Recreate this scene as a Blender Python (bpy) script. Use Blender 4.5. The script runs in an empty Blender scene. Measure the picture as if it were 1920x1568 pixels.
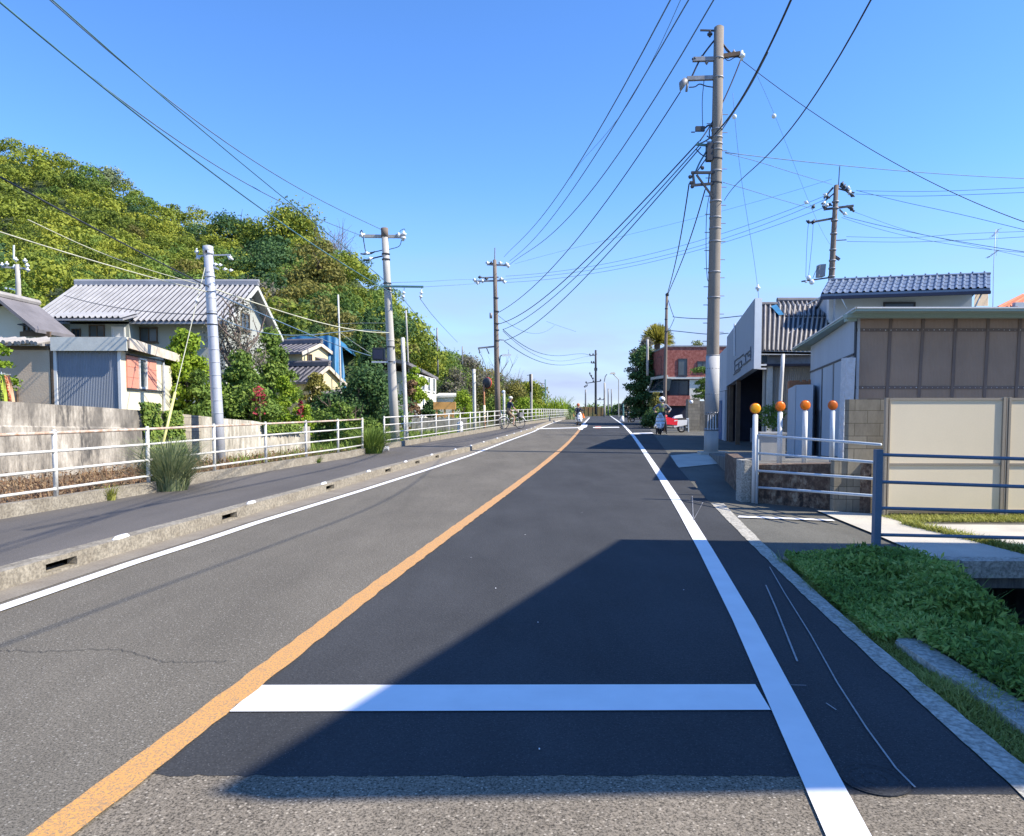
import bpy, bmesh, math, random
import numpy as np
from mathutils import Vector, Matrix
random.seed(7)
R = math.radians
sc = bpy.context.scene
col = sc.collection
# ---------------------------------------------------------------- camera, sky, sun, exposure
F, CX, HY, CH, PITCH = 1387.0, 960.0, 770.0, 1.6, R(3)
CYP = HY + F*math.tan(PITCH)
cam_d = bpy.data.cameras.new('camera'); cam = bpy.data.objects.new('camera', cam_d); col.objects.link(cam)
cam_d.sensor_width = 36; cam_d.lens = 36*F/1920; cam_d.clip_end = 3000; cam_d.clip_start = .05
cam_d.shift_y = (CYP-784)/1920
cam.location = (0, 0, CH); cam.rotation_euler = (R(90)-PITCH, 0, 0)
sc.camera = cam
SUN_EL, SUN_AZ = R(42), R(103)           # azimuth clockwise from +Y
SDIR = Vector((math.cos(SUN_EL)*math.sin(SUN_AZ), math.cos(SUN_EL)*math.cos(SUN_AZ), math.sin(SUN_EL)))
w = bpy.data.worlds.new('World'); sc.world = w; w.use_nodes = True
nt = w.node_tree; bg = nt.nodes['Background']
sky = nt.nodes.new('ShaderNodeTexSky'); sky.sky_type = 'NISHITA'; sky.sun_disc = False
sky.sun_elevation = SUN_EL; sky.sun_rotation = SUN_AZ
sky.air_density = 1.0; sky.dust_density = 0.0; sky.ozone_density = 3.0
hs = nt.nodes.new('ShaderNodeHueSaturation'); hs.inputs['Saturation'].default_value = 1.12; hs.inputs['Value'].default_value = 1.0
tintn = nt.nodes.new('ShaderNodeMix'); tintn.data_type = 'RGBA'; tintn.blend_type = 'MULTIPLY'
tintn.inputs[0].default_value = 1; tintn.inputs[7].default_value = (.80, 1.00, 1.30, 1)
tc = nt.nodes.new('ShaderNodeTexCoord'); mp = nt.nodes.new('ShaderNodeMapping')
mp.inputs['Scale'].default_value = (3, 3, 14)
nz = nt.nodes.new('ShaderNodeTexNoise'); nz.inputs['Scale'].default_value = 1.6; nz.inputs['Detail'].default_value = 5
rp = nt.nodes.new('ShaderNodeMapRange'); rp.inputs[1].default_value = .38; rp.inputs[2].default_value = .68; rp.inputs[3].default_value = .62; rp.inputs[4].default_value = 1
sep = nt.nodes.new('ShaderNodeSeparateXYZ')
el = nt.nodes.new('ShaderNodeMapRange'); el.interpolation_type = 'SMOOTHSTEP'
el.inputs[1].default_value = .30; el.inputs[2].default_value = .02; el.inputs[3].default_value = 0; el.inputs[4].default_value = 1
mu = nt.nodes.new('ShaderNodeMath'); mu.operation = 'MULTIPLY'
mu2 = nt.nodes.new('ShaderNodeMath'); mu2.operation = 'MULTIPLY'; mu2.inputs[1].default_value = .92
cm = nt.nodes.new('ShaderNodeMix'); cm.data_type = 'RGBA'; cm.inputs[7].default_value = (2.35, 2.7, 4.1, 1)
L = nt.links.new
L(tc.outputs['Generated'], mp.inputs[0]); L(mp.outputs[0], nz.inputs['Vector']); L(nz.outputs['Fac'], rp.inputs[0])
L(tc.outputs['Generated'], sep.inputs[0]); L(sep.outputs[2], el.inputs[0])
L(rp.outputs[0], mu.inputs[0]); L(el.outputs[0], mu.inputs[1]); L(mu.outputs[0], mu2.inputs[0])
L(sky.outputs[0], hs.inputs['Color']); L(hs.outputs[0], tintn.inputs[6]); L(tintn.outputs[2], cm.inputs[6]); L(mu2.outputs[0], cm.inputs[0])
L(cm.outputs[2], bg.inputs[0]); bg.inputs[1].default_value = .108
sl = bpy.data.lights.new('sun', 'SUN'); sl.energy = 4.1; sl.angle = R(.5); sl.color = (1, .91, .77)
so = bpy.data.objects.new('sun', sl); col.objects.link(so); so.location = (30, -5, 40)
so.rotation_euler = (-SDIR).to_track_quat('-Z', 'Y').to_euler()
sc.view_settings.view_transform = 'Standard'; sc.view_settings.look = 'None'
sc.view_settings.exposure = 1.05; sc.view_settings.gamma = 1; sc.view_settings.use_curve_mapping = False
sc.render.engine = 'CYCLES'; sc.cycles.max_bounces = 6; sc.cycles.transparent_max_bounces = 6

# ---------------------------------------------------------------- geometry of the view: pixel of the photo -> point in the place
def smooth(t): t = max(0, min(1, t)); return t*t*(3-2*t)
KN = [-60, -20, -8] + [5*i for i in range(0, 41)] + [250, 400, 700]
def _z(Y): return .45*smooth((Y-12)/55)
KZ = [_z(k) for k in KN]
def gz(Y): return float(np.interp(Y, KN, KZ))          # the street climbs gently away from the camera
_U = Vector((0, math.sin(PITCH), math.cos(PITCH))); _Fw = Vector((0, math.cos(PITCH), -math.sin(PITCH)))
def ray(x, y): return Vector(((x-CX)/F, 0, 0)) + _U*(-(y-CYP)/F) + _Fw
def P(x, y, Y):
    d = ray(x, y); return Vector((0, 0, CH)) + d*(Y/d.y)
def G(x, y, dz=0):
    d = ray(x, y); a, b = .5, 600.
    f = lambda Y: CH + d.z*Y/d.y - gz(Y) - dz
    for _ in range(60):
        m = (a+b)/2
        if f(m) > 0: a = m
        else: b = m
    Y = (a+b)/2; return Vector((d.x*Y/d.y, Y, gz(Y)+dz))
def X(x, Y): return (x-CX)/F*Y*1.0/(ray(x, 770).y) if False else P(x, 770, Y).x
def Z(y, Y): return P(960, y, Y).z
def poly_x(pts):
    """pts: world points ordered along Y -> function X(Y) with linear extension"""
    pts = sorted(pts, key=lambda p: p[1]); ys = [p[1] for p in pts]; xs = [p[0] for p in pts]
    def f(Y):
        if Y < ys[0]: return xs[0] + (xs[1]-xs[0])/(ys[1]-ys[0])*(Y-ys[0])
        if Y > ys[-1]: return xs[-1] + (xs[-1]-xs[-2])/(ys[-1]-ys[-2])*(Y-ys[-1])
        return float(np.interp(Y, ys, xs))
    f.ys = ys; return f
# ---------------------------------------------------------------- mesh builder
PW = {}
def wloc(o): return PW.get(o.name, Vector((0, 0, 0))) if o is not None else Vector((0, 0, 0))
class MB:
    def __init__(s): s.v = []; s.f = []; s.m = []
    def add(s, vs, fs, mi=0):
        n = len(s.v); s.v += [tuple(v) for v in vs]; s.f += [tuple(i+n for i in f) for f in fs]; s.m += [mi]*len(fs)
    def hexa(s, b, t, mi=0):
        n = len(b); s.add(list(b)+list(t), [tuple(range(n))[::-1], tuple(range(n, 2*n))]+[(i, (i+1) % n, (i+1) % n+n, i+n) for i in range(n)], mi)
    def box(s, c, d, rz=0, mi=0):
        c = Vector(c); x, y, z = d[0]/2, d[1]/2, d[2]/2; M_ = Matrix.Rotation(rz, 3, 'Z')
        q = [M_ @ Vector(p) for p in ((-x, -y, 0), (x, -y, 0), (x, y, 0), (-x, y, 0))]
        s.hexa([c+p-Vector((0, 0, z)) for p in q], [c+p+Vector((0, 0, z)) for p in q], mi)
    def bb(s, lo, hi, mi=0): s.box([(a+b)/2 for a, b in zip(lo, hi)], [abs(b-a) for a, b in zip(lo, hi)], 0, mi)
    def ob(s, o, e1, e2, e3, mi=0):
        o, e1, e2, e3 = map(Vector, (o, e1, e2, e3)); s.hexa([o, o+e1, o+e1+e2, o+e2], [o+e3, o+e1+e3, o+e1+e2+e3, o+e2+e3], mi)
    def bar(s, a, b, w, h=None, mi=0):
        a, b = Vector(a), Vector(b); h = h or w; d = (b-a).normalized()
        u = d.cross(Vector((0, 0, 1)))
        if u.length < .05: u = d.cross(Vector((0, 1, 0)))
        u.normalize(); v = u.cross(d)
        s.ob(a-u*w/2-v*h/2, u*w, v*h, b-a, mi)
    def tube(s, pts, r, seg=8, mi=0, cap=True):
        pts = [Vector(p) for p in pts]; n = len(pts); rs = r if isinstance(r, (list, tuple)) else [r]*n
        base = len(s.v); prev = None
        for i, p in enumerate(pts):
            d = (pts[min(i+1, n-1)]-pts[max(i-1, 0)]).normalized()
            if prev is None:
                u = d.cross(Vector((0, 0, 1)));
                if u.length < .05: u = d.cross(Vector((0, 1, 0)))
            else: u = prev - d*prev.dot(d)
            u.normalize(); prev = u; v = d.cross(u)
            for k in range(seg):
                a = 2*math.pi*k/seg; s.v.append(tuple(p+(u*math.cos(a)+v*math.sin(a))*rs[i]))
        for i in range(n-1):
            for k in range(seg):
                a = base+i*seg+k; b = base+i*seg+(k+1) % seg
                s.f.append((a, b, b+seg, a+seg)); s.m.append(mi)
        if cap:
            s.f.append(tuple(base+k for k in range(seg))[::-1]); s.m.append(mi)
            s.f.append(tuple(base+(n-1)*seg+k for k in range(seg))); s.m.append(mi)
    def ball(s, c, r, seg=10, ring=6, mi=0, sc_=(1, 1, 1)):
        c = Vector(c); vs = []; fs = []
        for i in range(ring+1):
            t = math.pi*i/ring
            for k in range(seg):
                a = 2*math.pi*k/seg; vs.append(c+Vector((r*sc_[0]*math.sin(t)*math.cos(a), r*sc_[1]*math.sin(t)*math.sin(a), r*sc_[2]*math.cos(t))))
        for i in range(ring):
            for k in range(seg):
                a = i*seg+k; b = i*seg+(k+1) % seg; fs.append((a, a+seg, b+seg, b))
        s.add(vs, fs, mi)
    def build(s, name, mat, parent=None, smooth_=False, local=False, w_=None):
        me = bpy.data.meshes.new(name)
        off = Vector((0, 0, 0)) if local else wloc(parent)
        v = np.array(s.v, dtype=np.float64)
        if len(v): v = v - np.array(off)
        me.from_pydata(v.tolist(), [], s.f)
        mats = mat if isinstance(mat, (list, tuple)) else [mat]
        for m in mats: me.materials.append(m)
        me.polygons.foreach_set('material_index', s.m)
        if smooth_: me.polygons.foreach_set('use_smooth', [True]*len(s.f))
        me.update()
        bm = bmesh.new(); bm.from_mesh(me); bmesh.ops.recalc_face_normals(bm, faces=bm.faces); bm.to_mesh(me); bm.free()
        o = bpy.data.objects.new(name, me); col.objects.link(o)
        if parent is not None: o.parent = parent
        PW[o.name] = off
        return o
def tag(o, label, cat, group=None):
    o['label'] = label; o['category'] = cat
    if group: o['group'] = group
    return o
def struct(o): o['kind'] = 'structure'; return o
def thing(name, label, cat, loc=(0, 0, 0), group=None):
    o = bpy.data.objects.new(name, None); col.objects.link(o); o.location = loc; o.empty_display_size = .2
    PW[o.name] = Vector(loc); return tag(o, label, cat, group)
def dup(root, loc, rz=None, scale=None, label=None, group=None):
    r = root.copy(); col.objects.link(r); r.location = loc
    if rz is not None: r.rotation_euler = (0, 0, rz)
    if scale is not None: r.scale = scale if isinstance(scale, (tuple, list)) else (scale,)*3
    if label: r['label'] = label
    if group: r['group'] = group
    PW[r.name] = Vector(loc)
    for ch in [c for c in root.children]:
        c = ch.copy(); col.objects.link(c); c.parent = r
        for g in ch.children:
            d = g.copy(); col.objects.link(d); d.parent = c
    return r
# ---------------------------------------------------------------- materials
def new_mat(name):
    m = bpy.data.materials.new(name); m.use_nodes = True; t = m.node_tree; return m, t, t.nodes['Principled BSDF'], t.nodes, t.links.new
def noise(t, scale, detail=4, sv=(1, 1, 1), rough=.6, coord='Object'):
    n = t.nodes; c = n.new('ShaderNodeTexCoord'); mpn = n.new('ShaderNodeMapping'); z = n.new('ShaderNodeTexNoise')
    mpn.inputs['Scale'].default_value = sv; z.inputs['Scale'].default_value = scale; z.inputs['Detail'].default_value = detail; z.inputs['Roughness'].default_value = rough
    t.links.new(c.outputs[coord], mpn.inputs[0]); t.links.new(mpn.outputs[0], z.inputs['Vector']); return z.outputs['Fac']
def ramp(t, fac, stops):
    r = t.nodes.new('ShaderNodeValToRGB'); e = r.color_ramp.elements
    while len(e) < len(stops): e.new(.5)
    for k, (p, c) in enumerate(stops): e[k].position = p; e[k].color = (*c, 1) if len(c) == 3 else c
    t.links.new(fac, r.inputs[0]); return r.outputs[0]
def mixc(t, fac, a, b, mode='MIX'):
    m = t.nodes.new('ShaderNodeMix'); m.data_type = 'RGBA'; m.blend_type = mode
    for s_, v in ((0, fac), (6, a), (7, b)):
        if isinstance(v, (int, float)): m.inputs[s_].default_value = v
        elif isinstance(v, tuple): m.inputs[s_].default_value = (*v, 1)
        else: t.links.new(v, m.inputs[s_])
    return m.outputs[2]
def bump(t, b, fac, dist=.01, strength=.6):
    n = t.nodes.new('ShaderNodeBump'); n.inputs['Distance'].default_value = dist; n.inputs['Strength'].default_value = strength
    t.links.new(fac, n.inputs['Height']); t.links.new(n.outputs[0], b.inputs['Normal'])
def sc3(c, k): return tuple(min(1, x*k) for x in c)
def Mt(name, c, rough=.75, var=.18, scale=1.5, c2=None, bmp=0, bs=60, metal=0, sv=(1, 1, 1), fine=.1, fs=50):
    m, t, b, n, L_ = new_mat(name)
    lo, hi = (sc3(c, 1-var), sc3(c, 1+var)) if c2 is None else (c, c2)
    o = ramp(t, noise(t, scale, 5, sv), [(.32, lo), (.68, hi)])
    if fine:
        o = mixc(t, 1.0, o, ramp(t, noise(t, fs, 2), [(.35, (1-fine,)*3), (.65, (1+0*fine,)*3)]), 'MULTIPLY')
    L_(o, b.inputs['Base Color']); b.inputs['Roughness'].default_value = rough; b.inputs['Metallic'].default_value = metal
    if bmp: bump(t, b, noise(t, bs, 3), bmp)
    return m
def asphalt(name, c, grain=.5, patch=.15, gs=170, tan=None):
    m, t, b, n, L_ = new_mat(name)
    o = ramp(t, noise(t, .9, 6, (1, .45, 1)), [(.3, sc3(c, 1-patch)), (.7, sc3(c, 1+patch))])
    o = mixc(t, 1., o, ramp(t, noise(t, 1.3, 4, (1, .06, 1)), [(.35, (.86,)*3), (.65, (1.0,)*3)]), 'MULTIPLY')
    g = noise(t, gs, 2, rough=.9)
    g2 = noise(t, gs*.42, 1, rough=.5)
    o = mixc(t, 1., o, ramp(t, g, [(.36, (1-grain,)*3), (.5, (1-grain*.35,)*3), (.66, (1,)*3)]), 'MULTIPLY')
    o = mixc(t, 1., o, ramp(t, g2, [(.3, (.78,)*3), (.7, (1,)*3)]), 'MULTIPLY')
    vor = n.new('ShaderNodeTexVoronoi'); vor.inputs['Scale'].default_value = gs*.38
    c_ = n.new('ShaderNodeTexCoord'); L_(c_.outputs['Object'], vor.inputs['Vector'])
    o = mixc(t, ramp(t, vor.outputs['Distance'], [(.12, (.55,)*3), (.22, (0, 0, 0))]), o, sc3(c, 2.0) if tan is None else tan)
    L_(o, b.inputs['Base Color']); b.inputs['Roughness'].default_value = .92; b.inputs['Specular IOR Level'].default_value = .25
    bump(t, b, g2, .004, .8); return m
def stained(name, c, dark, light, sc_=3.0, thr=(.38, .5, .62), st=.13):
    m, t, b, n, L_ = new_mat(name)
    a = noise(t, sc_, 8, (1, 1, st), .7); a2 = noise(t, 1.1, 6, (1, 1, 1), .65); a3 = noise(t, 14, 6, (1, 1, .35), .8)
    o = ramp(t, a, [(thr[0], dark), (thr[1], c), (thr[2], light)])
    o = mixc(t, ramp(t, a2, [(.42, (0, 0, 0)), (.6, (.7,)*3)]), o, mixc(t, .5, dark, c))
    o = mixc(t, 1., o, ramp(t, a3, [(.3, (.55,)*3), (.62, (1,)*3)]), 'MULTIPLY')
    L_(o, b.inputs['Base Color']); b.inputs['Roughness'].default_value = .95; bump(t, b, a3, .01, .5); return m
def leafmat(name, dark, mid, light, trans=.25):
    m, t, b, n, L_ = new_mat(name)
    a = n.new('ShaderNodeAttribute'); a.attribute_name = 'tint'
    o = ramp(t, a.outputs['Fac'], [(0, dark), (.5, mid), (1, light)])
    L_(o, b.inputs['Base Color']); b.inputs['Roughness'].default_value = .7; b.inputs['Specular IOR Level'].default_value = .25
    tr = n.new('ShaderNodeBsdfTranslucent'); L_(o, tr.inputs[0]); mx = n.new('ShaderNodeMixShader'); mx.inputs[0].default_value = trans
    L_(b.outputs[0], mx.inputs[1]); L_(tr.outputs[0], mx.inputs[2]); L_(mx.outputs[0], n['Material Output'].inputs[0]); return m
def blockwall(name, c, mortar, bw=.39, bh=.19, ms=.012):
    m, t, b, n, L_ = new_mat(name)
    tcn = n.new('ShaderNodeTexCoord'); sp = n.new('ShaderNodeSeparateXYZ'); cb = n.new('ShaderNodeCombineXYZ'); ad = n.new('ShaderNodeMath')
    L_(tcn.outputs['Object'], sp.inputs[0]); L_(sp.outputs[0], ad.inputs[0]); L_(sp.outputs[1], ad.inputs[1]); L_(ad.outputs[0], cb.inputs[0]); L_(sp.outputs[2], cb.inputs[1])
    br = n.new('ShaderNodeTexBrick'); L_(cb.outputs[0], br.inputs['Vector']); br.inputs['Scale'].default_value = 1
    br.inputs['Brick Width'].default_value = bw; br.inputs['Row Height'].default_value = bh; br.inputs['Mortar Size'].default_value = ms
    br.inputs['Color1'].default_value = (*sc3(c, .85), 1); br.inputs['Color2'].default_value = (*sc3(c, 1.15), 1); br.inputs['Mortar'].default_value = (*mortar, 1)
    o = mixc(t, 1., br.outputs['Color'], ramp(t, noise(t, 5, 8, (1, 1, .5), .75), [(.3, (.6,)*3), (.65, (1,)*3)]), 'MULTIPLY')
    L_(o, b.inputs['Base Color']); b.inputs['Roughness'].default_value = .95; bump(t, b, br.outputs['Fac'], .006, -.6); return m
M = {}
M['old'] = asphalt('worn_grey_asphalt', (.235, .213, .172), .78, .16, 95, (.42, .40, .35))
M['near'] = asphalt('bleached_asphalt', (.33, .285, .22), .84, .2, 90, (.58, .52, .42))
M['new'] = asphalt('fresh_black_asphalt', (.064, .067, .072), .4, .22, 150, (.14, .145, .15))
M['walk'] = asphalt('pavement_asphalt', (.165, .153, .142), .5, .12, 150, (.22, .2, .19))
M['apron'] = asphalt('forecourt_asphalt', (.17, .165, .14), .4, .2, 120, (.3, .28, .24))
def paint(name, c, worn, base, thr=.40):
    m, t, b, n, L_ = new_mat(name)
    o = ramp(t, noise(t, 75, 5, rough=.9), [(thr-.06, base), (thr+.02, c)]) if worn else ramp(t, noise(t, 3, 4), [(.3, sc3(c, .90)), (.7, c)])
    if not worn: o = mixc(t, 1., o, mixc(t, ramp(t, noise(t, 60, 6, rough=.9), [(.30, (1,)*3), (.36, (0,)*3)]), (1, 1, 1), (.62, .60, .58)), 'MULTIPLY')
    if worn: o = mixc(t, ramp(t, noise(t, 7, 6, rough=.8), [(.30, (.8,)*3), (.42, (0,)*3)]), o, base)
    L_(o, b.inputs['Base Color']); b.inputs['Roughness'].default_value = .6; return m
M['white_new'] = paint('fresh_white_paint', (.86, .86, .86), False, None)
M['white_worn'] = paint('worn_white_paint', (.78, .77, .74), True, (.3, .29, .26), .37)
M['orange_worn'] = paint('worn_orange_paint', (.66, .33, .085), True, (.26, .19, .12), .495)
M['chalk'] = Mt('chalk_line', (.34, .34, .34), .9, .2, 20)
M['crack'] = Mt('crack_and_joint_shadow', (.03, .03, .03), .9)
M['scuff'] = paint('scuffed_paint_mist', (.30, .30, .30), True, (.07, .07, .08), .50)
M['kerb'] = Mt('kerb_concrete', (.25, .22, .17), .95, .2, 4, (.38, .345, .275), .008, 50, fine=.45, fs=28)
M['pan'] = Mt('gutter_concrete', (.22, .19, .15), .95, .15, 3, (.28, .25, .2), .004, fine=.25)
M['strip'] = Mt('edging_concrete', (.42, .40, .34), .95, .2, 6, (.60, .57, .49), .012, 40, fine=.5, fs=35)
M['concrete'] = Mt('smooth_concrete', (.46, .43, .37), .9, .1, 1.5, (.58, .55, .47), .003, fine=.12)
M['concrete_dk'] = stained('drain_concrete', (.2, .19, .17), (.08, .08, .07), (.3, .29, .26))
M['soil'] = Mt('dry_soil', (.12, .085, .05), .95, .3, 1.2, (.22, .16, .10), .02, 15, fine=.4, fs=12)
M['grassg'] = Mt('grassy_ground', (.07, .095, .025), .95, .3, .6, (.14, .13, .05), .02, 15, fine=.4, fs=14)
M['hillg'] = Mt('hill_soil', (.03, .05, .015), .95, .3, .3, (.05, .07, .02))
M['retain'] = stained('weathered_retaining_wall', (.37, .335, .28), (.10, .095, .088), (.62, .575, .49), 2.6, (.44, .52, .64), .2)
M['retain2'] = stained('pale_formed_wall', (.50, .46, .37), (.20, .19, .16), (.72, .68, .58), 4.5, (.38, .47, .6))
M['lichen'] = stained('lichen_brown_wall', (.19, .12, .08), (.045, .035, .03), (.40, .33, .24), 9, (.40, .5, .62), .8)
M['block'] = blockwall('grey_blocks', (.30, .27, .21), (.15, .135, .1), .4, .2, .006)
M['oldblock'] = blockwall('old_blocks', (.4, .36, .28), (.2, .18, .15), .4, .2, .01)
M['galv'] = Mt('galvanised_pole', (.50, .52, .56), .5, .08, 2, metal=.25, fine=.05)
M['pole'] = Mt('concrete_pole', (.26, .225, .185), .9, .14, 3, sv=(1, 1, .25), fine=.15, fs=30)
M['pole_lt'] = Mt('pale_concrete_pole', (.46, .44, .40), .9, .12, 3, sv=(1, 1, .25), fine=.12)
M['pole_dk'] = Mt('brown_pole', (.20, .16, .13), .9, .2, 3, sv=(1, 1, .2))
M['wrap'] = Mt('white_pole_wrap', (.45, .45, .44), .95, .08)
M['whitem'] = Mt('white_metal', (.66, .65, .60), .5, .1, 8, fine=.2, fs=30)
M['rustm'] = Mt('rusty_rail', (.42, .24, .14), .7, .3, 9, (.66, .60, .52), fine=.2)
M['bluem'] = Mt('blue_grey_metal', (.10, .17, .25), .45, .08, 5)
M['ltm'] = Mt('pale_metal_rail', (.55, .62, .68), .45, .06, 5)
M['steel'] = Mt('grey_steel', (.28, .28, .29), .6, .2, 6, metal=.3)
M['dark'] = Mt('dark_metal', (.04, .045, .055), .6)
M['green'] = Mt('green_metal', (.08, .2, .2), .5)
M['cable'] = Mt('dark_cable', (.025, .03, .045), .6, fine=0)
M['cable_t'] = Mt('teal_cable', (.06, .16, .21), .6, fine=0)
M['cable_b'] = Mt('blue_grey_cable', (.10, .17, .26), .6, fine=0)
M['cable_p'] = Mt('pale_cable', (.50, .50, .38), .6, fine=0)
M['porc'] = Mt('white_porcelain', (.78, .82, .84), .25, .03)
M['black'] = Mt('black_rubber', (.02, .02, .022), .8)
M['rtile'] = Mt('silver_grey_tile', (.31, .315, .335), .65, .15, 1.2, fine=.1)
M['rtrough_shade'] = Mt('painted_trough_shade', (.03, .032, .042), .9, .1, 3)  # shadow beside the tile ribs, painted into the trough colour
M['rtile2'] = Mt('grey_cement_tile', (.34, .32, .30), .7, .18, 1.5)
M['rtile3'] = Mt('blue_grey_tile', (.16, .20, .27), .35, .15, 2)
M['rshade'] = Mt('weathered_roof', (.17, .16, .17), .8, .2, 1)
M['plaster_g'] = Mt('grey_green_plaster', (.40, .42, .38), .9, .06, .5)
M['plaster_w'] = Mt('cream_white_plaster', (.74, .72, .62), .9, .05, .6)
M['yellow'] = Mt('cream_yellow_plaster', (.70, .60, .36), .9, .05, .6)
M['shedy'] = Mt('pale_yellow_board', (.74, .68, .50), .85, .05, .8)
M['mud'] = Mt('tan_mud_plaster', (.52, .40, .29), .95, .14, 1.0, (.60, .50, .38), .01, 20, fine=.15)
M['shedg'] = Mt('shade_grey_sheet', (.25, .28, .33), .6, .08, 3, sv=(1, 1, .2))  # shade of the shed front is put into this darker grey
M['tin'] = Mt('corrugated_grey_tin', (.42, .41, .38), .55, .16, 2.5, sv=(1, 1, .15), metal=.2)
M['fascia'] = Mt('pale_grey_fascia', (.60, .61, .56), .6, .1, 4)
M['rustf'] = Mt('rusty_fascia', (.50, .42, .33), .8, .3, 3, (.70, .64, .54))
M['shutter'] = Mt('salmon_shutter', (.66, .27, .19), .8, .06)
M['wood'] = Mt('brown_wood', (.13, .09, .06), .85, .2, 4)
M['frame'] = Mt('white_frame', (.72, .72, .70), .5, .04)
M['glass'] = Mt('dark_glass', (.03, .045, .06), .12, .1, fine=0)
M['glass2'] = Mt('grey_glass', (.10, .12, .13), .15, .1, fine=0)
M['tarp'] = Mt('blue_tarpaulin', (.03, .17, .33), .55, .2, 2, fine=.05)
M['greenroof'] = Mt('pale_green_eave', (.34, .44, .38), .6, .05, 1)
M['brownp'] = Mt('brown_polycarbonate', (.46, .32, .225), .35, .12, .7, fine=.06)
M['brownd'] = Mt('dark_brown_batten', (.20, .145, .115), .7, .1)
M['cream'] = Mt('cream_panel', (.84, .73, .53), .55, .04, .7, fine=.03)
M['alu'] = Mt('bronze_aluminium', (.42, .37, .30), .4, .05, metal=.3)
M['sidewall'] = Mt('grey_white_siding', (.50, .54, .58), .7, .06, 1.5, sv=(1, 1, .2))
M['rough'] = Mt('rough_white_render', (.66, .67, .68), .9, .1, 8, bmp=.06, bs=14)
M['brick'] = Mt('red_brick', (.26, .06, .045), .9, .2, 4.5, (.50, .19, .15), fine=.3, fs=14)
M['orange'] = Mt('orange_reflector', (.90, .20, .01), .3, .06, fine=0)
M['orange2'] = Mt('amber_reflector', (1.0, .42, .01), .3, .04, fine=0)
M['orange3'] = Mt('dull_orange_reflector', (.55, .12, .01), .4, .06, fine=0)
M['oranget'] = Mt('orange_roof_tile', (.55, .16, .06), .7, .2, 4)
M['red'] = Mt('red_paint', (.75, .03, .05), .35, .04, fine=0)
M['shiny'] = Mt('white_plastic', (.85, .85, .85), .3, .02, fine=0)
M['navy'] = Mt('navy_cloth', (.025, .035, .07), .9, .1)
M['khaki'] = Mt('khaki_cloth', (.36, .26, .17), .9, .1)
M['skin'] = Mt('skin', (.55, .34, .24), .6, .05, fine=0)
M['greyc'] = Mt('grey_cloth', (.22, .24, .27), .9, .1)
M['vest'] = Mt('olive_green_vest', (.30, .38, .12), .9, .1)
M['hair'] = Mt('pale_cap', (.70, .70, .62), .8, .05)
M['jeans'] = Mt('dark_trousers', (.04, .05, .07), .9, .1)
M['bark'] = Mt('bark', (.12, .09, .065), .95, .3, 6, bmp=.02, bs=20)
M['twig'] = Mt('grey_twig', (.17, .13, .11), .95, .2, 6)
M['browng'] = Mt('brown_hoarding', (.30, .17, .07), .9, .2, .6, (.22, .20, .08))
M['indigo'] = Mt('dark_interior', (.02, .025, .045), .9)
M['bluedoor'] = Mt('blue_door', (.03, .12, .28), .6)
M['board'] = Mt('grey_sign_board', (.36, .40, .45), .7, .05, 1, sv=(1, 1, .3))
M['boardend'] = Mt('white_corner_trim', (.74, .77, .78), .6, .05)
M['letter'] = Mt('dark_letter', (.10, .13, .17), .6)
M['yel'] = Mt('yellow_guard', (.72, .68, .25), .5, .05)
M['lime_cloth'] = Mt('lime_banner_cloth', (.50, .60, .08), .9)
M['peach_cloth'] = Mt('peach_banner_cloth', (.80, .50, .30), .9)
M['verm'] = Mt('vermilion_ink', (.60, .07, .02), .9)
M['ink'] = Mt('black_ink', (.03, .03, .02), .9)
M['terra'] = Mt('terracotta', (.45, .2, .1), .9)
M['amberf'] = Mt('orange_yellow_frame', (.80, .42, .12), .5)
LF = {
 'hill': leafmat('hill_foliage', (.07, .115, .022), (.24, .29, .036), (.43, .43, .055)),
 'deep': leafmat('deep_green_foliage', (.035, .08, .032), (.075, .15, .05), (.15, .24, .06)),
 'lime': leafmat('lime_foliage', (.13, .23, .02), (.25, .36, .03), (.38, .47, .05)),
 'mid': leafmat('mid_green_foliage', (.065, .125, .028), (.16, .25, .045), (.29, .37, .07)),
 'olive': leafmat('olive_foliage', (.12, .12, .035), (.22, .21, .05), (.34, .30, .07)),
 'grey': leafmat('grey_twig_foliage', (.12, .12, .08), (.20, .19, .14), (.29, .27, .22)),
 'red': leafmat('red_flowers', (.20, .03, .03), (.40, .04, .07), (.55, .10, .12)),
 'weed': leafmat('bank_weed_foliage', (.07, .13, .03), (.19, .32, .06), (.44, .54, .16)),
 'yweed': leafmat('short_yellow_grass', (.16, .19, .04), (.31, .34, .07), (.50, .47, .14)),
 'brown': leafmat('dry_brown_weed', (.14, .075, .045), (.26, .16, .09), (.40, .29, .16)),
 'tuft': leafmat('blue_green_grass', (.14, .19, .09), (.24, .29, .14), (.36, .38, .20)),
 'palm': leafmat('yellow_palm_frond', (.2, .2, .03), (.38, .34, .06), (.5, .46, .1)),
}
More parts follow.
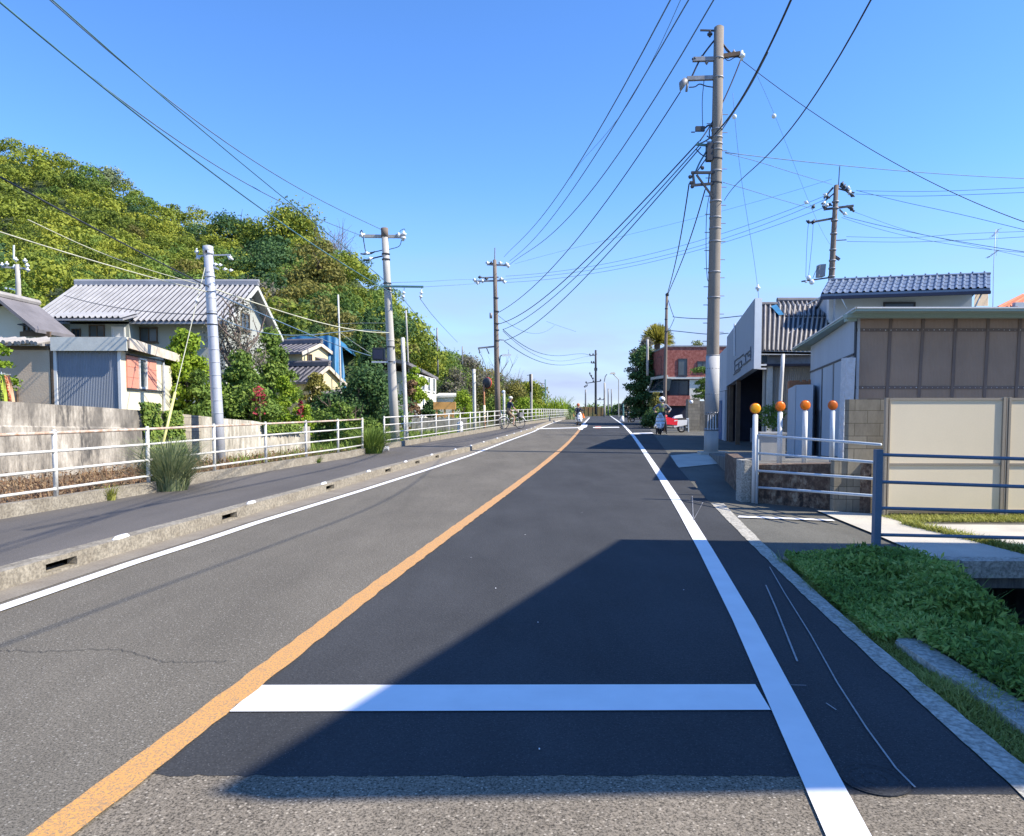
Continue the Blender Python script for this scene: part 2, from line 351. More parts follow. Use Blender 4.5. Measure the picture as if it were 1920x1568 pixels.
# ---------------------------------------------------------------- foliage helpers
def mesh_np(name, V, tint, mat, parent=None, quad=True, origin=None):
    V = np.asarray(V, dtype=np.float32).reshape(-1, 3)
    if origin is not None: V = V - np.array(origin, dtype=np.float32)
    elif parent is not None: V = V - np.array(wloc(parent), dtype=np.float32)
    k = 4 if quad else 3; nf = len(V)//k
    me = bpy.data.meshes.new(name); me.vertices.add(len(V)); me.vertices.foreach_set('co', V.ravel())
    me.loops.add(nf*k); me.loops.foreach_set('vertex_index', np.arange(nf*k, dtype=np.int32))
    me.polygons.add(nf); me.polygons.foreach_set('loop_start', np.arange(0, nf*k, k, dtype=np.int32))
    a = me.attributes.new('tint', 'FLOAT', 'FACE'); a.data.foreach_set('value', np.clip(tint, 0, 1).astype(np.float32))
    me.materials.append(mat); me.update(); me.validate()
    o = bpy.data.objects.new(name, me); col.objects.link(o)
    if parent is not None: o.parent = parent
    PW[o.name] = wloc(parent) if parent is not None else Vector((0, 0, 0))
    if origin is not None and parent is None: o.location = origin; PW[o.name] = Vector(origin)
    return o
def leaves(c, nrm, size, rng, aspect=.62, jit=.7):
    """c,nrm: (n,3). diamond-shaped leaf cards roughly facing nrm."""
    n = len(c); nr = nrm + rng.normal(0, jit, (n, 3)); nr /= np.linalg.norm(nr, axis=1, keepdims=True)+1e-9
    t = rng.normal(0, 1, (n, 3)); u = np.cross(nr, t); u /= np.linalg.norm(u, axis=1, keepdims=True)+1e-9
    v = np.cross(nr, u); s = (size*rng.uniform(.6, 1.35, n))[:, None]
    return np.stack([c-u*s, c-v*s*aspect, c+u*s, c+v*s*aspect], 1).reshape(-1, 3)
def crown(lobes, n, size, seed=0, shell=.35, jit=.7, fz=.22):
    """lobes: (x,y,z,rx,ry,rz). leaves on and just under each lobe's surface, fewer underneath; returns verts, tint"""
    rng = np.random.default_rng(seed); lb = np.array(lobes, float)
    wts = (lb[:, 3]*lb[:, 4]+lb[:, 3]*lb[:, 5]); wts /= wts.sum(); ids = rng.choice(len(lb), n, p=wts)
    d = rng.normal(0, 1, (n, 3)); d /= np.linalg.norm(d, axis=1, keepdims=True)
    d[:, 2] = np.where(d[:, 2] < -.35, -d[:, 2], d[:, 2])
    ph = rng.uniform(0, 6.28, (len(lb), 3))[ids]
    bumpy = 1 + .22*np.sin(d[:, 0]*5+ph[:, 0])*np.sin(d[:, 1]*5+ph[:, 1])+.12*np.sin(d[:, 2]*6+ph[:, 2])
    r = bumpy*(1-shell*rng.uniform(0, 1, n)**2)
    C = lb[ids, :3]+d*lb[ids, 3:6]*r[:, None]
    C = C + rng.normal(0, fz, (n, 3))*lb[ids, 3:6]
    V = leaves(C, d, size, rng, jit=jit)
    lt = rng.uniform(.15, .85, len(lb))[ids]
    tint = .55*lt+.45*rng.uniform(0, 1, n)
    return V, tint
def rlobes(cx, cy, z0, z1, rad, n, seed, lr=.42, top=.55):
    """random lobes filling an egg-shaped crown"""
    rr = random.Random(seed); out = []
    H = (z1-z0)
    n = int(n*2.2)
    for i in range(n):
        t = rr.uniform(.05, .97) if i else .6
        w_ = rad*math.sin(math.pi*min(.97, max(.12, t**top)))
        a = rr.uniform(0, 6.28); q = w_*math.sqrt(rr.uniform(.0, 1))*.95
        s_ = rad*lr*rr.uniform(.5, 1.15)
        out.append((cx+math.cos(a)*q, cy+math.sin(a)*q, z0+H*t*.92, s_, s_, s_*rr.uniform(.65, .95)))
    return out
def trunk_mesh(mb, base, h, r, seed, limbs=6, spread=1.5, up=.35, lean=(0, 0), sub=2):
    rr = random.Random(seed); base = Vector(base); pts = []
    for i in range(6):
        t = i/5; pts.append(base+Vector((lean[0]*t+rr.uniform(-.05, .05)*h*.3*t, lean[1]*t+rr.uniform(-.05, .05)*h*.3*t, h*t-.1)))
    mb.tube(pts, [r*(1-.75*i/5) for i in range(6)], 8)
    def limb(p, d, ln, rad, lv):
        q = [p]
        for i in range(4):
            d = (d+Vector((rr.uniform(-.3, .3), rr.uniform(-.3, .3), rr.uniform(-.05, up)))).normalized(); q.append(q[-1]+d*ln/4)
        mb.tube(q, [rad*(1-.7*i/4) for i in range(5)], 5 if lv else 4, cap=False)
        if lv > 0:
            for k in range(3): limb(q[rr.randint(1, 4)], (d+Vector((rr.uniform(-1, 1), rr.uniform(-1, 1), rr.uniform(-.2, .8)))).normalized(), ln*.6, rad*.5, lv-1)
    for k in range(limbs):
        a = rr.uniform(0, 6.28); t = rr.uniform(.35, .95); p = base+Vector((lean[0]*t, lean[1]*t, h*t))
        limb(p, Vector((math.cos(a), math.sin(a), rr.uniform(.2, .9))).normalized(), spread*rr.uniform(.7, 1.2), r*.42, sub-1)
def tree(name, label, cat, base, h, rad, lf, seed, n=5000, size=.12, nl=14, z0f=.25, tr=.16, group=None, lr=.42, shell=.35, trunk_h=None, limbs=6, jit=.7):
    t = thing(name, label, cat, base, group)
    mb = MB(); trunk_mesh(mb, base, trunk_h or h*.7, tr, seed, limbs, rad*.6); mb.build('trunk', M['bark'], t, True)
    V, ti = crown(rlobes(base[0], base[1], base[2]+h*z0f, base[2]+h, rad, nl, seed, lr), n, size, seed, shell, jit)
    mesh_np('crown', V, ti, LF[lf], t)
    return t
def blades(cx, cy, cz, hgt, wid, rng, lean=.5, segs=2):
    """cx,cy,cz,hgt arrays -> quads (n*segs)"""
    n = len(cx); a = rng.uniform(0, 6.28, n); d = np.stack([np.cos(a), np.sin(a)], 1); pr = np.stack([-d[:, 1], d[:, 0]], 1)
    w_ = wid*rng.uniform(.6, 1.3, n); ln = lean*rng.uniform(.2, 1.2, n)*hgt
    def pt(t, s_):
        x = cx+d[:, 0]*ln*t*t+pr[:, 0]*s_*w_*(1-t*.85); y = cy+d[:, 1]*ln*t*t+pr[:, 1]*s_*w_*(1-t*.85); z = cz+hgt*(t-.25*t*t*lean)
        return np.stack([x, y, z], 1)
    out = []
    for k in range(segs):
        t0, t1 = k/segs, (k+1)/segs
        out.append(np.stack([pt(t0, -1), pt(t0, 1), pt(t1, 1), pt(t1, -1)], 1))
    return np.concatenate(out, 0).reshape(-1, 3)
# ---------------------------------------------------------------- the street
def gp(pts, dz=0): return [G(x, y, dz) for x, y in pts]
KERB = poly_x(gp([(0,1107),(135,1065),(422,980),(480,962),(712,892),(822,860),(880,846),(902,838.5),(948,824.5),(1000,807.5),(1056,786.8)]))
WL = poly_x(gp([(0,1143),(250,1057),(400,1009),(480,982),(690,917),(790,885),(880,855),(948,829),(1000,810),(1056,787)]))
def smoothed(fn, Ymax=62, deg=3):
    ys = [y for y in fn.ys if y < Ymax]; xs = [fn(y) for y in ys]; wts = [1.0 for _ in ys]; pf = np.polyfit(np.sqrt(ys), xs, deg, w=wts)
    g = [(float(np.polyval(pf, math.sqrt(y))), y) for y in list(np.linspace(ys[0], ys[-1], 14))]+[(fn(y), y) for y in fn.ys if y >= Ymax]
    return poly_x(g)
OR = poly_x(gp([(100,1566),(300,1400),(452,1300),(550,1220),(700,1112),(880,972),(960,915),(1045,850),(1090,801)]))
WR = poly_x(gp([(1595,1567),(1551,1465),(1352,1100),(1305,1010),(1247,903),(1214,853),(1187,818),(1163,793)]))
SL = poly_x(gp([(1910,1500),(1760,1340),(1575,1185),(1490,1100),(1438,1053),(1397,1012),(1352,965),(1322,932),(1272,876),(1255,855)]))
SR = poly_x([p for p in gp([(1920,1440),(1668,1225),(1522,1114),(1469,1049),(1420,1010),(1350,938)])])
OR = smoothed(OR); SL = smoothed(SL, 40, 2); SR = smoothed(SR, 40, 2); WR = smoothed(WR, 50, 2)
def off(fn, d):
    g = lambda Y: fn(Y)+d; g.ys = fn.ys; return g
def ribbon(name, a, b, Y0, Y1, dz, mat, extra=(), parent=None, kind='structure', jag=0):
    ys = sorted(set([Y0, Y1]+[y for y in list(KN)+list(getattr(a, 'ys', []))+list(getattr(b, 'ys', []))+list(extra) if Y0 < y < Y1]))
    if jag:
        yy = []
        for p, q in zip(ys[:-1], ys[1:]):
            k = max(1, int((q-p)/.12)) if p < 20 else 1
            yy += [p+(q-p)*i/k for i in range(k)]
        ys = yy+[ys[-1]]
    rr = random.Random(3); mb = MB(); n = len(ys); vs = []
    for Y in ys: vs += [(a(Y)+rr.uniform(-jag, jag), Y, gz(Y)+dz), (b(Y)+rr.uniform(-jag, jag), Y, gz(Y)+dz)]
    mb.add(vs, [(2*i, 2*i+1, 2*i+3, 2*i+2) for i in range(n-1)])
    o = mb.build(name, mat, parent)
    if parent is None and kind: o['kind'] = kind
    return o
FAR = 250.
const = lambda c: (lambda Y: c)
# canal cut-out: X 2.72..6.7, Y -6..11
CX0, CX1, CY0, CY1 = 2.70, 6.7, -6.0, 10.9
gnd = MB()
def gsheet(x0, x1, y0, y1, dz=-.05):
    ys = sorted(set([y0, y1]+[k for k in KN if y0 < k < y1])); vs = []
    for Y in ys: vs += [(x0, Y, gz(Y)+dz), (x1, Y, gz(Y)+dz)]
    gnd.add(vs, [(2*i, 2*i+1, 2*i+3, 2*i+2) for i in range(len(ys)-1)])
gsheet(-500, CX0, -60, 700); gsheet(CX1, 500, -60, 700); gsheet(CX0, CX1, CY1, 700); gsheet(CX0, CX1, -60, CY0)
struct(gnd.build('ground', M['grassg']))
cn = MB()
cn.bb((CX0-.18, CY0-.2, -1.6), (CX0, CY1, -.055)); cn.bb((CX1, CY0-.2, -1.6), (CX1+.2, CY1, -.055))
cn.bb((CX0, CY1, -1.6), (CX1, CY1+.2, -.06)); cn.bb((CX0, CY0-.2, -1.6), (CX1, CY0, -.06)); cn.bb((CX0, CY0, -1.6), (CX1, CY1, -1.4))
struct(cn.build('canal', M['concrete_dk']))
wt = MB(); wt.add([(CX0, CY0, -1.3), (CX1, CY0, -1.3), (CX1, CY1, -1.3), (CX0, CY1, -1.3)], [(0, 1, 2, 3)]); struct(wt.build('canal_water', M['glass2']))
ribbon('road', off(KERB, .02), SL, -20, FAR, 0, M['old'])
PB = 3.22   # near edge of the fresh asphalt
ribbon('fresh_road_surface', OR, WR, PB, FAR, .004, M['new'], extra=(PB,))
ribbon('fresh_shoulder_surface', WR, SL, 3.0, FAR, .004, M['new'])
ribbon('bleached_road_surface', off(OR, .09), SL, -8, PB, .003, M['near'], extra=(PB,))
ribbon('gutter', off(KERB, .0), off(WL, -.16), -20, 110, .004, M['pan'])
def lane(fn, half): return off(fn, -half), off(fn, half)
a, b = lane(WL, .075); ribbon('left_edge_line', a, b, -20, 130, .012, M['white_worn'])
a, b = lane(OR, .085); ribbon('centre_line', a, b, -20, 52, .012, M['orange_worn'], jag=.009)
a, b = lane(OR, .1); ribbon('far_centre_line', a, b, 52.3, 120, .012, M['white_worn'])
a, b = lane(WR, .085); ribbon('right_edge_line', a, b, -20, 160, .012, M['white_new'])
sb = MB(); q = gp([(430,1334),(1445,1331),(1416,1283),(488,1284.5)], .011); sb.add(q, [(0, 1, 2, 3)]); struct(sb.build('stop_line', M['white_new']))
ribbon('edging_strip', SL, SR, -10, 12.6, .010, M['strip'], jag=.006)
ribbon('forecourt', off(SL, .0), const(16), 7.95, 75, -.012, M['apron'])
def flat(name, px, dz, mat):
    mb = MB(); q = gp(px, dz); mb.add(q, [tuple(range(len(q)))]); return struct(mb.build(name, mat))
flat('forecourt_line', [(1385,967),(1560,974),(1566,977),(1383,970)], .004, M['white_new'])
flat('crossing_line', [(1187,812),(1222,811),(1226,813),(1188,814.5)], .014, M['white_new'])
flat('far_crossing_line', [(1112,801),(1160,800.5),(1162,802),(1112,802.5)], .014, M['white_new'])
flat('far_stop_line', [(1000,803.5),(1085,801.5),(1085,802.8),(1000,805)], .014, M['white_worn'])
flat('road_arrow', [(1086,806),(1082,801),(1090,800),(1094,796.5),(1102,796),(1100,801),(1094,803),(1092,806)], .016, M['white_new'])
flat('orange_road_patch', [(1116,799.5),(1127,799.5),(1127,803.2),(1116,803.2)], .014, M['orange3'])
flat('sunlit_concrete_apron', [(1257,854),(1302,850),(1398,851),(1401,862),(1342,870),(1272,877)], .002, M['concrete'])  # sunlit strip between two shadows, painted as paler concrete
# scratches, chalk, crack, manhole
def line_on(name, px, wd, dz, mat):
    mb = MB(); q = gp(px, dz); vs = []
    for i, p in enumerate(q):
        d = (q[min(i+1, len(q)-1)]-q[max(i-1, 0)]).normalized(); n = Vector((-d.y, d.x, 0)); vs += [p-n*wd/2, p+n*wd/2]
    mb.add(vs, [(2*i, 2*i+1, 2*i+3, 2*i+2) for i in range(len(q)-1)]); return struct(mb.build(name, mat))
line_on('chalk_line', [(1443,1063),(1470,1110),(1520,1190),(1570,1280),(1625,1365),(1680,1440),(1716,1476)], .009, .012, M['chalk'])
line_on('chalk_line', [(1436,1097),(1455,1140),(1475,1190),(1495,1240)], .012, .012, M['chalk'])
line_on('chalk_line', [(1478,1284),(1512,1285)], .006, .012, M['chalk'])
line_on('chalk_line', [(1298,930),(1300,975),(1318,942),(1286,937)], .015, .012, M['scuff'])
line_on('chalk_line', [(1549,1318),(1568,1331)], .008, .012, M['chalk'])
rr = random.Random(11)
ck = [(x+rr.uniform(-2, 2), 1219+2*math.sin(x*.021)+(0 if x < 225 else min(20, (x-225)*.26))+rr.uniform(-2.2, 2.2)) for x in range(-30, 430, 6)]
line_on('road_crack', ck, .005, .006, M['crack'])
lip = [(286, 1450)]+[(x, 1453.5+rr.uniform(-1.5, 3)) for x in range(300, 1520, 18)]+[(1525, 1448), (1520, 1440), (300, 1440)]
m_ = MB(); q = gp(lip, .0045); m_.add(q, [tuple(range(len(q)))]); struct(m_.build('fresh_surface_lip', M['new']))
sp_ = MB()
for i in range(15):
    c = G(rr.uniform(300, 1300), 960+rr.random()**1.5*480, .009); r_ = rr.uniform(.003, .008)
    if c.x < OR(c.y)+.15 or c.x > WR(c.y)-.2: continue
    sp_.hexa([c+Vector((r_*math.cos(a_), r_*1.6*math.sin(a_), 0)) for a_ in (0, 1.3, 2.5, 3.9, 5.1)], [c+Vector((.5*r_*math.cos(a_), r_*math.sin(a_), .004)) for a_ in (0, 1.3, 2.5, 3.9, 5.1)])
o = sp_.build('road_chips', M['shiny']); tag(o, 'small white paint chips scattered over the fresh dark asphalt', 'paint chips'); o['kind'] = 'stuff'
c = G(1640, 1461, .010); mh = MB()
ring = [c+Vector((.14*math.cos(i*math.pi/14), .14*math.sin(i*math.pi/14), -.003)) for i in range(28)]
mh.hexa(ring, [p+Vector((0, 0, .004)) for p in ring])
for r_ in (.13, .10, .05): mh.tube([c+Vector((r_*math.cos(i*math.pi/14), r_*math.sin(i*math.pi/14), .001)) for i in range(29)], .003, 4, cap=False)
tag(mh.build('manhole_cover', M['new']), 'round manhole cover in the dark asphalt right of the white edge line', 'manhole')
# ---------------------------------------------------------------- left kerb (with drain mouths), pavement, fence
mouths = [G(113, 1072).y, G(430, 978).y, G(617, 921).y, G(717, 888).y, G(773, 872).y, G(822, 861).y]
def layer(mb, fn, o0, o1, Y0, Y1, z0, z1, skip=()):
    ys = sorted(set([Y0, Y1]+[k for k in KN if Y0 < k < Y1]+[y for y in fn.ys if Y0 < y < Y1]+[v for m_ in skip for v in (m_-.22, m_+.22)]))
    for p, q_ in zip(ys[:-1], ys[1:]):
        if any(m_-.221 < (p+q_)/2 < m_+.221 for m_ in skip): continue
        mb.hexa([(fn(p)+o0, p, gz(p)+z0), (fn(p)+o1, p, gz(p)+z0), (fn(q_)+o1, q_, gz(q_)+z0), (fn(q_)+o0, q_, gz(q_)+z0)],
                [(fn(p)+o0, p, gz(p)+z1), (fn(p)+o1, p, gz(p)+z1), (fn(q_)+o1, q_, gz(q_)+z1), (fn(q_)+o0, q_, gz(q_)+z1)])
kb = MB(); layer(kb, KERB, -.18, .02, -15, 110, -.05, .03); layer(kb, KERB, -.08, .02, -15, 110, .03, .115, mouths)
layer(kb, KERB, -.18, .015, -15, 110, .115, .165); struct(kb.build('kerb', M['kerb']))
FB = poly_x(gp([(0,974),(117,954),(282,925),(385,904),(497,885),(572,872),(665,857),(722,842),(785,832),(882,815),(902,811.5),(948,803),(1010,793),(1056,785.5)], .14))
ribbon('pavement', FB, off(KERB, -.18), -15, 112, .14, M['walk'])
ribbon('kerb_joint_shadow', off(KERB, -.225), off(KERB, -.175), -15, 70, .144, M['crack'], jag=.008)  # dark ribbon painting the shadow line in the gap behind the kerb
def ordinal(i): return ['first', 'second', 'third', 'fourth', 'fifth', 'sixth', 'seventh', 'eighth', 'ninth', 'tenth', 'eleventh', 'twelfth', 'thirteenth', 'fourteenth', 'fifteenth', 'sixteenth', 'seventeenth', 'eighteenth', 'nineteenth', 'twentieth'][i]
for i, (x, y) in enumerate([(205,1008),(452,943),(598,907),(696,884),(762,866),(811,853),(849,843),(878,836),(902,829),(924,822),(940,817),(955,813),(967,809),(978,806),(988,803.5),(998,801)]):
    Y = G(x, y, .165).y; px_ = KERB(Y)-.05; m_ = MB(); zt = gz(Y)+.165
    rg = lambda r1, r2, z: [(px_+r1*math.cos(k*math.pi/6), Y+r2*math.sin(k*math.pi/6), z) for k in range(12)]
    m_.hexa(rg(.05, .17, zt), rg(.025, .13, zt+.028))
    tag(m_.build('kerb_reflector', M['shiny']), f'white oval reflector on top of the left kerb, {ordinal(i)} one from the front', 'reflector', 'white reflectors along the left kerb')
# fence
def fence_at_px(x):
    """Y along the fence line whose base shows at photo column x"""
    lo, hi = 3., 140.
    for _ in range(50):
        m_ = (lo+hi)/2
        if CX+F*(FB(m_)-.06)/m_/.9986 > x: hi = m_
        else: lo = m_
    return (lo+hi)/2
def fence(label, group, Y0, Y1, posts, topmat, railmat, base_mat, name='guard_fence'):
    t = thing(name, label, 'fence', (FB(Y0)-.06, Y0, gz(Y0)+.14))
    bm_ = MB(); layer(bm_, FB, -.14, 0, Y0-.1, Y1+.1, -.1, .33); bm_.build('base_kerb', base_mat, t)
    ys = sorted(set([Y0, Y1]+[y for y in posts]+[k for k in KN if Y0 < k < Y1]))
    for k, h in enumerate((.44, .72, 1.0, 1.27)):
        m_ = MB(); m_.tube([(FB(y)-.06, y, gz(y)+h) for y in ys], .021 if k < 3 else .024, 8)
        m_.build('rail', topmat if k == 3 else railmat, t, True)
    for y in posts:
        m_ = MB(); p = Vector((FB(y)-.06, y, gz(y)))
        m_.tube([p+Vector((0, 0, .31)), p+Vector((0, 0, 1.29))], .034, 10); m_.tube([p+Vector((0, 0, 1.29)), p+Vector((0, 0, 1.32))], [.04, .02], 10)
        for h in (.44, .72, 1.0, 1.27): m_.tube([p+Vector((0, -.05, h)), p+Vector((0, .05, h))], .03, 8)
        m_.build('post', railmat, t, True)
    return t
pn = [fence_at_px(x) for x in (100, 275, 400, 497, 573, 633, 679)]
fence('near white pipe railing with a rusty top rail along the left pavement', None, 3.0, pn[-1], [3.7, 6.0, 8.4]+pn, M['rustm'], M['whitem'], M['kerb'])
y2 = fence_at_px(720); pf = [y2+2.0*i for i in range(38)]
fence('far white pipe railing running from the leaning grey pole down the street', None, y2, pf[-1], pf, M['whitem'], M['whitem'], M['kerb'])
# ---------------------------------------------------------------- left bank: weeds, retaining wall, terrace
W0 = P(-260, 745, 11.5); W0 = Vector((-11.9, 11.5, 0)); Wa, Wb = Vector((-10.73, 15.5, 0)), Vector((-7.38, 27, 0))
wd = (Wb-Wa).normalized(); wn = Vector((-wd.y, wd.x, 0))      # towards the terrace (left/back)
def wall_at_px(x):
    k = (x-CX)/F*.9986
    t = (k*Wa.y-Wa.x)/((Wb.x-Wa.x)-k*(Wb.y-Wa.y)); return Wa+(Wb-Wa)*t
tops = [(-420, 744), (-100, 749), (0, 752), (120, 760), (175, 763), (260, 769.5), (325, 775), (375, 780), (420, 785), (472, 789), (520, 797), (581, 800)]
def wallseg(x0, x1, name, mat, label, proud=0):
    mb = MB(); tp = [(x, y) for x, y in tops if x0 < x < x1]
    full = [x0]+[x for x, _ in tp]+[x1]
    def zt(x): p = wall_at_px(x); return Z(float(np.interp(x, [t_[0] for t_ in tops], [t_[1] for t_ in tops])), p.y)
    for p, q_ in zip(full[:-1], full[1:]):
        A, B = wall_at_px(p)-wn*proud, wall_at_px(q_)-wn*proud
        mb.hexa([A-Vector((0, 0, .3)), B-Vector((0, 0, .3)), B+wn*.3-Vector((0, 0, .3)), A+wn*.3-Vector((0, 0, .3))],
                [A+Vector((0, 0, zt(p))), B+Vector((0, 0, zt(q_))), B+wn*.3+Vector((0, 0, zt(q_))), A+wn*.3+Vector((0, 0, zt(p)))])
    if name == 'near':      # lower lift of the wall stands a little proud
        for p, q_ in zip(full[:-1], full[1:]):
            A, B = wall_at_px(p)-wn*.05, wall_at_px(q_)-wn*.05
            mb.hexa([A-Vector((0, 0, .3)), B-Vector((0, 0, .3)), B+wn*.04-Vector((0, 0, .3)), A+wn*.04-Vector((0, 0, .3))],
                    [A+Vector((0, 0, zt(p)*.70)), B+Vector((0, 0, zt(q_)*.70)), B+wn*.045+Vector((0, 0, zt(q_)*.72)), A+wn*.045+Vector((0, 0, zt(p)*.72))])
    return tag(mb.build('retaining_wall', mat), label, 'wall'), zt
rw, ZT = wallseg(-420, 262, 'near', M['retain'], 'long dark streaked concrete retaining wall behind the near railing')
wallseg(262.5, 375, 'mid', M['oldblock'], 'pale block section of the retaining wall hung with ivy', .02)
wallseg(375.5, 581, 'far', M['retain2'], 'pale vertically streaked concrete wall right of the round grey pole')
tr = MB(); nT = 14
xs_ = [-420+i*(1001)/nT for i in range(nT+1)]
rows = []
for k, (d, dz) in enumerate([(.25, -.12), (6, -.05), (14, .5), (30, 3.0), (55, 6)]):
    rows.append([(wall_at_px(x)+wn*d+Vector((0, 0, ZT(x)+dz))) for x in xs_])
vs = [p for r_ in rows for p in r_]; nn = len(xs_)
tr.add(vs, [(i*nn+j, i*nn+j+1, (i+1)*nn+j+1, (i+1)*nn+j) for i in range(len(rows)-1) for j in range(nn-1)])
struct(tr.build('terrace', M['grassg'], None, True))
cy_ = MB(); A, B = wall_at_px(-420), wall_at_px(700)
cy_.add([(FB(5)-.15, 5, -.03), (FB(30)-.15, 30, gz(30)-.01), tuple(B+Vector((0, 0, gz(B.y)-.01))), tuple(A+Vector((0, 0, -.03)))], [(0, 1, 2, 3)]) if False else None
rng = np.random.default_rng(5)
def scatter_quadfield(n, f_lo, f_hi, Y0, Y1, p=1.0):
    Y = Y0+(Y1-Y0)*rng.uniform(0, 1, n)**p; t = rng.uniform(0, 1, n)
    lo = np.array([f_lo(y) for y in Y]); hi = np.array([f_hi(y) for y in Y]); return lo+(hi-lo)*t, Y
wallx = lambda Y: Wa.x+(Wb.x-Wa.x)*(Y-Wa.y)/(Wb.y-Wa.y)
soil = MB(); ysl = [4, 8, 12, 16, 20, 24, 26]
vs = []
for Y in ysl: vs += [(wallx(Y)-.05, Y, .12), (wallx(Y)*.5+FB(Y)*.5, Y, .0), (FB(Y)-.13, Y, gz(Y)+.1)]
soil.add(vs, [(3*i+j, 3*i+j+1, 3*i+4+j, 3*i+3+j) for i in range(len(ysl)-1) for j in range(2)]); struct(soil.build('verge_soil', M['soil']))
X_, Y_ = scatter_quadfield(9000, wallx, lambda Y: FB(Y)-.2, 6, 26); hh = (.10+.38*rng.uniform(0, 1, 9000)**2)*(.6+.4*np.sin(X_*2.1+Y_*.9)**2)
V1 = blades(X_, Y_, np.full(9000, .03), hh, .012, rng, .8)
X2, Y2 = scatter_quadfield(9000, wallx, lambda Y: FB(Y)-.2, 6, 26); c_ = np.stack([X2, Y2, .04+.26*rng.uniform(0, 1, 9000)**1.6], 1)
V2 = leaves(c_, np.tile([[0, 0, 1.]], (9000, 1)), .035, rng, .5, .9)
V = np.concatenate([V1, V2]); ti = rng.uniform(0, 1, len(V)//4)
o = mesh_np('dry_weeds', V, ti, LF['brown']); tag(o, 'reddish brown dry weeds between the near railing and the retaining wall', 'weeds'); o['kind'] = 'stuff'
# greener weeds along the wall foot and past the wall's end
n = 7000; X_, Y_ = scatter_quadfield(n, lambda Y: (-9.9 if Y > 27 else wallx(Y)+.0)+.2, lambda Y: FB(Y)-.25, 20.5, 46)
V1 = blades(X_, Y_, np.array([gz(y) for y in Y_])-.04, .12+.35*rng.uniform(0, 1, n)**2, .02, rng, .8)
o = mesh_np('green_weeds', V1, rng.uniform(.2, 1, len(V1)//4), LF['mid']); tag(o, 'bright green weeds behind the railing past the end of the pale wall', 'weeds'); o['kind'] = 'stuff'
def tuft(label, px, hgt, rad, n, lf='tuft', dz=.14, wid=.012):
    b = G(*px, dz); r_ = rng.uniform(0, 1, n)**.6*rad; a_ = rng.uniform(0, 6.28, n)
    cx, cy = b.x+r_*.5*np.cos(a_), b.y+r_*.5*np.sin(a_); h = hgt*rng.uniform(.4, 1.1, n)
    d = np.stack([np.cos(a_), np.sin(a_)], 1); out = []; pr = np.stack([-np.sin(a_), np.cos(a_)], 1); ln = r_*rng.uniform(.7, 1.5, n)
    def pt(t, s_): return np.stack([cx+d[:, 0]*ln*t*t+pr[:, 0]*s_*wid*(1-t*.9), cy+d[:, 1]*ln*t*t+pr[:, 1]*s_*wid*(1-t*.9), b.z+h*(t*1.25-.35*t*t)], 1)
    for k in range(3): out.append(np.stack([pt(k/3, -1), pt(k/3, 1), pt((k+1)/3, 1), pt((k+1)/3, -1)], 1))
    V = np.concatenate(out).reshape(-1, 3); o = mesh_np('grass_tuft', V, rng.uniform(0, 1, len(V)//4), LF[lf], origin=b); tag(o, label, 'grass tuft'); return o
tuft('big bushy clump of long blue-green grass at the foot of the near railing', (318, 919), 1.0, .62, 1500)
tuft('clump of tall grass filling the gap between the two railings', (695, 850), .95, .75, 900, 'mid', wid=.016)
tuft('small yellowish weed growing at the base of the near railing', (207, 938), .28, .17, 160, 'yweed', wid=.008)
tuft('tiny weed beside the foot of the wall end behind the railing', (594, 868), .22, .2, 100, 'mid', wid=.01)
# ivy on the retaining wall
iv = []; rngi = np.random.default_rng(9)
for (x0, x1, y0, y1, n) in ((258, 292, 756, 850, 1500), (302, 334, 772, 860, 1700), (488, 560, 796, 812, 1000)):
    xx = rngi.uniform(x0, x1, n); yy = y0+(y1-y0)*rngi.uniform(0, 1, n)**1.2
    for x, y in zip(xx, yy):
        x += (y-y0)*.12; p = wall_at_px(x)-wn*(.04+.12*rngi.random()); iv.append((p.x, p.y, Z(y, p.y)))
iv = np.array(iv); nrm = np.tile([[-wn.x, -wn.y, .3]], (len(iv), 1))
o = mesh_np('ivy', leaves(iv, nrm, .05, rngi, .7, .5), rngi.uniform(0, 1, len(iv)), LF['mid']); tag(o, 'ivy hanging over the pale block section of the retaining wall', 'ivy')
# ---------------------------------------------------------------- right side: bridge slab, bank weeds
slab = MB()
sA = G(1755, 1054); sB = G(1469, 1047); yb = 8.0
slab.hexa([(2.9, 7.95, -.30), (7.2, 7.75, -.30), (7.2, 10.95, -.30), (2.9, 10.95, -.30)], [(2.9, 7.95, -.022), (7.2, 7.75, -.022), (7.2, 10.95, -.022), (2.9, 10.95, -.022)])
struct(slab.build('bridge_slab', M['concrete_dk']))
q = gp([(1530,958),(1655,966),(1700,985),(1815,1014),(1960,1052),(2080,1080),(1763,1056),(1640,1003)])
m_ = MB(); m_.add([(p.x, max(p.y, 7.79), .012+gz(p.y)) for p in q], [tuple(range(len(q)))]); struct(m_.build('pale_footbridge_deck', M['concrete']))
q = gp([(1716,984),(1925,985),(2100,1060),(1965,1048),(1820,1013)])
m_ = MB(); m_.add([(p.x, p.y, .006+gz(p.y)) for p in q], [tuple(range(len(q)))]); struct(m_.build('pale_yard_slab', M['concrete']))
m_ = MB(); m_.bb((2.93, 7.72, -.16), (4.72, 7.93, .03)); m_.bb((4.74, 7.70, -.16), (7.3, 7.93, .02)); struct(m_.build('slab_edge_kerb', M['strip']))
m_ = MB(); m_.hexa([(2.56, 3.2, -.3), (2.80, 3.2, -.3), (2.86, 5.25, -.3), (2.6, 5.15, -.3)], [(2.56, 3.2, .0), (2.78, 3.2, .0), (2.84, 5.25, .01), (2.66, 5.05, .01)]); struct(m_.build('canal_coping', M['strip']))
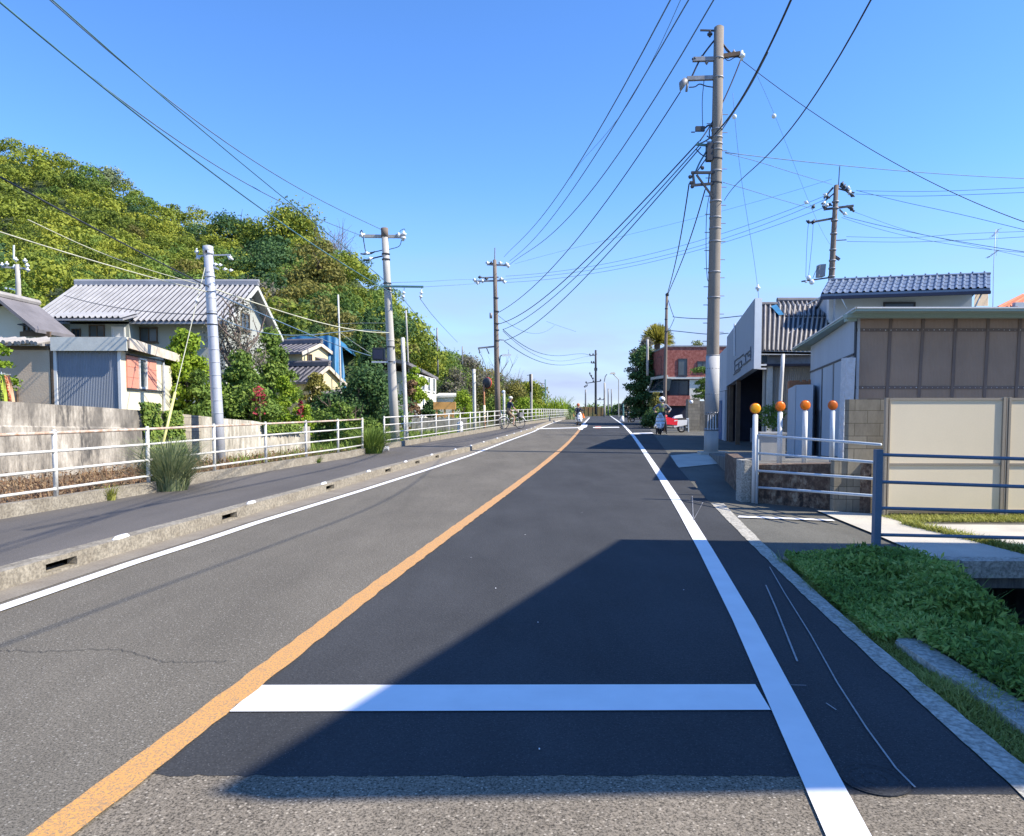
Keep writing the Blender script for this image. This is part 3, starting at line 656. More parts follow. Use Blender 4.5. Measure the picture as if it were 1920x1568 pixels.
# lush bank weeds
def bankh(x, y):
    xm = 3.45+(y-5.2)*.30
    return .08+.24*np.clip((x-2.75-.03*(y-4))/.5, 0, 1)*(.7+.3*np.sin(x*5.1+1)*np.sin(y*4.3)+.22*np.sin(x*13+y*9))*np.clip((8.0-y)/.9, .12, 1)-np.clip((x-xm)/.6, 0, 1.2)*.75
def bank(n, xlo, xhi, Y0, Y1, size, seed):
    r_ = np.random.default_rng(seed); Y = r_.uniform(Y0, Y1, n); x = np.array([SR(y) for y in Y])+.06+r_.uniform(0, 1, n)*(xhi-xlo)
    top = np.where(x > 2.75, bankh(x, Y), .05)
    lim = np.where(x > 2.95, -.45-(x-2.95)*.5, -.05); z = lim+(top-lim)*r_.uniform(0, 1, n)**.35
    z = np.minimum(z, top); c = np.stack([x, Y, z], 1); nr = np.stack([r_.normal(0, .8, n)-.3, r_.normal(0, .8, n)-.3, np.full(n, .8)], 1)
    return leaves(c, nr, size, r_, .33, .45), r_.uniform(0, 1, n)*.6+.4*(.5+.5*np.sin(x*4)*np.sin(Y*3.3))
b1, t1 = bank(52000, 0, 1.7, 5.1, 7.95, .034, 1); b2, t2 = bank(40000, .35, 1.9, 2.2, 5.4, .028, 2)
ok = b2.reshape(-1, 4, 3)[:, 0, 0] > 2.80; b2 = b2.reshape(-1, 4, 3)[ok].reshape(-1, 3); t2 = t2[ok]
nb = 4500; Yb_ = rng.uniform(2.4, 7.9, nb); xb = 2.85+rng.uniform(0, 1.1, nb); hb = bankh(xb, Yb_)
bl = blades(xb, Yb_, hb-.26, .31*rng.uniform(.5, 1.15, nb), .006, rng, .7)
V = np.concatenate([b1, b2, bl]); ti = np.concatenate([t1, t2, rng.uniform(.2, .9, len(bl)//4)])
o = mesh_np('bank_weeds', V, ti, LF['weed']); tag(o, 'lush green weeds growing up out of the canal beside the road', 'weeds'); o['kind'] = 'stuff'
bs = MB(); ys = [2, 3, 4, 5, 6, 7, 7.9]; vs = []
for Y in ys: vs += [(2.78, Y, -.02), (3.1, Y, -.04), (4.1, Y, -.55), (4.5, Y, -1.4)]
bs.add(vs, [(4*i+j, 4*i+j+1, 4*i+5+j, 4*i+4+j) for i in range(len(ys)-1) for j in range(3)]); struct(bs.build('canal_bank', M['grassg'], None, True))
n = 26000; Y_ = 2.2+rng.uniform(0, 1, n)*5.6; lo = np.array([SR(y) for y in Y_]); hi = np.where(Y_ < 5.1, 2.66+.04*(Y_-3), 2.85); hi = np.maximum(hi, lo+.08)
X_ = lo-.015+(hi-lo+.03)*rng.uniform(0, 1, n)
V = blades(X_, Y_, np.full(n, -.05), .03+.06*rng.uniform(0, 1, n)**2*(1+.8*np.sin(Y_*5)), .004, rng, 1.1)
o = mesh_np('verge_grass', V, np.clip(rng.uniform(0, 1, len(V)//4)*.7+.15, 0, 1), LF['yweed']); tag(o, 'short yellowish grass between the concrete edging and the canal', 'grass'); o['kind'] = 'stuff'
# grass strip under the cream panel fence and along the slab joint
n = 9000; X_ = rng.uniform(5.55, 9.6, n); Y_ = 10.55+rng.uniform(0, 1, n)*.62
V = blades(X_, Y_, np.full(n, .0), .03+.06*rng.uniform(0, 1, n)**2, .007, rng, 1)
s = rng.uniform(0, 1, 4200); pa = np.array([G(1700, 984).x, G(1700, 984).y]); pb = np.array([G(1990, 1052).x, G(1990, 1052).y])
c = pa+(pb-pa)*s[:, None]+rng.normal(0, .05, (4200, 2)); V = np.concatenate([V, blades(c[:, 0], c[:, 1], np.full(4200, .0), .03+.10*rng.uniform(0, 1, 4200)**2, .008, rng, .9)])
o = mesh_np('yard_grass', V, rng.uniform(.2, 1, len(V)//4), LF['yweed']); tag(o, 'strip of sunlit yellow-green grass at the foot of the cream panel fence', 'grass'); o['kind'] = 'stuff'
# ---------------------------------------------------------------- hill with its wood
HP = [(-900,180,150,520),(-500,210,150,560),(-200,240,140,600),(0,262,130,640),(60,275,128,640),(150,297,125,640),(200,327,124,640),(270,362,122,640),(310,380,120,640),(400,412,118,650),(470,420,116,650),(520,430,112,650),(548,416,110,650),(590,437,108,655),(650,472,104,660),(690,508,100,668),(720,545,100,675),(750,600,104,690),(790,640,112,705),(830,662,122,715),(880,678,135,725),(905,700,150,735),(960,722,170,750),(1000,745,190,757),(1060,765,230,764)]
hpx = [h[0] for h in HP]
def hillpt(x, t, lower=27):
    yr, Yr, yb = (float(np.interp(x, hpx, [h[k] for h in HP])) for k in (1, 2, 3))
    Yb = 52 if x < 700 else 52+(x-700)*.28
    yy = yb+(yr+lower-yb)*(t**.85); Y = Yb+(Yr-Yb)*t
    return P(x, yy, Y)
hm = MB(); xs_ = list(range(-900, 1061, 35)); tt = [0, .1, .2, .3, .4, .5, .6, .7, .8, .9, 1.0]; rows = []
for t in tt: rows.append([hillpt(x, t, 36) for x in xs_])
rows.append([Vector((p.x*1.25, p.y+60, p.z*.6)) for p in rows[-1]]); rows.append([Vector((p.x*1.5, p.y+200, -1)) for p in rows[-2]])
rows.insert(0, [Vector((p.x, p.y-4, -1)) for p in rows[0]])
nn = len(xs_); hm.add([p for r_ in rows for p in r_], [(i*nn+j, i*nn+j+1, (i+1)*nn+j+1, (i+1)*nn+j) for i in range(len(rows)-1) for j in range(nn-1)])
struct(hm.build('hill', M['hillg'], None, True))
# forest: crowns from a few templates, packed over the slope into one mass
tmpl = []
for s_ in range(7):
    lb = []
    rr = random.Random(100+s_)
    for i in range(13):
        a = rr.uniform(0, 6.28); e_ = math.asin(rr.uniform(-.1, 1)); q = rr.uniform(.5, .78); r_ = rr.uniform(.24, .40)
        lb.append((q*math.cos(a)*math.cos(e_), q*math.sin(a)*math.cos(e_), q*math.sin(e_)*.85, r_, r_, r_*.8))
    tmpl.append(crown(lb, 1200, .050, 200+s_, .16, .42, .05))
rngf = np.random.default_rng(21); VV = [[], [], [], []]; TT = [[], [], [], []]; cnt = 0
cands = []
for k in range(9000):
    x = rngf.uniform(-330, 1000); t = rngf.uniform(0.0, 1.0)**.85
    p = hillpt(x, t); 
    rad = rngf.choice([2.0, 2.6, 3.2, 4.2], p=[.3, .3, .25, .15])*rngf.uniform(.85, 1.15)*(.85+.25*(p.y/110))*(1 if x < 760 else .9)
    if all((p-q).length > .86*(rad+r2)*.66 for q, r2, *_ in cands): cands.append((p, rad, x, t))
    if len(cands) > 560: break
for p, rad, x, t in cands:
    V, ti = tmpl[rngf.integers(7)]; a = rngf.uniform(0, 6.28); ca, sa = math.cos(a), math.sin(a)
    W_ = V @ np.array([[ca, sa, 0], [-sa, ca, 0], [0, 0, 1]]); zs = rngf.uniform(.8, 1.15)
    W_ = W_*np.array([rad, rad, rad*zs])+np.array([p.x, p.y, p.z+rad*rngf.uniform(-.1, .35)])
    # colour families: sunny yellow-green on the near flank, deeper green behind the saddle, odd brown or grey tree
    fam = 0
    q_ = rngf.random()
    if x > 400: fam = 1 if q_ < .36 else 2 if q_ < .52 else 3 if q_ < .64 else 0
    else: fam = 1 if q_ < .14 else 2 if q_ < .18 else 3 if q_ < .21 else 0
    base = rngf.uniform(-.34, .22)
    VV[fam].append(W_); TT[fam].append(ti*.75+.15+base)
for fam, (lf, lab) in enumerate((('hill', 'sunlit yellow-green wood covering the hillside on the left'), ('mid', 'mid-green trees mixed through the wood on the hillside'), ('deep', 'darkest green trees scattered through the wood on the hillside'), ('olive', 'olive-brown trees scattered through the wood on the hillside'))):
    o = mesh_np('hillside_wood', np.concatenate(VV[fam]), np.concatenate(TT[fam]), LF[lf]); tag(o, lab, 'forest'); o['kind'] = 'stuff'
def htree(label, x, ytop, t, rad, lf, seed, n=3600, name='hill_tree', size=.17, ybase=None, h=None):
    g = hillpt(x, t); top = P(x, ytop, g.y); hh = top.z-g.z+1.0 if h is None else h
    return tree(name, label, 'tree', Vector((top.x, g.y, top.z-hh)), hh, rad, lf, seed, n, size, 13, .3, .25, lr=.4)
htree('big rounded bright tree standing proud on the skyline left of the tall grey pole', 540, 408, .93, 6.2, 'hill', 31, 7000, size=.2)
htree('dark green tree in the saddle of the hill crest behind the grey round pole', 432, 412, .9, 4.5, 'deep', 32)
htree('tree with golden brown foliage low on the hill above the blue tarpaulin', 600, 505, .42, 4.0, 'olive', 33, 5000)
htree('grey-green tree low on the hill above the tiled house gable', 480, 555, .3, 3.6, 'grey', 34)
htree('dark evergreen standing out of the hill below the rounded skyline tree', 505, 470, .6, 4.5, 'deep', 35, 5000)
htree('small pale-topped tree on the left ridge line', 207, 322, .98, 3.4, 'tuft', 36, 2600)
def bare(name, label, base, h, rad, seed, limbs=12):
    t = thing(name, label, 'tree', base); mb = MB(); trunk_mesh(mb, base, h*.75, .16, seed, limbs, rad, .5, sub=2); mb.build('trunk', M['twig'], t, True)
    r_ = np.random.default_rng(seed); lb = rlobes(base[0], base[1], base[2]+h*.35, base[2]+h, rad, 14, seed, .4)
    V, ti = crown(lb, 2600, .05, seed, .8, .9); mesh_np('crown', V, ti, LF['grey'], t)
p = hillpt(608, .86); q_ = P(608, 430, p.y); bare('bare_tree', 'leafless purplish tree on the skyline beside the tall pole', (q_.x, p.y, q_.z-7.5), 7.5, 4.0, 41, 16)
p = hillpt(585, .8); q_ = P(640, 460, p.y); bare('bare_tree', 'leafless grey tree on the slope just right of the purplish one', (q_.x, p.y, q_.z-6), 6, 3.2, 42, 12)
# ---------------------------------------------------------------- roofs, houses
def tile_slope(mb, r0, r1, e0, e1, pitch=.30, amp=.05, seg=8, rows=1, step=.03, mi=0, gap=0):
    r0, r1, e0, e1 = map(Vector, (r0, r1, e0, e1)); Lr = (r1-r0).length; n_t = max(3, round(Lr/pitch)); n_ = n_t*seg
    nrm = (r1-r0).cross(e0-r0).normalized()
    if nrm.z < 0: nrm = -nrm
    vs = []; fs = []; lines = []
    for k in range(rows):
        lines += [(k/rows, 0), ((k+1)/rows-1e-4, step if rows > 1 else 0)]
    for t, lift in lines:
        for i in range(n_+1):
            s_ = i/n_; a = r0+(r1-r0)*s_; b_ = e0+(e1-e0)*s_; ph = (i % seg)/seg
            h = amp*(math.sin(ph*2*math.pi)**.7 if ph < .5 else 0)*1.0 if seg > 4 else amp*(.5+.5*math.cos(2*math.pi*ph))
            vs.append(a+(b_-a)*t+nrm*(h+lift+.01))
    for r_ in range(len(lines)-1):
        for i in range(n_): a = r_*(n_+1)+i; fs.append((a, a+1, a+n_+2, a+n_+1))
    mb.add(vs, fs, mi)
    if gap:  # trough faces take the painted rib-shadow material
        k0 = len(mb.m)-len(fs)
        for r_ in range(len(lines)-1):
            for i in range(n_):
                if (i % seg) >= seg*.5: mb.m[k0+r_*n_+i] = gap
def slabq(mb, q, th, mi=0):
    q = [Vector(p) for p in q]; mb.hexa([p-Vector((0, 0, th)) for p in q], q, mi)
def window(parent, o, e, n, w_, h, fmat='frame', gmat='glass', mull=1, t=.05, name='window', sill=True, proud=.06):
    """o: lower-left corner on wall, e: unit along wall, n: outward unit"""
    o, e, n = Vector(o), Vector(e).normalized(), Vector(n).normalized(); up = Vector((0, 0, 1)); mb = MB(); oo = o-n*.02
    d = n*(proud+.02)
    mb.ob(oo, e*w_, up*t, d); mb.ob(oo+up*(h-t), e*w_, up*t, d); mb.ob(oo+up*t, e*t, up*(h-2*t), d); mb.ob(oo+up*t+e*(w_-t), e*t, up*(h-2*t), d)
    for k in range(mull): mb.ob(oo+up*t+e*(w_*(k+1)/(mull+1)-t*.4), e*t*.8, up*(h-2*t), d*.85)
    if sill: mb.ob(oo-up*.06-e*.04, e*(w_+.08), up*.057, n*(proud+.07))
    f = mb.build(name, M[fmat], parent)
    g = MB(); g.ob(oo+up*t+e*t, e*(w_-2*t), up*(h-2*t), n*.035); g.build('pane', M[gmat], f); return f
def gable_house(name, label, A, u, Lg, Wd, z0, zw, zr, wall, roof, over=.5, pitch=.3, amp=.05, cat='house', vov=.4, rows=1, frame='wood', loc0=None):
    A = Vector((A[0], A[1], 0)); u = Vector((u[0], u[1], 0)).normalized(); v = Vector((-u.y, u.x, 0))
    t = thing(name, label, cat, (A.x, A.y, z0)); C = lambda a, b, z: A+u*a+v*b+Vector((0, 0, z)); 
    mb = MB()
    for a0, a1 in ((0, Lg),):
        pts = [C(a0, 0, z0), C(a0, Wd, z0), C(a0, Wd, zw), C(a0, Wd/2, zr), C(a0, 0, zw)]; p2 = [p+u*Lg for p in pts]; mb.hexa(pts, p2)
    mb.build('wall', M[wall], t)
    sl_ = (zr-zw)/(Wd/2); ze = zw-sl_*over+.06; zt = zr+.06
    rf = MB(); slabq(rf, [C(-vov, -over, ze), C(Lg+vov, -over, ze), C(Lg+vov, Wd/2, zt), C(-vov, Wd/2, zt)], .10)
    slabq(rf, [C(-vov, Wd+over, ze), C(-vov, Wd/2, zt), C(Lg+vov, Wd/2, zt), C(Lg+vov, Wd+over, ze)], .10)
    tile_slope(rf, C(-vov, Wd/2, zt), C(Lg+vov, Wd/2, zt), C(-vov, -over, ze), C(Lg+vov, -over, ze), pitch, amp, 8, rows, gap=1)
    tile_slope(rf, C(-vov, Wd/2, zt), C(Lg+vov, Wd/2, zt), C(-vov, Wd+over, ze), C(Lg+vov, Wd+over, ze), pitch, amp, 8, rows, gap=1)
    r_ = rf.build('roof', [M[roof], M['rtrough_shade']], t)
    rd = MB(); rd.ob(C(-vov-.05, Wd/2-.13, zt), u*(Lg+2*vov+.1), v*.26, Vector((0, 0, .2))); rd.tube([C(-vov-.08, Wd/2, zt+.22), C(Lg+vov+.08, Wd/2, zt+.22)], .10, 8)
    rd.build('ridge', M[roof], r_)
    for a in (-vov-.03, Lg+vov-.0):
        for s0, s1 in ((C(a, -over, ze-.08), C(a, Wd/2, zt-.08)), (C(a, Wd+over, ze-.08), C(a, Wd/2, zt-.08))): vb = MB(); vb.bar(s0, s1, .05, .2); vb.build('verge_board', M[frame], r_)
    return t, C, u, v
def xw(x, Y): return P(x, 770, Y).x
# big tiled house: long side to the street
A = (xw(101, 35.3), 35.3); bx1 = xw(424, 35.3)
bh, C, u, v = gable_house('tiled_house', 'large low house with a silver-grey striped tile roof and grey-green walls', A, (1, .0), bx1-A[0], 6.2, 1.3, Z(588, 35.3), Z(538, 38.4), 'plaster_g', 'rtile', 1.0, .26, .10, vov=.55, frame='fascia')
pw = MB(); pj0, pj1 = xw(136, 34.3), xw(246, 34.3); zpe = Z(598, 33.4)
pw.bb((pj0, 34.3, 1.3), (pj1, 35.28, Z(600, 34.3))); pw.build('porch_wall', M['plaster_g'], bh)
pr = MB(); zj = Z(588, 34.5); slabq(pr, [(pj0-.3, 33.2, zpe-.02), (pj1+.3, 33.2, zpe-.02), (pj1+.3, 34.6, zj-.02), (pj0-.3, 34.6, zj-.02)], .08)
tile_slope(pr, (pj0-.3, 34.6, zj), (pj1+.3, 34.6, zj), (pj0-.3, 33.2, zpe), (pj1+.3, 33.2, zpe), .26, .10, gap=1); pr.build('porch_roof', [M['rtile'], M['rtrough_shade']], bh)
window(bh, (xw(105, 35.3), 35.3, Z(611, 35.3)), (1, 0, 0), (0, -1, 0), .42, .38, 'wood', mull=0)
window(bh, (xw(172, 34.3), 34.3, Z(634, 34.3)), (1, 0, 0), (0, -1, 0), .72, .6, 'wood', 'glass2')
window(bh, (xw(140, 34.3), 34.3, Z(634, 34.3)), (1, 0, 0), (0, -1, 0), .4, .42, 'wood')
window(bh, (xw(266, 35.3), 35.3, Z(642, 35.3)), (1, 0, 0), (0, -1, 0), .85, .7, 'wood', 'glass2')
window(bh, (xw(214, 34.3), 34.3, Z(634, 34.3)), (1, 0, 0), (0, -1, 0), .62, .52, 'frame', 'frame', 0)
ge = Vector((bx1, 35.3, 0)); window(bh, (bx1, 37.4, Z(618, 37.4)), (0, 1, 0), (1, 0, 0), 1.2, .9, 'wood')
# small white house far left
t = thing('white_house', 'small white plastered house with a drooping grey roof at the left edge', 'house', (xw(20, 31), 31, 1.3))
wx = [xw(-60, 31), xw(71, 31)]; ax = xw(30, 31)
m_ = MB(); pts = [(wx[0], 31, 1.2), (wx[1], 31, 1.2), (wx[1], 31, Z(604, 31)), (ax, 31, Z(571, 31)), (wx[0], 31, Z(586, 31))]; m_.hexa(pts, [(p[0], 32.4, p[2]) for p in pts]); m_.build('wall', M['plaster_w'], t)
m_ = MB(); a_, b_ = (ax, Z(560, 31)), (xw(103, 31), Z(622, 31)); l_ = (xw(-75, 31), Z(571, 31))
slabq(m_, [(ax, 29.9, a_[1]), (b_[0], 29.9, b_[1]), (b_[0], 32.6, b_[1]), (ax, 32.6, a_[1])], .14); slabq(m_, [(l_[0], 29.9, l_[1]), (ax-.01, 29.9, a_[1]), (ax-.01, 32.6, a_[1]), (l_[0], 32.6, l_[1])], .14)
for k in range(5): m_.ob((ax+.2+k*(b_[0]-ax)/5, 29.95, a_[1]-(a_[1]-b_[1])*(k+.15)/5-.30), (.08, 0, -.05), (0, 2.4, 0), (0, 0, .16))
rf_ = m_.build('roof', M['rshade'], t); m_ = MB(); m_.tube([(ax, 29.8, a_[1]+.06), (ax, 32.7, a_[1]+.06)], .14, 8); m_.build('ridge', M['rtile2'], rf_)
window(t, (xw(50, 31), 31, Z(622, 31)), (1, 0, 0), (0, -1, 0), .42, .34, 'wood'); m_ = MB(); m_.ob((xw(47, 31), 30.7, Z(611, 31)), (.62, 0, -.1), (0, .3, .05), (0, 0, .04)); m_.build('window_hood', M['dark'], t)
m_ = MB(); m_.bb((xw(42, 30.6), 30.6, Z(631, 30.6)), (xw(98, 30.6), 30.7, Z(622, 30.6))); m_.build('balcony_rail', M['wood'], t)
# old mud-walled outbuilding behind the retaining wall
Ym = 19.95; t = thing('mud_wall_outbuilding', 'old tan mud-plastered outbuilding topped with broken grey tiles', 'outbuilding', (xw(50, Ym), Ym, 1.4))
m_ = MB(); m_.bb((xw(-150, Ym), Ym, 1.3), (xw(96, Ym), Ym+.3, Z(650, Ym))); m_.build('wall', M['mud'], t)
m_ = MB(); m_.bb((xw(-150, Ym)-.1, Ym-.05, Z(656, Ym)), (xw(97, Ym), Ym-.002, Z(650, Ym)+.02)); m_.build('beam', M['wood'], t)
m_ = MB(); rr = random.Random(5); x = xw(-150, Ym); xe = xw(93, Ym)
while x < xe:
    zz = Z(643, Ym)+rr.uniform(-.02, .03); a = rr.uniform(-.1, .1); rad_ = .055
    m_.tube([(x, Ym-.30+rr.uniform(-.05, .03), zz-.03), (x+a*.3, Ym+.5, zz+.14)], [rad_, rad_], 8); x += rr.uniform(.10, .15)
slabq(m_, [(xw(-150, Ym), Ym-.22, Z(646, Ym)), (xe, Ym-.22, Z(646, Ym)), (xe-.1, Ym+3.2, Z(622, Ym)), (xw(-150, Ym), Ym+3.2, Z(622, Ym))], .06)
m_.build('roof', M['rtile2'], t)
m_ = MB(); m_.bb((xw(97, 19.9), 19.93, 1.3), (xw(101, 19.9), 20.0, Z(655, 19.9))); m_.build('corner_post', M['wood'], t); m_ = MB(); m_.bb((xw(31, 19.9), 19.88, 1.3), (xw(33.5, 19.9), 19.94, Z(727, 19.9))); m_.build('corner_post', M['wood'], t)
# small shed with salmon shutters
Ys = 20.0; c0 = Vector((xw(107, Ys), Ys, 1.2)); c1 = Vector((xw(228, Ys), Ys, 1.2)); c2 = Vector((xw(324, 24.2), 24.2, 1.2)); c3 = c2+(c0-c1)
sh = thing('garden_shed', 'small flat-roofed shed with shade-grey front and pale yellow side with salmon shutters', 'shed', c1)
ztp = Z(657, Ys); ztb = Z(688, 24.2); up = Vector((0, 0, 1)); lift = lambda p, z: Vector((p.x, p.y, z))
m_ = MB(); m_.hexa([c0, c1, c2, c3], [lift(c0, ztp), lift(c1, ztp), lift(c2, ztb), lift(c3, ztb)]); m_.build('wall', M['shedy'], sh)
m_ = MB(); n_ = 40
vs = []; 
for i in range(n_*4+1):
    p = c0+(c1-c0)*(i/(n_*4))*.985; vs += [(p.x, p.y-.012-.008*math.sin(i*math.pi/2), 1.2), (p.x, p.y-.012-.008*math.sin(i*math.pi/2), ztp)]
m_.add(vs, [(2*i, 2*i+1, 2*i+3, 2*i+2) for i in range(n_*4)]); m_.build('front_sheet', M['shedg'], sh)
m_ = MB(); m_.bb((c0.x-.05, Ys-.06, 1.2), (c0.x+.06, Ys-.03, ztp)); m_.build('corner_trim', M['frame'], sh); m_ = MB(); m_.bb((c1.x-.05, Ys-.05, 1.2), (c1.x+.03, Ys-.025, ztp)); m_.build('corner_trim', M['frame'], sh)
f0, f1 = P(98, 632, 19.86), P(238, 632, 19.86); b1_ = P(336, 664, 24.8); b0_ = b1_+(f0-f1)
m_ = MB(); m_.hexa([f0-up*.10, f1-up*.10, b1_-up*.10, b0_-up*.10], [f0, f1, b1_, b0_]); rf = m_.build('roof', M['rustf'], sh)
m_ = MB(); m_.ob(f0+Vector((-.03, -.05, -.37)), (f1-f0)*1.02, (0, .045, 0), (0, 0, .36)); m_.build('fascia', M['fascia'], rf)
m_ = MB(); e_ = (b1_-f1); m_.ob(f1+Vector((.035, 0, -.3)), (.04, 0, 0), e_, (0, 0, .27)); m_.build('side_fascia', M['rustf'], rf)
e_ = (c2-c1).normalized(); n_ = Vector((e_.y, -e_.x, 0)); Ls = (c2-c1).length
def side(px, py):   # point of the shed's side wall seen at a pixel
    d = ray(px, py); o_ = Vector((0, 0, CH)); k = (c1-o_).dot(n_)/d.dot(n_); return o_+d*k
a0, a1 = side(237, 726), side(292, 735); h_ = .88
for nm, f_0, f_1, mt in (('shutter', 0, .36, 'shutter'), ('shutter', .66, 1, 'shutter')):
    m_ = MB(); lo = lift(a0, 0)+(lift(a1, 0)-lift(a0, 0))*f_0; ln = (lift(a1, 0)-lift(a0, 0))*(f_1-f_0); z_ = Z(727, a0.y)
    m_.ob(lift(lo, z_)+n_*.005, ln, n_*.035, up*h_)
    for r_ in range(1, 3): m_.ob(lift(lo, z_+h_*r_/3)+n_*.04, ln, n_*.008, up*.02)
    m_.build(nm, M[mt], sh)
wl = lift(a0, z_)+(lift(a1, 0)-lift(a0, 0))*.38; window(sh, wl, e_, n_, (lift(a1, 0)-lift(a0, 0)).length*.26, h_, 'frame', 'glass2', 0, sill=False)
m_ = MB(); tl = (lift(a1, 0)-lift(a0, 0)); m_.ob(lift(a0, z_+h_+.02)+n_*.005, tl*1.25, n_*.10, up*.035); m_.ob(lift(a0, z_-.05)+n_*.005, tl*1.25, n_*.06, up*.035); m_.build('shutter_track', M['dark'], sh)
m_ = MB(); pp = side(303, 700); m_.tube([lift(pp, 1.2)+n_*.06, lift(pp, Z(680, pp.y))+n_*.06], .035, 8); m_.build('downpipe', M['galv'], sh)
# banners at the far left
for k, (x0, x1, yt, cl, ink, lab, wl_) in enumerate(((-2, 10.5, 702, 'lime_cloth', 'ink', 'lime banner with black characters at the left edge', 'ソ6ろ'), (11, 25, 704, 'peach_cloth', 'verm', 'leaning peach banner with vermilion characters beside the tan wall', ''))):
    Yb = 17.0+.12*k; a_, b_ = P(x0, 757, Yb), P(x1+3, 757, Yb); c_, d_ = P(x0-6, yt, Yb), P(x1-7 if k else x1-3, yt, Yb)
    bt = thing('banner', lab, 'banner', (a_.x, Yb, a_.z-.5)); m_ = MB(); N = 8; vs = []
    for i in range(N+1):
        t_ = i/N; l_, r_ = a_+(c_-a_)*t_, b_+(d_-b_)*t_
        for j in range(5): q = l_+(r_-l_)*j/4; vs.append(q+Vector((0, .02*math.sin(j*1.7+t_*3), 0)))
    m_.add(vs, [(i*5+j, i*5+j+1, i*5+j+6, i*5+j+5) for i in range(N) for j in range(4)])
    m_.add([Vector(p)+Vector((0, .006, 0)) for p in vs], [(i*5+j, i*5+j+5, i*5+j+6, i*5+j+1) for i in range(N) for j in range(4)]); m_.build('cloth', M[cl], bt)
    m_ = MB(); m_.tube([a_+Vector((-.03, 0, -.8)), c_+Vector((-.03, 0, .08))], .012, 6); m_.tube([c_+Vector((-.04, 0, .02)), d_+Vector((.02, 0, .02))], .008, 6); m_.build('pole', M['frame'], bt)
    m_ = MB(); ctr = (a_+b_)/2; cte = (c_+d_)/2; w_ = (b_-a_).length
    for i in range(6):   # column of character-like strokes
        q = ctr+(cte-ctr)*((i+.5)/6)+Vector((0, -.035, 0)); s_ = .045
        for (ax0, az0, ax1, az1) in ([(-1, .8, 1, .8), (0, 1, 0, -1), (-1, -.8, 1, -.8)], [(-.9, .9, -.9, -.9), (.9, .9, .9, -.9), (-.9, .9, .9, .9), (-.9, 0, .9, 0)], [(-1, .4, 1, .4), (-.2, 1, -.9, -1), (.2, .4, .9, -1)])[i % 3]:
            m_.bar(q+Vector((ax0*s_, 0, az0*s_)), q+Vector((ax1*s_, 0, az1*s_)), .018, .012)
    m_.build('lettering', M[ink], bt)
tree('shrub', 'yellow-green shrub behind the lime banner at the left edge', 'shrub', P(-2, 755, 17.8)-Vector((0, 0, .4)), 2.1, .42, 'lime', 61, 1400, .05, 8, .1, .03)
# pale yellow two-storey house group
def yhouse(nm, lab, px_apex, py_apex, Y, Lg, Wd, zw_px, z0, roofm='rshade', wall='yellow'):
    ap = P(px_apex, py_apex, Y); u = Vector((1, -.30, 0)).normalized(); v = Vector((-u.y, u.x, 0))
    A = Vector((ap.x, ap.y, 0))-u*Lg-v*Wd/2
    return gable_house(nm, lab, A, u, Lg, Wd, z0, Z(zw_px, Y), ap.z, wall, roofm, .35, .35, .03, vov=.2, frame='rustf')
yh, C, u, v = yhouse('yellow_house', 'cream-yellow gabled house with grey roof in front of the blue tarpaulin', 597, 646, 46, 5.6, 3.6, 664, .5)
window(yh, C(5.6, .5, Z(680, 46)), v, u, .5, .45, 'wood'); m_ = MB(); m_.ob(C(5.6, 1.4, Z(672, 46)), v*1.1, u*.5-Vector((0, 0, .2)), Vector((0, 0, .06))); m_.build('window_hood', M['rshade'], yh)
yh2, C, u, v = yhouse('yellow_annex', 'lower cream-yellow gabled annex in front of the yellow house', 611, 688, 43.5, 3.4, 3.6, 716, .3)
m_ = MB(); m_.ob(C(-1.8, -.9, Z(700, 43)), u*3.6, v*1.4+Vector((0, 0, .5)), Vector((0, 0, .08))); m_.build('lean_to_roof', M['rshade'], yh2)
p0 = P(585, 738, 42); m_ = MB(); slabq(m_, [p0, p0+Vector((1.4, -.3, 0)), p0+Vector((1.5, 1, .25)), p0+Vector((.1, 1.2, .25))], .12); m_.hexa([p0+Vector((.1, .1, -1.6)), p0+Vector((1.2, -.1, -1.6)), p0+Vector((1.2, .9, -1.6)), p0+Vector((.1, .9, -1.6))], [p0+Vector((.1, .1, -.12)), p0+Vector((1.2, -.1, -.12)), p0+Vector((1.2, .9, -.12)), p0+Vector((.1, .9, -.12))])
tag(m_.build('lean_to_shed', M['rshade']), 'small grey lean-to shed below the yellow annex', 'shed')
# blue tarpaulin draped over a frame
Yt = 47.5; tp = thing('tarpaulin', 'bright blue tarpaulin draped in folds over a frame behind the yellow house', 'tarpaulin', (xw(620, Yt), Yt, 1))
prof = [(540, 634), (565, 629), (590, 631), (610, 629), (625, 630), (637, 633), (642, 642), (648, 668), (643, 695), (641, 724)]
rr = random.Random(2); N = 60; vs = []; H_ = 14
topf = lambda s_: np.interp(s_, [0, .25, .5, .75, .9, 1], [634, 630, 632, 629, 633, 650])
for i in range(N+1):
    s_ = i/N; x = 538+s_*103
    for j in range(H_+1):
        t_ = j/H_; y = topf(s_)+(728-topf(s_))*t_; xx = x+t_*s_*8
        vs.append(P(xx, y, Yt+.16*math.sin(i*.55+2.4*math.sin(i*.13)+t_*2.5)*(.15+t_)+.35*math.sin(i*.21+1)*t_-.9*t_*s_))
f_ = [(i*(H_+1)+j, i*(H_+1)+j+1, (i+1)*(H_+1)+j+1, (i+1)*(H_+1)+j) for i in range(N) for j in range(H_)]
m_ = MB(); m_.add(vs, f_); bk = [Vector(v_)+Vector((.0, .03, 0)) for v_ in vs]; m_.add(bk, [g[::-1] for g in f_])
tops_ = [vs[i*(H_+1)] for i in range(N+1)]; m_.add(tops_+[p+Vector((0, 5, -.4)) for p in tops_], [(i, i+1, i+N+2, i+N+1) for i in range(N)]); m_.build('sheet', M['tarp'], tp, True)
m_ = MB()
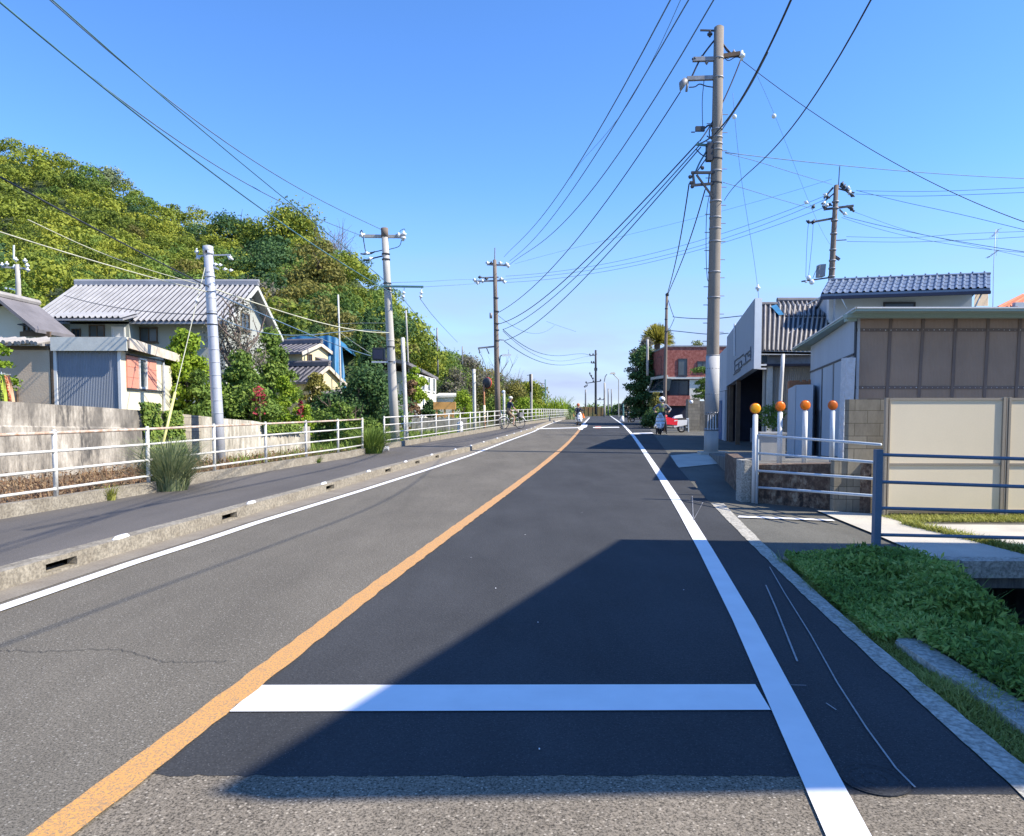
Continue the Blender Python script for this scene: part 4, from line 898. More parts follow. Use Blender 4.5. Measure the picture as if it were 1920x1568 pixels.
for x in (545, 590, 636): m_.tube([P(x, 640, Yt+.6), lift(P(x, 640, Yt+.6), 0)], .05, 6)
m_.build('frame', M['steel'], tp)
# grey-roofed house further down the street
t = thing('grey_roofed_house', 'white house with a long dark roof and tall windows down the street', 'house', (xw(800, 60), 60, .4))
q0, q1 = P(783, 748, 56), P(818, 748, 64); wz = Z(704, 56)
m_ = MB(); d_ = Vector((q1.x-q0.x, q1.y-q0.y, 0)); nn_ = Vector((-d_.y, d_.x, 0)).normalized(); g0 = Vector((q0.x, q0.y, 0))
m_.hexa([lift(g0, .2), lift(g0+d_, .2), lift(g0+d_+nn_*5, .2), lift(g0+nn_*5, .2)], [lift(g0, Z(701, 56)), lift(g0+d_, Z(718, 64)+.3), lift(g0+d_+nn_*5, 5.0), lift(g0+nn_*5, 5.0)]); m_.build('wall', M['plaster_w'], t)
m_ = MB(); r0 = P(766, 679, 54); r1 = P(822, 708, 65); slabq(m_, [r0, r1, r1+nn_*6+up*1.0, r0+nn_*6+up*1.2], .22); m_.build('roof', M['rshade'], t)
for f_ in (.2, .5, .78):
    oo_ = g0+d_*f_; window(t, lift(oo_, Z(733, 59))-nn_*.0, d_.normalized(), -nn_, 1.0, 1.15, 'frame', 'glass2', 0)
p = P(838, 742, 66); m_ = MB(); slabq(m_, [p+Vector((-1.1, 0, 0)), p+Vector((1.2, 0, .05)), p+Vector((1.4, 3, .3)), p+Vector((-1, 3, .3))], .18)
m_.bb((p.x-.9, p.y+.2, .3), (p.x+1.0, p.y+2.8, p.z-.18)); tag(m_.build('white_roofed_shed', M['plaster_w']), 'low white-roofed shed beyond the dark-roofed house', 'shed')
p = P(834, 795, 50); m_ = MB(); tpz = P(834, 754, 50).z
for dx in (-.55, 0, .55): m_.bb((p.x+dx-.07, p.y-.07, p.z), (p.x+dx+.07, p.y+.07, tpz))
m_.bb((p.x-.75, p.y-.12, tpz-.5), (p.x+.75, p.y+.12, tpz)); m_.bb((p.x-.62, p.y-.06, p.z+.5), (p.x+.62, p.y+.06, p.z+.62)); tag(m_.build('orange_trestle', M['amberf']), 'orange-yellow metal trestle standing behind the far railing', 'trestle')
p = P(828, 810, 47); m_ = MB(); m_.bb((p.x-1.9, 47, 0), (p.x+1.6, 47.2, 1.15)); tag(m_.build('low_garden_wall', M['retain2']), 'low pale garden wall behind the far railing', 'wall')
# ---------------------------------------------------------------- garden trees on the left
def ttree(lab, px, py_base, py_top, Y, wpx, lf, seed, n, size, cat='tree', nl=14, name=None, z0=None, lr=.42, z0f=.05, shell=.35, limbs=5, jit=.7):
    b_ = P(px, py_base, Y); z0 = b_.z if z0 is None else z0; h = P(px, py_top, Y).z-z0; rad = wpx/2*Y/F*1.12; nl = int(nl*1.4)
    return tree(name or cat, lab, cat, Vector((b_.x, Y, z0)), h, rad, lf, seed, n, size, nl, z0f, min(.16, rad*.12), lr=lr, shell=shell, limbs=limbs, jit=jit)
ttree('bright green leafy tree beside the shed, partly behind the round grey pole', 352, 780, 603, 25, 92, 'lime', 71, 9000, .07, 'tree', 20, z0=1.0, lr=.36)
ttree('low dark green shrub at the foot of the bright tree beside the shed', 372, 782, 690, 24.2, 56, 'mid', 72, 3500, .06, 'shrub', 10, z0=1.0)
bare('bare_tree', 'leafless branchy tree against the tiled house gable right of the round grey pole', (xw(452, 30), 30, 1.0), 5.2, 1.5, 73, 18)
ttree('dense green tree covering the foot of the tiled house gable', 455, 790, 655, 28, 78, 'mid', 74, 7000, .075, 'tree', 16, z0=.9, lr=.36)
ttree('tall mid-green tree between the tiled house and the yellow house', 508, 780, 612, 36, 84, 'mid', 75, 9000, .09, 'tree', 18, z0=.8, lr=.34)
ttree('dark green bush row behind the pale streaked wall', 470, 795, 725, 26.5, 120, 'mid', 76, 7000, .065, 'shrub', 14, z0=.7, lr=.3)
ttree('bright lime conical shrub above the pale streaked wall', 532, 790, 700, 29, 56, 'lime', 77, 6000, .05, 'shrub', 12, z0=.7, lr=.36)
ttree('small round lime bush at the end of the pale streaked wall', 572, 800, 761, 29, 36, 'lime', 78, 3000, .045, 'shrub', 7, z0=.4, lr=.5)
ttree('leggy shrub with crimson flowers in the hedge right of the round grey pole', 487, 760, 722, 25.6, 30, 'red', 79, 150, .05, 'shrub', 6, z0=1.35, lr=.45, shell=.95)
ttree('small patch of crimson flowers beside the lime bush', 564, 775, 752, 28.6, 16, 'red', 80, 120, .05, 'shrub', 5, z0=1.3, lr=.5, shell=.95)
ttree('small pruned garden pine in front of the yellow annex', 592, 748, 702, 40, 46, 'olive', 81, 2600, .08, 'pine tree', 8, z0=1.6, name='garden_pine')
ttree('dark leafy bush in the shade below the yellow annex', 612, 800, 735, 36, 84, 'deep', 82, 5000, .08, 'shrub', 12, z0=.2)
# tall dark conifer with drooping branches
def conifer(lab, px, Y, py_top, wpx, seed, lf='deep', n=11000, z0=.2):
    b_ = Vector((xw(px, Y), Y, z0)); h = Z(py_top, Y)-z0; rad = wpx/2*Y/F; t = thing('conifer', lab, 'conifer', b_)
    m_ = MB(); m_.tube([b_, b_+up*h*.95], [.22, .03], 8); m_.build('trunk', M['bark'], t)
    r_ = np.random.default_rng(seed); nb_ = 150; tt_ = r_.uniform(.04, 1, nb_); aa = r_.uniform(0, 6.28, nb_); bl_ = rad*(1.02-tt_**1.5)*r_.uniform(.65, 1.15, nb_)
    k = r_.integers(0, nb_, n); s_ = r_.uniform(.12, 1, n); L_ = bl_[k]*s_
    c = np.stack([b_.x+np.cos(aa[k])*L_, b_.y+np.sin(aa[k])*L_, b_.z+h*tt_[k]+.25*L_-.38*L_*s_-r_.uniform(0, .35, n)*s_], 1)+r_.normal(0, .07, (n, 3))
    V = leaves(c, np.stack([np.cos(aa[k]), np.sin(aa[k]), np.full(n, .8)], 1), .075, r_, .5, .5)
    mesh_np('crown', V, .5*r_.uniform(0, 1, nb_)[k]+.5*r_.uniform(0, 1, n), LF[lf], t)
conifer('tall dark drooping conifer just left of the leaning tall grey pole', 692, 38, 583, 96, 91, n=15000)
conifer('second drooping conifer touching the blue tarpaulin', 676, 41, 615, 46, 92, 'mid', 9000)
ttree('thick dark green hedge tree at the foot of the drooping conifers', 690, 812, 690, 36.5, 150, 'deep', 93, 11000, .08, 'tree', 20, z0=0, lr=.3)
ttree('low leafy hedge behind the end of the near railing', 640, 815, 760, 33, 130, 'mid', 94, 7000, .07, 'hedge', 14, z0=0, lr=.25, name='hedge')
ttree('autumn-yellow climber above the dark-roofed house wall', 778, 770, 680, 50, 46, 'lime', 95, 3200, .10, 'shrub', 10, z0=1.8)
ttree('brown dry shrub under the yellow climber', 772, 800, 708, 49, 34, 'brown', 96, 2400, .09, 'shrub', 9, z0=0)
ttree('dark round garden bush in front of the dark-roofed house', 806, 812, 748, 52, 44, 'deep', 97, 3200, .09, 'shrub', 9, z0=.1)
for k, (px, yb, yt, Y, w_, lf, lab) in enumerate((
    (800, 760, 640, 84, 80, 'mid', 'tall green tree above the long dark roof'),
    (842, 770, 655, 90, 90, 'mid', 'large green tree behind the thin grey pole down the street'),
    (852, 790, 690, 78, 60, 'grey', 'grey-green tree above the white-roofed shed'),
    (880, 785, 668, 96, 86, 'grey', 'dull grey-green tree left of the convex mirror'),
    (868, 792, 735, 62, 44, 'lime', 'bright round bush left of the short white pole'),
    (920, 785, 716, 84, 70, 'olive', 'olive tree behind the convex mirror'),
    (965, 785, 713, 90, 74, 'olive', 'golden green tree right of the tall dark utility pole'),
    (995, 785, 716, 96, 58, 'hill', 'yellow-green tree behind the thin dark pole down the street'),
    (935, 790, 745, 72, 70, 'mid', 'low green bushes behind the cyclist'),
    (985, 790, 752, 76, 60, 'lime', 'yellow-green hedge right of the cyclist'),
    (1060, 779, 762, 170, 34, 'deep', 'small dark tree at the far end of the left railing'))):
    ttree(lab, px, yb, yt, Y, w_, lf, 110+k, 4200, .11*Y/80, 'tree', 13, z0=.4, lr=.4)
bare('bare_tree', 'bare purplish-grey tree behind the tall dark utility pole', (xw(925, 108), 108, .4), 7.6, 4.2, 131, 16)
bare('bare_tree', 'low bare grey tree right of the tall dark utility pole', (xw(956, 112), 112, .4), 6.6, 3.6, 132, 14)
# banana-like clump
p = Vector((xw(1040, 100), 100, gz(100))); r_ = np.random.default_rng(4); n = 420
V = blades(p.x+r_.uniform(-1.9, 1.6, n), p.y+r_.uniform(-2, 2, n), np.full(n, p.z+.3), r_.uniform(1.2, 3.4, n), .09, r_, .6, 3)
o = mesh_np('banana_clump', V, r_.uniform(.2, 1, len(V)//4), LF['lime'], origin=p); tag(o, 'clump of tall bright leaves at the far end of the left railing', 'plant')
V = blades(p.x+r_.uniform(-3, 3, 500), p.y+r_.uniform(-6, 2, 500), np.full(500, p.z), r_.uniform(.5, 1.4, 500), .06, r_, .9, 2)
o = mesh_np('low_hedge', V, r_.uniform(0, 1, len(V)//4), LF['tuft'], origin=p); tag(o, 'low grey-green planting below the tall bright leaves', 'plant')
# ---------------------------------------------------------------- utility poles
def insul(mb, c, r=.06, h=.16, ax=(0, 0, 1)):
    c = Vector(c); a = Vector(ax).normalized()
    mb.tube([c-a*h/2, c-a*h*.2, c-a*h*.18, c+a*h*.1, c+a*h*.12, c+a*h*.5], [r*.45, r*.5, r, r, r*.55, r*.35], 8)
def pole(name, label, base, top, r0, r1, mat, group=None, seg=14):
    t = thing(name, label, 'utility pole' if 'utility' in name else 'pole', base, group); m_ = MB(); b, tp = Vector(base), Vector(top)
    m_.tube([b-Vector((0, 0, .2)), b+(tp-b)*.25, b+(tp-b)*.5, b+(tp-b)*.75, tp], [r0, r0*.75+r1*.25, (r0+r1)/2, r0*.25+r1*.75, r1], seg)
    m_.tube([tp, tp+Vector((0, 0, r1*.3))], [r1, r1*.6], seg); m_.build('shaft', M[mat], t, True); return t
def band(t, p, r, h=.05, mat='steel'):
    m_ = MB(); p = Vector(p); m_.tube([p, p+Vector((0, 0, h))], r, 14); m_.build('band', M[mat], t, True)
def rings(t, base, top, r0, r1, zs, mat='steel', h=.03):
    b, tp = Vector(base), Vector(top)
    for f_ in zs: band(t, b+(tp-b)*f_, (r0+(r1-r0)*f_)*1.06, h, mat)
def arm(t, a, b, w_=.09, mat='steel', ins=(), insr=.06, name='crossarm', insax=(0, 0, 1), h=None):
    m_ = MB(); m_.bar(a, b, w_, h or w_); o = m_.build(name, M[mat], t)
    a, b = Vector(a), Vector(b)
    for f_, dz in ins:
        k = MB(); insul(k, a+(b-a)*f_+Vector((0, 0, dz)), insr, insr*2.6, insax); k.build('insulator', M['porc'], t, True)
    return o
def jumper(t, pts, r=.018, mat='cable'):
    m_ = MB(); m_.tube(smooth_pts([Vector(p) for p in pts]), r, 5); return m_.build('jumper_cable', M[mat], t, True)
def smooth_pts(p, k=5):
    if len(p) < 3: return p
    out = []; q = [p[0]*2-p[1]]+p+[p[-1]*2-p[-2]]
    for i in range(1, len(q)-2):
        for s_ in range(k):
            t = s_/k; out.append(.5*((2*q[i])+(q[i+1]-q[i-1])*t+(2*q[i-1]-5*q[i]+4*q[i+1]-q[i+2])*t*t+(-q[i-1]+3*q[i]-3*q[i+1]+q[i+2])*t**3))
    return out+[p[-1]]
# (1) big pole on the right
pb = G(1333, 852); YP = pb.y; tp_ = P(1348, 52, YP)
gp_ = pole('utility_pole', 'tallest concrete utility pole, wrapped white low down, before the workshop on the right', pb, tp_, .235, .165, 'pole')
PX = lambda x, y, dY=0: P(x, y, YP+dY)
ax_ = lambda y: 1333+(852-y)/800*15
def on(y, dx=0, dY=0): return PX(ax_(y)+dx, y, dY)
m_ = MB(); m_.tube([on(778), on(668)], [.242, .232], 18); m_.build('white_wrap', M['wrap'], gp_, True)
m_ = MB(); m_.tube([on(852)-Vector((0, 0, .05)), on(808)], .245, 18); m_.build('base_sleeve', M['pole_lt'], gp_, True)
for y, h in ((808, .10), (776, .06), (740, .03), (692, .03), (668, .04), (560, .05), (512, .05), (455, .05), (430, .04), (410, .05), (380, .06), (345, .05), (323, .05), (300, .05), (283, .04), (272, .05), (260, .05), (245, .05), (148, .05), (112, .05)):
    band(gp_, on(y), .238-.07*(852-y)/800+.012, h, 'steel' if y % 3 else 'dark')
for i in range(26):
    y = 640-i*17; s_ = 1 if i % 2 else -1; c_ = on(y); m_ = MB(); m_.tube([c_+Vector((s_*.18, 0, 0)), c_+Vector((s_*.36, 0, 0))], .014, 6); m_.build('step_bolt', M['steel'], gp_)
m_ = MB()
for dx in (-7, -2, 3, 8): m_.bar(on(806, dx, -.25), on(778, dx*.9, -.25), .03, .02)
m_.build('guard_slats', M['frame'], gp_)
arm(gp_, on(58, 2), PX(1313, 57), .05, 'dark'); m_ = MB(); insul(m_, PX(1331, 64), .09, .2); m_.build('cutout', M['dark'], gp_)
arm(gp_, PX(1299, 112), on(111), .13, 'steel'); arm(gp_, on(107), PX(1387, 101), .13, 'wood'); arm(gp_, PX(1288, 148), on(146), .13, 'steel')
m_ = MB(); insul(m_, PX(1391, 104), .11, .32); m_.build('insulator', M['porc'], gp_, True)
m_ = MB(); insul(m_, PX(1303, 111), .08, .2, (1, 0, 0)); m_.build('insulator', M['dark'], gp_, True)
for x_, y_ in ((1316, 108), (1325, 117), (1365, 106), (1376, 98)):
    m_ = MB(); insul(m_, PX(x_, y_), .06, .16); m_.build('insulator', M['steel'], gp_, True)
m_ = MB(); m_.tube([PX(1276, 170), PX(1279, 158), PX(1286, 150)], [.03, .12, .10], 10); m_.tube([PX(1287, 172), PX(1290, 150)], .04, 8); m_.build('strain_insulator', M['steel'], gp_, True)
jumper(gp_, [on(66), PX(1328, 90), PX(1312, 113), PX(1300, 138), PX(1294, 150)], .03); jumper(gp_, [on(72, 4), PX(1357, 84), PX(1373, 102), PX(1387, 108)], .025)
jumper(gp_, [on(72, 4), PX(1360, 92), PX(1368, 100)], .02)
jumper(gp_, [PX(1292, 164), PX(1303, 163), PX(1312, 158), PX(1325, 162), on(165)], .02); jumper(gp_, [PX(1355, 104), PX(1365, 114), PX(1378, 108), PX(1390, 108)], .015)
jumper(gp_, [PX(1320, 152), PX(1317, 185), PX(1317, 215), PX(1318, 243)], .015, 'cable_b')
arm(gp_, PX(1304, 242), PX(1321, 242), .10, 'dark', h=.16); arm(gp_, PX(1296, 248), PX(1303, 248), .03, 'dark')
jumper(gp_, [PX(1321, 241), PX(1330, 235), on(240)], .03); jumper(gp_, [on(225), PX(1332, 240), PX(1331, 256), on(262)], .022); jumper(gp_, [PX(1325, 255), PX(1335, 260), on(250)], .02)
arm(gp_, PX(1306, 271), on(274), .07, 'green'); jumper(gp_, [PX(1308, 272), PX(1322, 273), PX(1331, 284), on(300, -6)], .025); jumper(gp_, [PX(1305, 280), PX(1315, 290), PX(1326, 294), on(292)], .02)
m_ = MB(); m_.bb(PX(1326, 300, -.15), PX(1333, 272, .1)); m_.build('junction_box', M['dark'], gp_)
for y_ in (324, 346): arm(gp_, PX(1296, y_+(2 if y_ > 330 else 0), -.12), on(y_-(2 if y_ > 330 else 0), 0, -.12), .08, 'dark')
arm(gp_, PX(1306, 328, -.14), on(372, -4, -.14), .06, 'dark', name='brace'); arm(gp_, PX(1299, 325, -.12), PX(1302, 348, -.12), .07, 'dark', name='brace'); arm(gp_, PX(1330, 326, -.1), PX(1328, 346, -.1), .04, 'dark', name='brace')
jumper(gp_, [PX(1303, 325), PX(1312, 305), PX(1322, 288), PX(1330, 272)], .028, 'cable_t'); jumper(gp_, [PX(1307, 322), PX(1318, 306), PX(1328, 292)], .02)
m_ = MB()
for x_, y_ in ((1294, 332), (1298, 350), (1317, 315), (1296, 343)): m_.ball(PX(x_, y_, -.1), .07, 6, 4)
m_.build('cable_clamp', M['dark'], gp_)
jumper(gp_, [on(360, -11), PX(1325, 400), PX(1324, 470), PX(1326, 520), on(530, -9)], .012)
m_ = MB(); q0_ = P(1318, 853, YP); m_.bb((pb.x-.42, pb.y-.3, pb.z), (pb.x+.55, pb.y+.25, pb.z+.10)); tag(m_.build('pole_footing', M['concrete']), 'pale concrete footing around the foot of the tall right-hand pole', 'footing')
# (2) round galvanised pole by the near railing
Y1 = 21.0; b_ = P(413, 870, Y1); t1_ = P(390, 463, Y1)
p1 = pole('utility_pole', 'smooth banded pale grey pole leaning left of the railing, with a small two-insulator arm', b_, t1_, .165, .125, 'galv')
rings(p1, b_, t1_, .165, .125, [i/17 for i in range(1, 16)], 'galv', .015); band(p1, P(391, 478, Y1), .14, .10, 'galv')
Q1 = lambda x, y, d=0: P(x, y, Y1+d)
m_ = MB(); m_.tube([Q1(390, 462), Q1(390, 476)], .14, 14); m_.build('cap', M['galv'], p1, True)
arm(p1, Q1(368, 480), Q1(432, 478), .035, 'galv'); m_ = MB(); insul(m_, Q1(369, 472), .06, .18); m_.build('insulator', M['porc'], p1, True)
m_ = MB(); insul(m_, Q1(372, 483), .055, .16, (1, 0, .4)); m_.build('insulator', M['porc'], p1, True); m_ = MB(); insul(m_, Q1(432, 484), .06, .18, (1, 0, -.6)); m_.build('insulator', M['porc'], p1, True)
arm(p1, Q1(389, 495), Q1(410, 505), .05, 'galv')
for x_, y_ in ((404, 496), (413, 497), (422, 505), (433, 507)):
    m_ = MB(); insul(m_, Q1(x_, y_), .045, .12, (1, 0, 0)); m_.build('insulator', M['porc'], p1, True)
for y_ in (520, 548, 590, 610): band(p1, P(390+(y_-463)*.0565, y_, Y1), .15, .03, 'dark' if y_ > 580 else 'galv')
gy = thing('guy_wire', 'guy wire with pale yellow guard slanting down left from the banded grey pole', 'guy wire', P(296, 872, 18.6))
m_ = MB(); ga, gb_ = Q1(388, 486), P(296, 872, 18.6); m_.tube([ga, gb_], .012, 6); m_.build('wire', M['cable_p'], gy)
m_ = MB(); pt_ = lambda y: ga+(gb_-ga)*((y-486)/(872-486)); m_.tube([pt_(745), pt_(868)], .035, 8); m_.build('guard', M['yel'], gy, True)
m_ = MB(); insul(m_, pt_(572), .05, .16, (gb_-ga)); m_.build('insulator', M['porc'], gy, True)
# (3) tall leaning pole with the hinged box
Y2 = 31.0; b_ = P(742, 838, Y2); t2_ = P(721, 432, Y2); Q2 = lambda x, y, d=0: P(x, y, Y2+d)
p2 = pole('utility_pole', 'tall leaning grey pole rising behind the railing, with a dark box and a green arm', b_, t2_, .20, .135, 'pole_lt')
A2 = lambda y, dx=0, d=0: P(721+(y-432)*.0517+dx, y, Y2+d)
m_ = MB(); m_.tube([A2(428), A2(445)], .15, 14); m_.build('cap', M['pole_dk'], p2, True)
arm(p2, Q2(683, 443), Q2(760, 444), .12, 'pole_lt')
for x_, y_, ax2 in ((679, 441, (1, 0, .2)), (748, 441, (1, 0, 0)), (757, 439, (0, 0, 1)), (756, 446, (0, 0, 1)), (688, 475, (1, 0, 0)), (694, 485, (1, 0, .3))):
    m_ = MB(); insul(m_, Q2(x_, y_), .11 if y_ < 470 else .07, .26, ax2); m_.build('insulator', M['porc'], p2, True)
jumper(p2, [Q2(675, 437), Q2(678, 432), Q2(680, 438), Q2(683, 458), Q2(687, 473), Q2(700, 473), A2(468)], .02); jumper(p2, [Q2(757, 440), Q2(759, 430), Q2(752, 432), Q2(748, 438)], .012)
jumper(p2, [Q2(753, 450), Q2(748, 462), A2(468, 6)], .015); jumper(p2, [Q2(683, 489), Q2(690, 488), Q2(702, 484), A2(480, -4)], .03); jumper(p2, [Q2(676, 476), Q2(684, 477), Q2(695, 476), Q2(703, 472)], .03)
arm(p2, Q2(714, 537, -.2), Q2(794, 538, -.2), .12, 'green', h=.07)
for x_ in (758, 791):
    m_ = MB(); insul(m_, Q2(x_-1, 549, -.2), .07, .16); insul(m_, Q2(x_-2, 556, -.2), .07, .16); m_.tube([Q2(x_, 540, -.2), Q2(x_-3, 562, -.2)], .018, 6); m_.build('hanging_insulator', M['porc'], p2, True)
for y_ in (478, 488, 533, 545, 652, 680, 640): band(p2, A2(y_), .175, .05, 'dark' if y_ != 640 else 'pole_lt')
m_ = MB(); o_ = Q2(697, 678, .1); m_.ob(Q2(698, 675, -.1), Q2(720, 675, -.1)-Q2(698, 675, -.1), (0, .35, 0), Q2(698, 653, -.1)-Q2(698, 675, -.1)); bx = m_.build('equipment_box', M['dark'], p2)
m_ = MB(); m_.bb(Q2(700, 673, -.13), Q2(717, 656, -.1)); m_.build('box_door', M['navy'], bx)
arm(p2, Q2(697, 679, -.1), A2(679, 8, -.1), .07, 'galv'); arm(p2, Q2(697, 653, -.1), A2(653, 8, -.1), .04, 'dark')
# (4) white pipe pole and small ones
def plainpole(name, lab, x, yb, yt, r, mat, Yd=None, x2=None, rt=None, cat=None):
    b_ = G(x, yb, .1) if Yd is None else P(x, yb, Yd); t_ = P(x2 if x2 is not None else x, yt, b_.y); o = pole(name, lab, b_, t_, r, rt or r*.9, mat, seg=10); o['category'] = cat or 'pole'; return o, b_
plainpole('steel_pipe_pole', 'plain white steel pipe pole just right of the leaning grey pole', 763, 835, 634, .095, 'whitem', 31.5, 755)
plainpole('steel_pipe_pole', 'short white steel pole standing at the railing left of the convex mirror', 890, 812, 693, .10, 'whitem', None, 888.5)
o, b_ = plainpole('mirror_post', 'traffic convex mirror with orange rim and peach post beside the railing', 909, 810, 722, .06, 'terra', None, 907, cat='convex mirror')
mb_ = P(912, 718, b_.y); m_ = MB(); dr = Vector((.6, .75, 0)).normalized(); m_.tube([mb_-dr*.05, mb_+dr*.05], [.26, .32], 20); rim = m_.build('mirror_back', M['dark'], o, True)
m_ = MB(); m_.tube([mb_+dr*.05, mb_+dr*.09], [.33, .33], 20); m_.build('mirror_rim', M['red'], o, True); m_ = MB(); m_.tube([mb_+dr*.09, mb_+dr*.13], [.30, .15], 20); m_.build('mirror_face', M['porc'], o, True)
m_ = MB(); m_.tube([P(908, 806, b_.y), P(908, 760, b_.y)], .068, 10); m_.build('post_sleeve', M['cream'], o, True)
o, b_ = plainpole('lamp_post', 'short white post topped with a small round lamp behind the cyclist', 945, 803, 738, .09, 'whitem'); m_ = MB(); m_.ball(P(944, 735, b_.y), .12, 10, 6); m_.build('lamp_head', M['porc'], o, True)
o, b_ = plainpole('thin_pole', 'thin dark-topped pole in front of the golden trees down the street', 996, 790, 702, .13, 'pole_lt', 68); m_ = MB(); m_.tube([P(995, 702, 68), P(995.5, 735, 68)], .135, 10); m_.build('dark_top', M['dark'], o, True); arm(o, P(988, 704, 68), P(996, 703, 68), .06, 'steel')
plainpole('thin_pole', 'thin white pole in front of the hill above the blue tarpaulin', 640, 760, 553, .055, 'whitem', 44, 634)
plainpole('thin_pole', 'thin pale mast against the trees right of the leaning grey pole', 767, 720, 582, .07, 'pole_lt', 56, 761)
plainpole('thin_pole', 'thin grey mast rising from trees against the sky, left of the mirror', 821, 700, 615, .09, 'steel', 78, 819.5)
plainpole('thin_pole', 'very thin short mast on the tree line left of the short white pole', 867, 690, 650, .08, 'steel', 95)
o, b_ = plainpole('white_bollard', 'thick white bollard standing in the far railing line', 862.5, 818, 792, .16, 'shiny', None, cat='bollard')
m_ = MB(); c_ = G(722, 846, .15); m_.bb((c_.x-.22, c_.y-.12, c_.z), (c_.x-.02, c_.y+.12, c_.z+.15)); m_.tube([c_+Vector((-.02, 0, .09)), c_+Vector((.13, 0, .08))], [.09, .07], 10); tag(m_.build('concrete_stub', M['frame']), 'small white concrete stub on the pavement where the far railing begins', 'stub')
# (5) tall dark pole far left of centre
Y3 = 57.; b_ = P(934, 806, Y3); t3_ = P(927.5, 488, Y3); Q3 = lambda x, y, d=0: P(x, y, Y3+d)
p3 = pole('utility_pole', 'tall dark utility pole with two tiers of arms and a street lamp', b_, t3_, .24, .14, 'pole_dk')
m_ = MB(); m_.tube([Q3(927.5, 492), Q3(928, 465)], .04, 6); m_.build('lightning_rod', M['steel'], p3)
arm(p3, Q3(913, 496), Q3(952, 498), .12, 'steel'); arm(p3, Q3(889, 528), Q3(946, 526), .12, 'steel'); arm(p3, Q3(903, 521), Q3(935, 520), .09, 'steel')
for x_, y_ in ((914, 493), (921, 494), (938, 493), (950, 495), (953, 499), (890, 525), (896, 531), (905, 527), (912, 523), (940, 523), (946, 529), (900, 520)):
    m_ = MB(); insul(m_, Q3(x_, y_), .13, .3, (0, 0, 1) if x_ % 2 else (1, 0, 0)); m_.build('insulator', M['porc'] if x_ % 3 else M['dark'], p3, True)
m_ = MB(); m_.tube([Q3(918, 592, -.3), Q3(923, 592, -.3)], .22, 10); m_.build('round_box', M['steel'], p3, True)
arm(p3, Q3(897, 653), Q3(927, 650), .12, 'steel'); arm(p3, Q3(897, 652), Q3(900, 662), .1, 'steel', name='brace'); arm(p3, Q3(912, 652), Q3(917, 664), .08, 'steel', name='brace'); arm(p3, Q3(930, 637), Q3(945, 638), .07, 'steel')
for y_ in (585, 608, 620, 640, 560): band(p3, P(928.5+(y_-488)*.02, y_, Y3), .21, .08, 'dark')
m_ = MB(); m_.tube([Q3(935, 700), Q3(937, 676), Q3(938, 668), Q3(944, 665)], .05, 6); la = m_.build('lamp_arm', M['green'], p3); m_ = MB(); m_.hexa([Q3(941, 669, -.2), Q3(959, 667, -.2), Q3(959, 667, .2), Q3(941, 669, .2)], [Q3(941, 664, -.2), Q3(958, 664, -.2), Q3(958, 664, .2), Q3(941, 664, .2)]); m_.build('lamp_head', M['porc'], la)
# (6) distant poles round the vanishing point
def farpole(lab, x, yb, yt, Y, r, arms, mat='steel', xt=None):
    b_ = P(x, yb, Y); t_ = P(xt or x, yt, Y); o = pole('distant_utility_pole', lab, b_, t_, r, r*.8, mat, seg=8)
    for (xa, ya, xb, yb_) in arms:
        m_ = MB(); m_.bar(P(xa, ya, Y), P(xb, yb_, Y), .14); m_.build('crossarm', M[mat], o)
        for f_ in (0, .5, 1):
            m_ = MB(); insul(m_, P(xa+(xb-xa)*f_, ya+(yb_-ya)*f_-2, Y), .16, .4); m_.build('insulator', M['dark'], o)
    return o
o = farpole('far dark utility pole with several arms above the end of the road', 1117, 775, 657, 135, .22, [(1106, 667, 1118, 666), (1109, 681, 1117, 681), (1099, 719, 1126, 715), (1106, 702, 1112, 712)], 'dark')
m_ = MB(); m_.bb(P(1114.5, 695, 134.8), P(1119.5, 690, 135.2)); m_.build('transformer', M['dark'], o)
o = farpole('far pale pole with a lamp arm just right of the dark far pole', 1133.5, 780, 718, 120, .17, [(1117, 749.5, 1133, 749.5)], 'pole_lt'); m_ = MB(); m_.tube([P(1133, 716, 120), P(1135, 706, 120), P(1138, 702, 120)], .08, 6); m_.build('lamp_arm', M['steel'], o)
farpole('far grey mast, the nearer to the lamp-arm pole of the two on its right', 1140.5, 778, 729, 150, .16, [], 'steel'); farpole('far grey mast, the rightmost of the slim masts at the road end', 1146.5, 776, 730, 165, .15, [], 'steel')
farpole('short far mast left of the dark far pole at the road end', 1098, 763, 731, 170, .2, [(1096, 727, 1101, 724)], 'steel')
o = farpole('far green lamp post at the left side of the road end', 1022.5, 768, 712, 120, .12, [], 'green'); m_ = MB(); m_.tube([P(1022.5, 720, 120), P(1010, 719, 120)], .05, 6); m_.build('lamp_arm', M['steel'], o)
o, b_ = plainpole('lane_post', 'small pale post with pointed base at the right road edge in the distance', 1168.5, 789, 758, .10, 'green', None, cat='post'); m_ = MB(); m_.tube([P(1165.5, 792, b_.y), P(1168, 780, b_.y)], [.3, .1], 8); m_.build('base', M['shiny'], o, True)
m_ = MB(); p = P(1148, 700, 110); m_.hexa([p+Vector((-.4, -.2, -.15)), p+Vector((.5, -.2, -.15)), p+Vector((.5, .2, -.15)), p+Vector((-.4, .2, -.15))], [p+Vector((-.2, -.1, .1)), p+Vector((.3, -.1, .15)), p+Vector((.3, .1, .15)), p+Vector((-.2, .1, .1))]); m_.tube([p, P(1160, 712, 110), P(1160, 782, 110)], .07, 6); tag(m_.build('street_lamp', M['pole_lt']), 'distant street lamp with white head above the right road edge', 'street lamp')
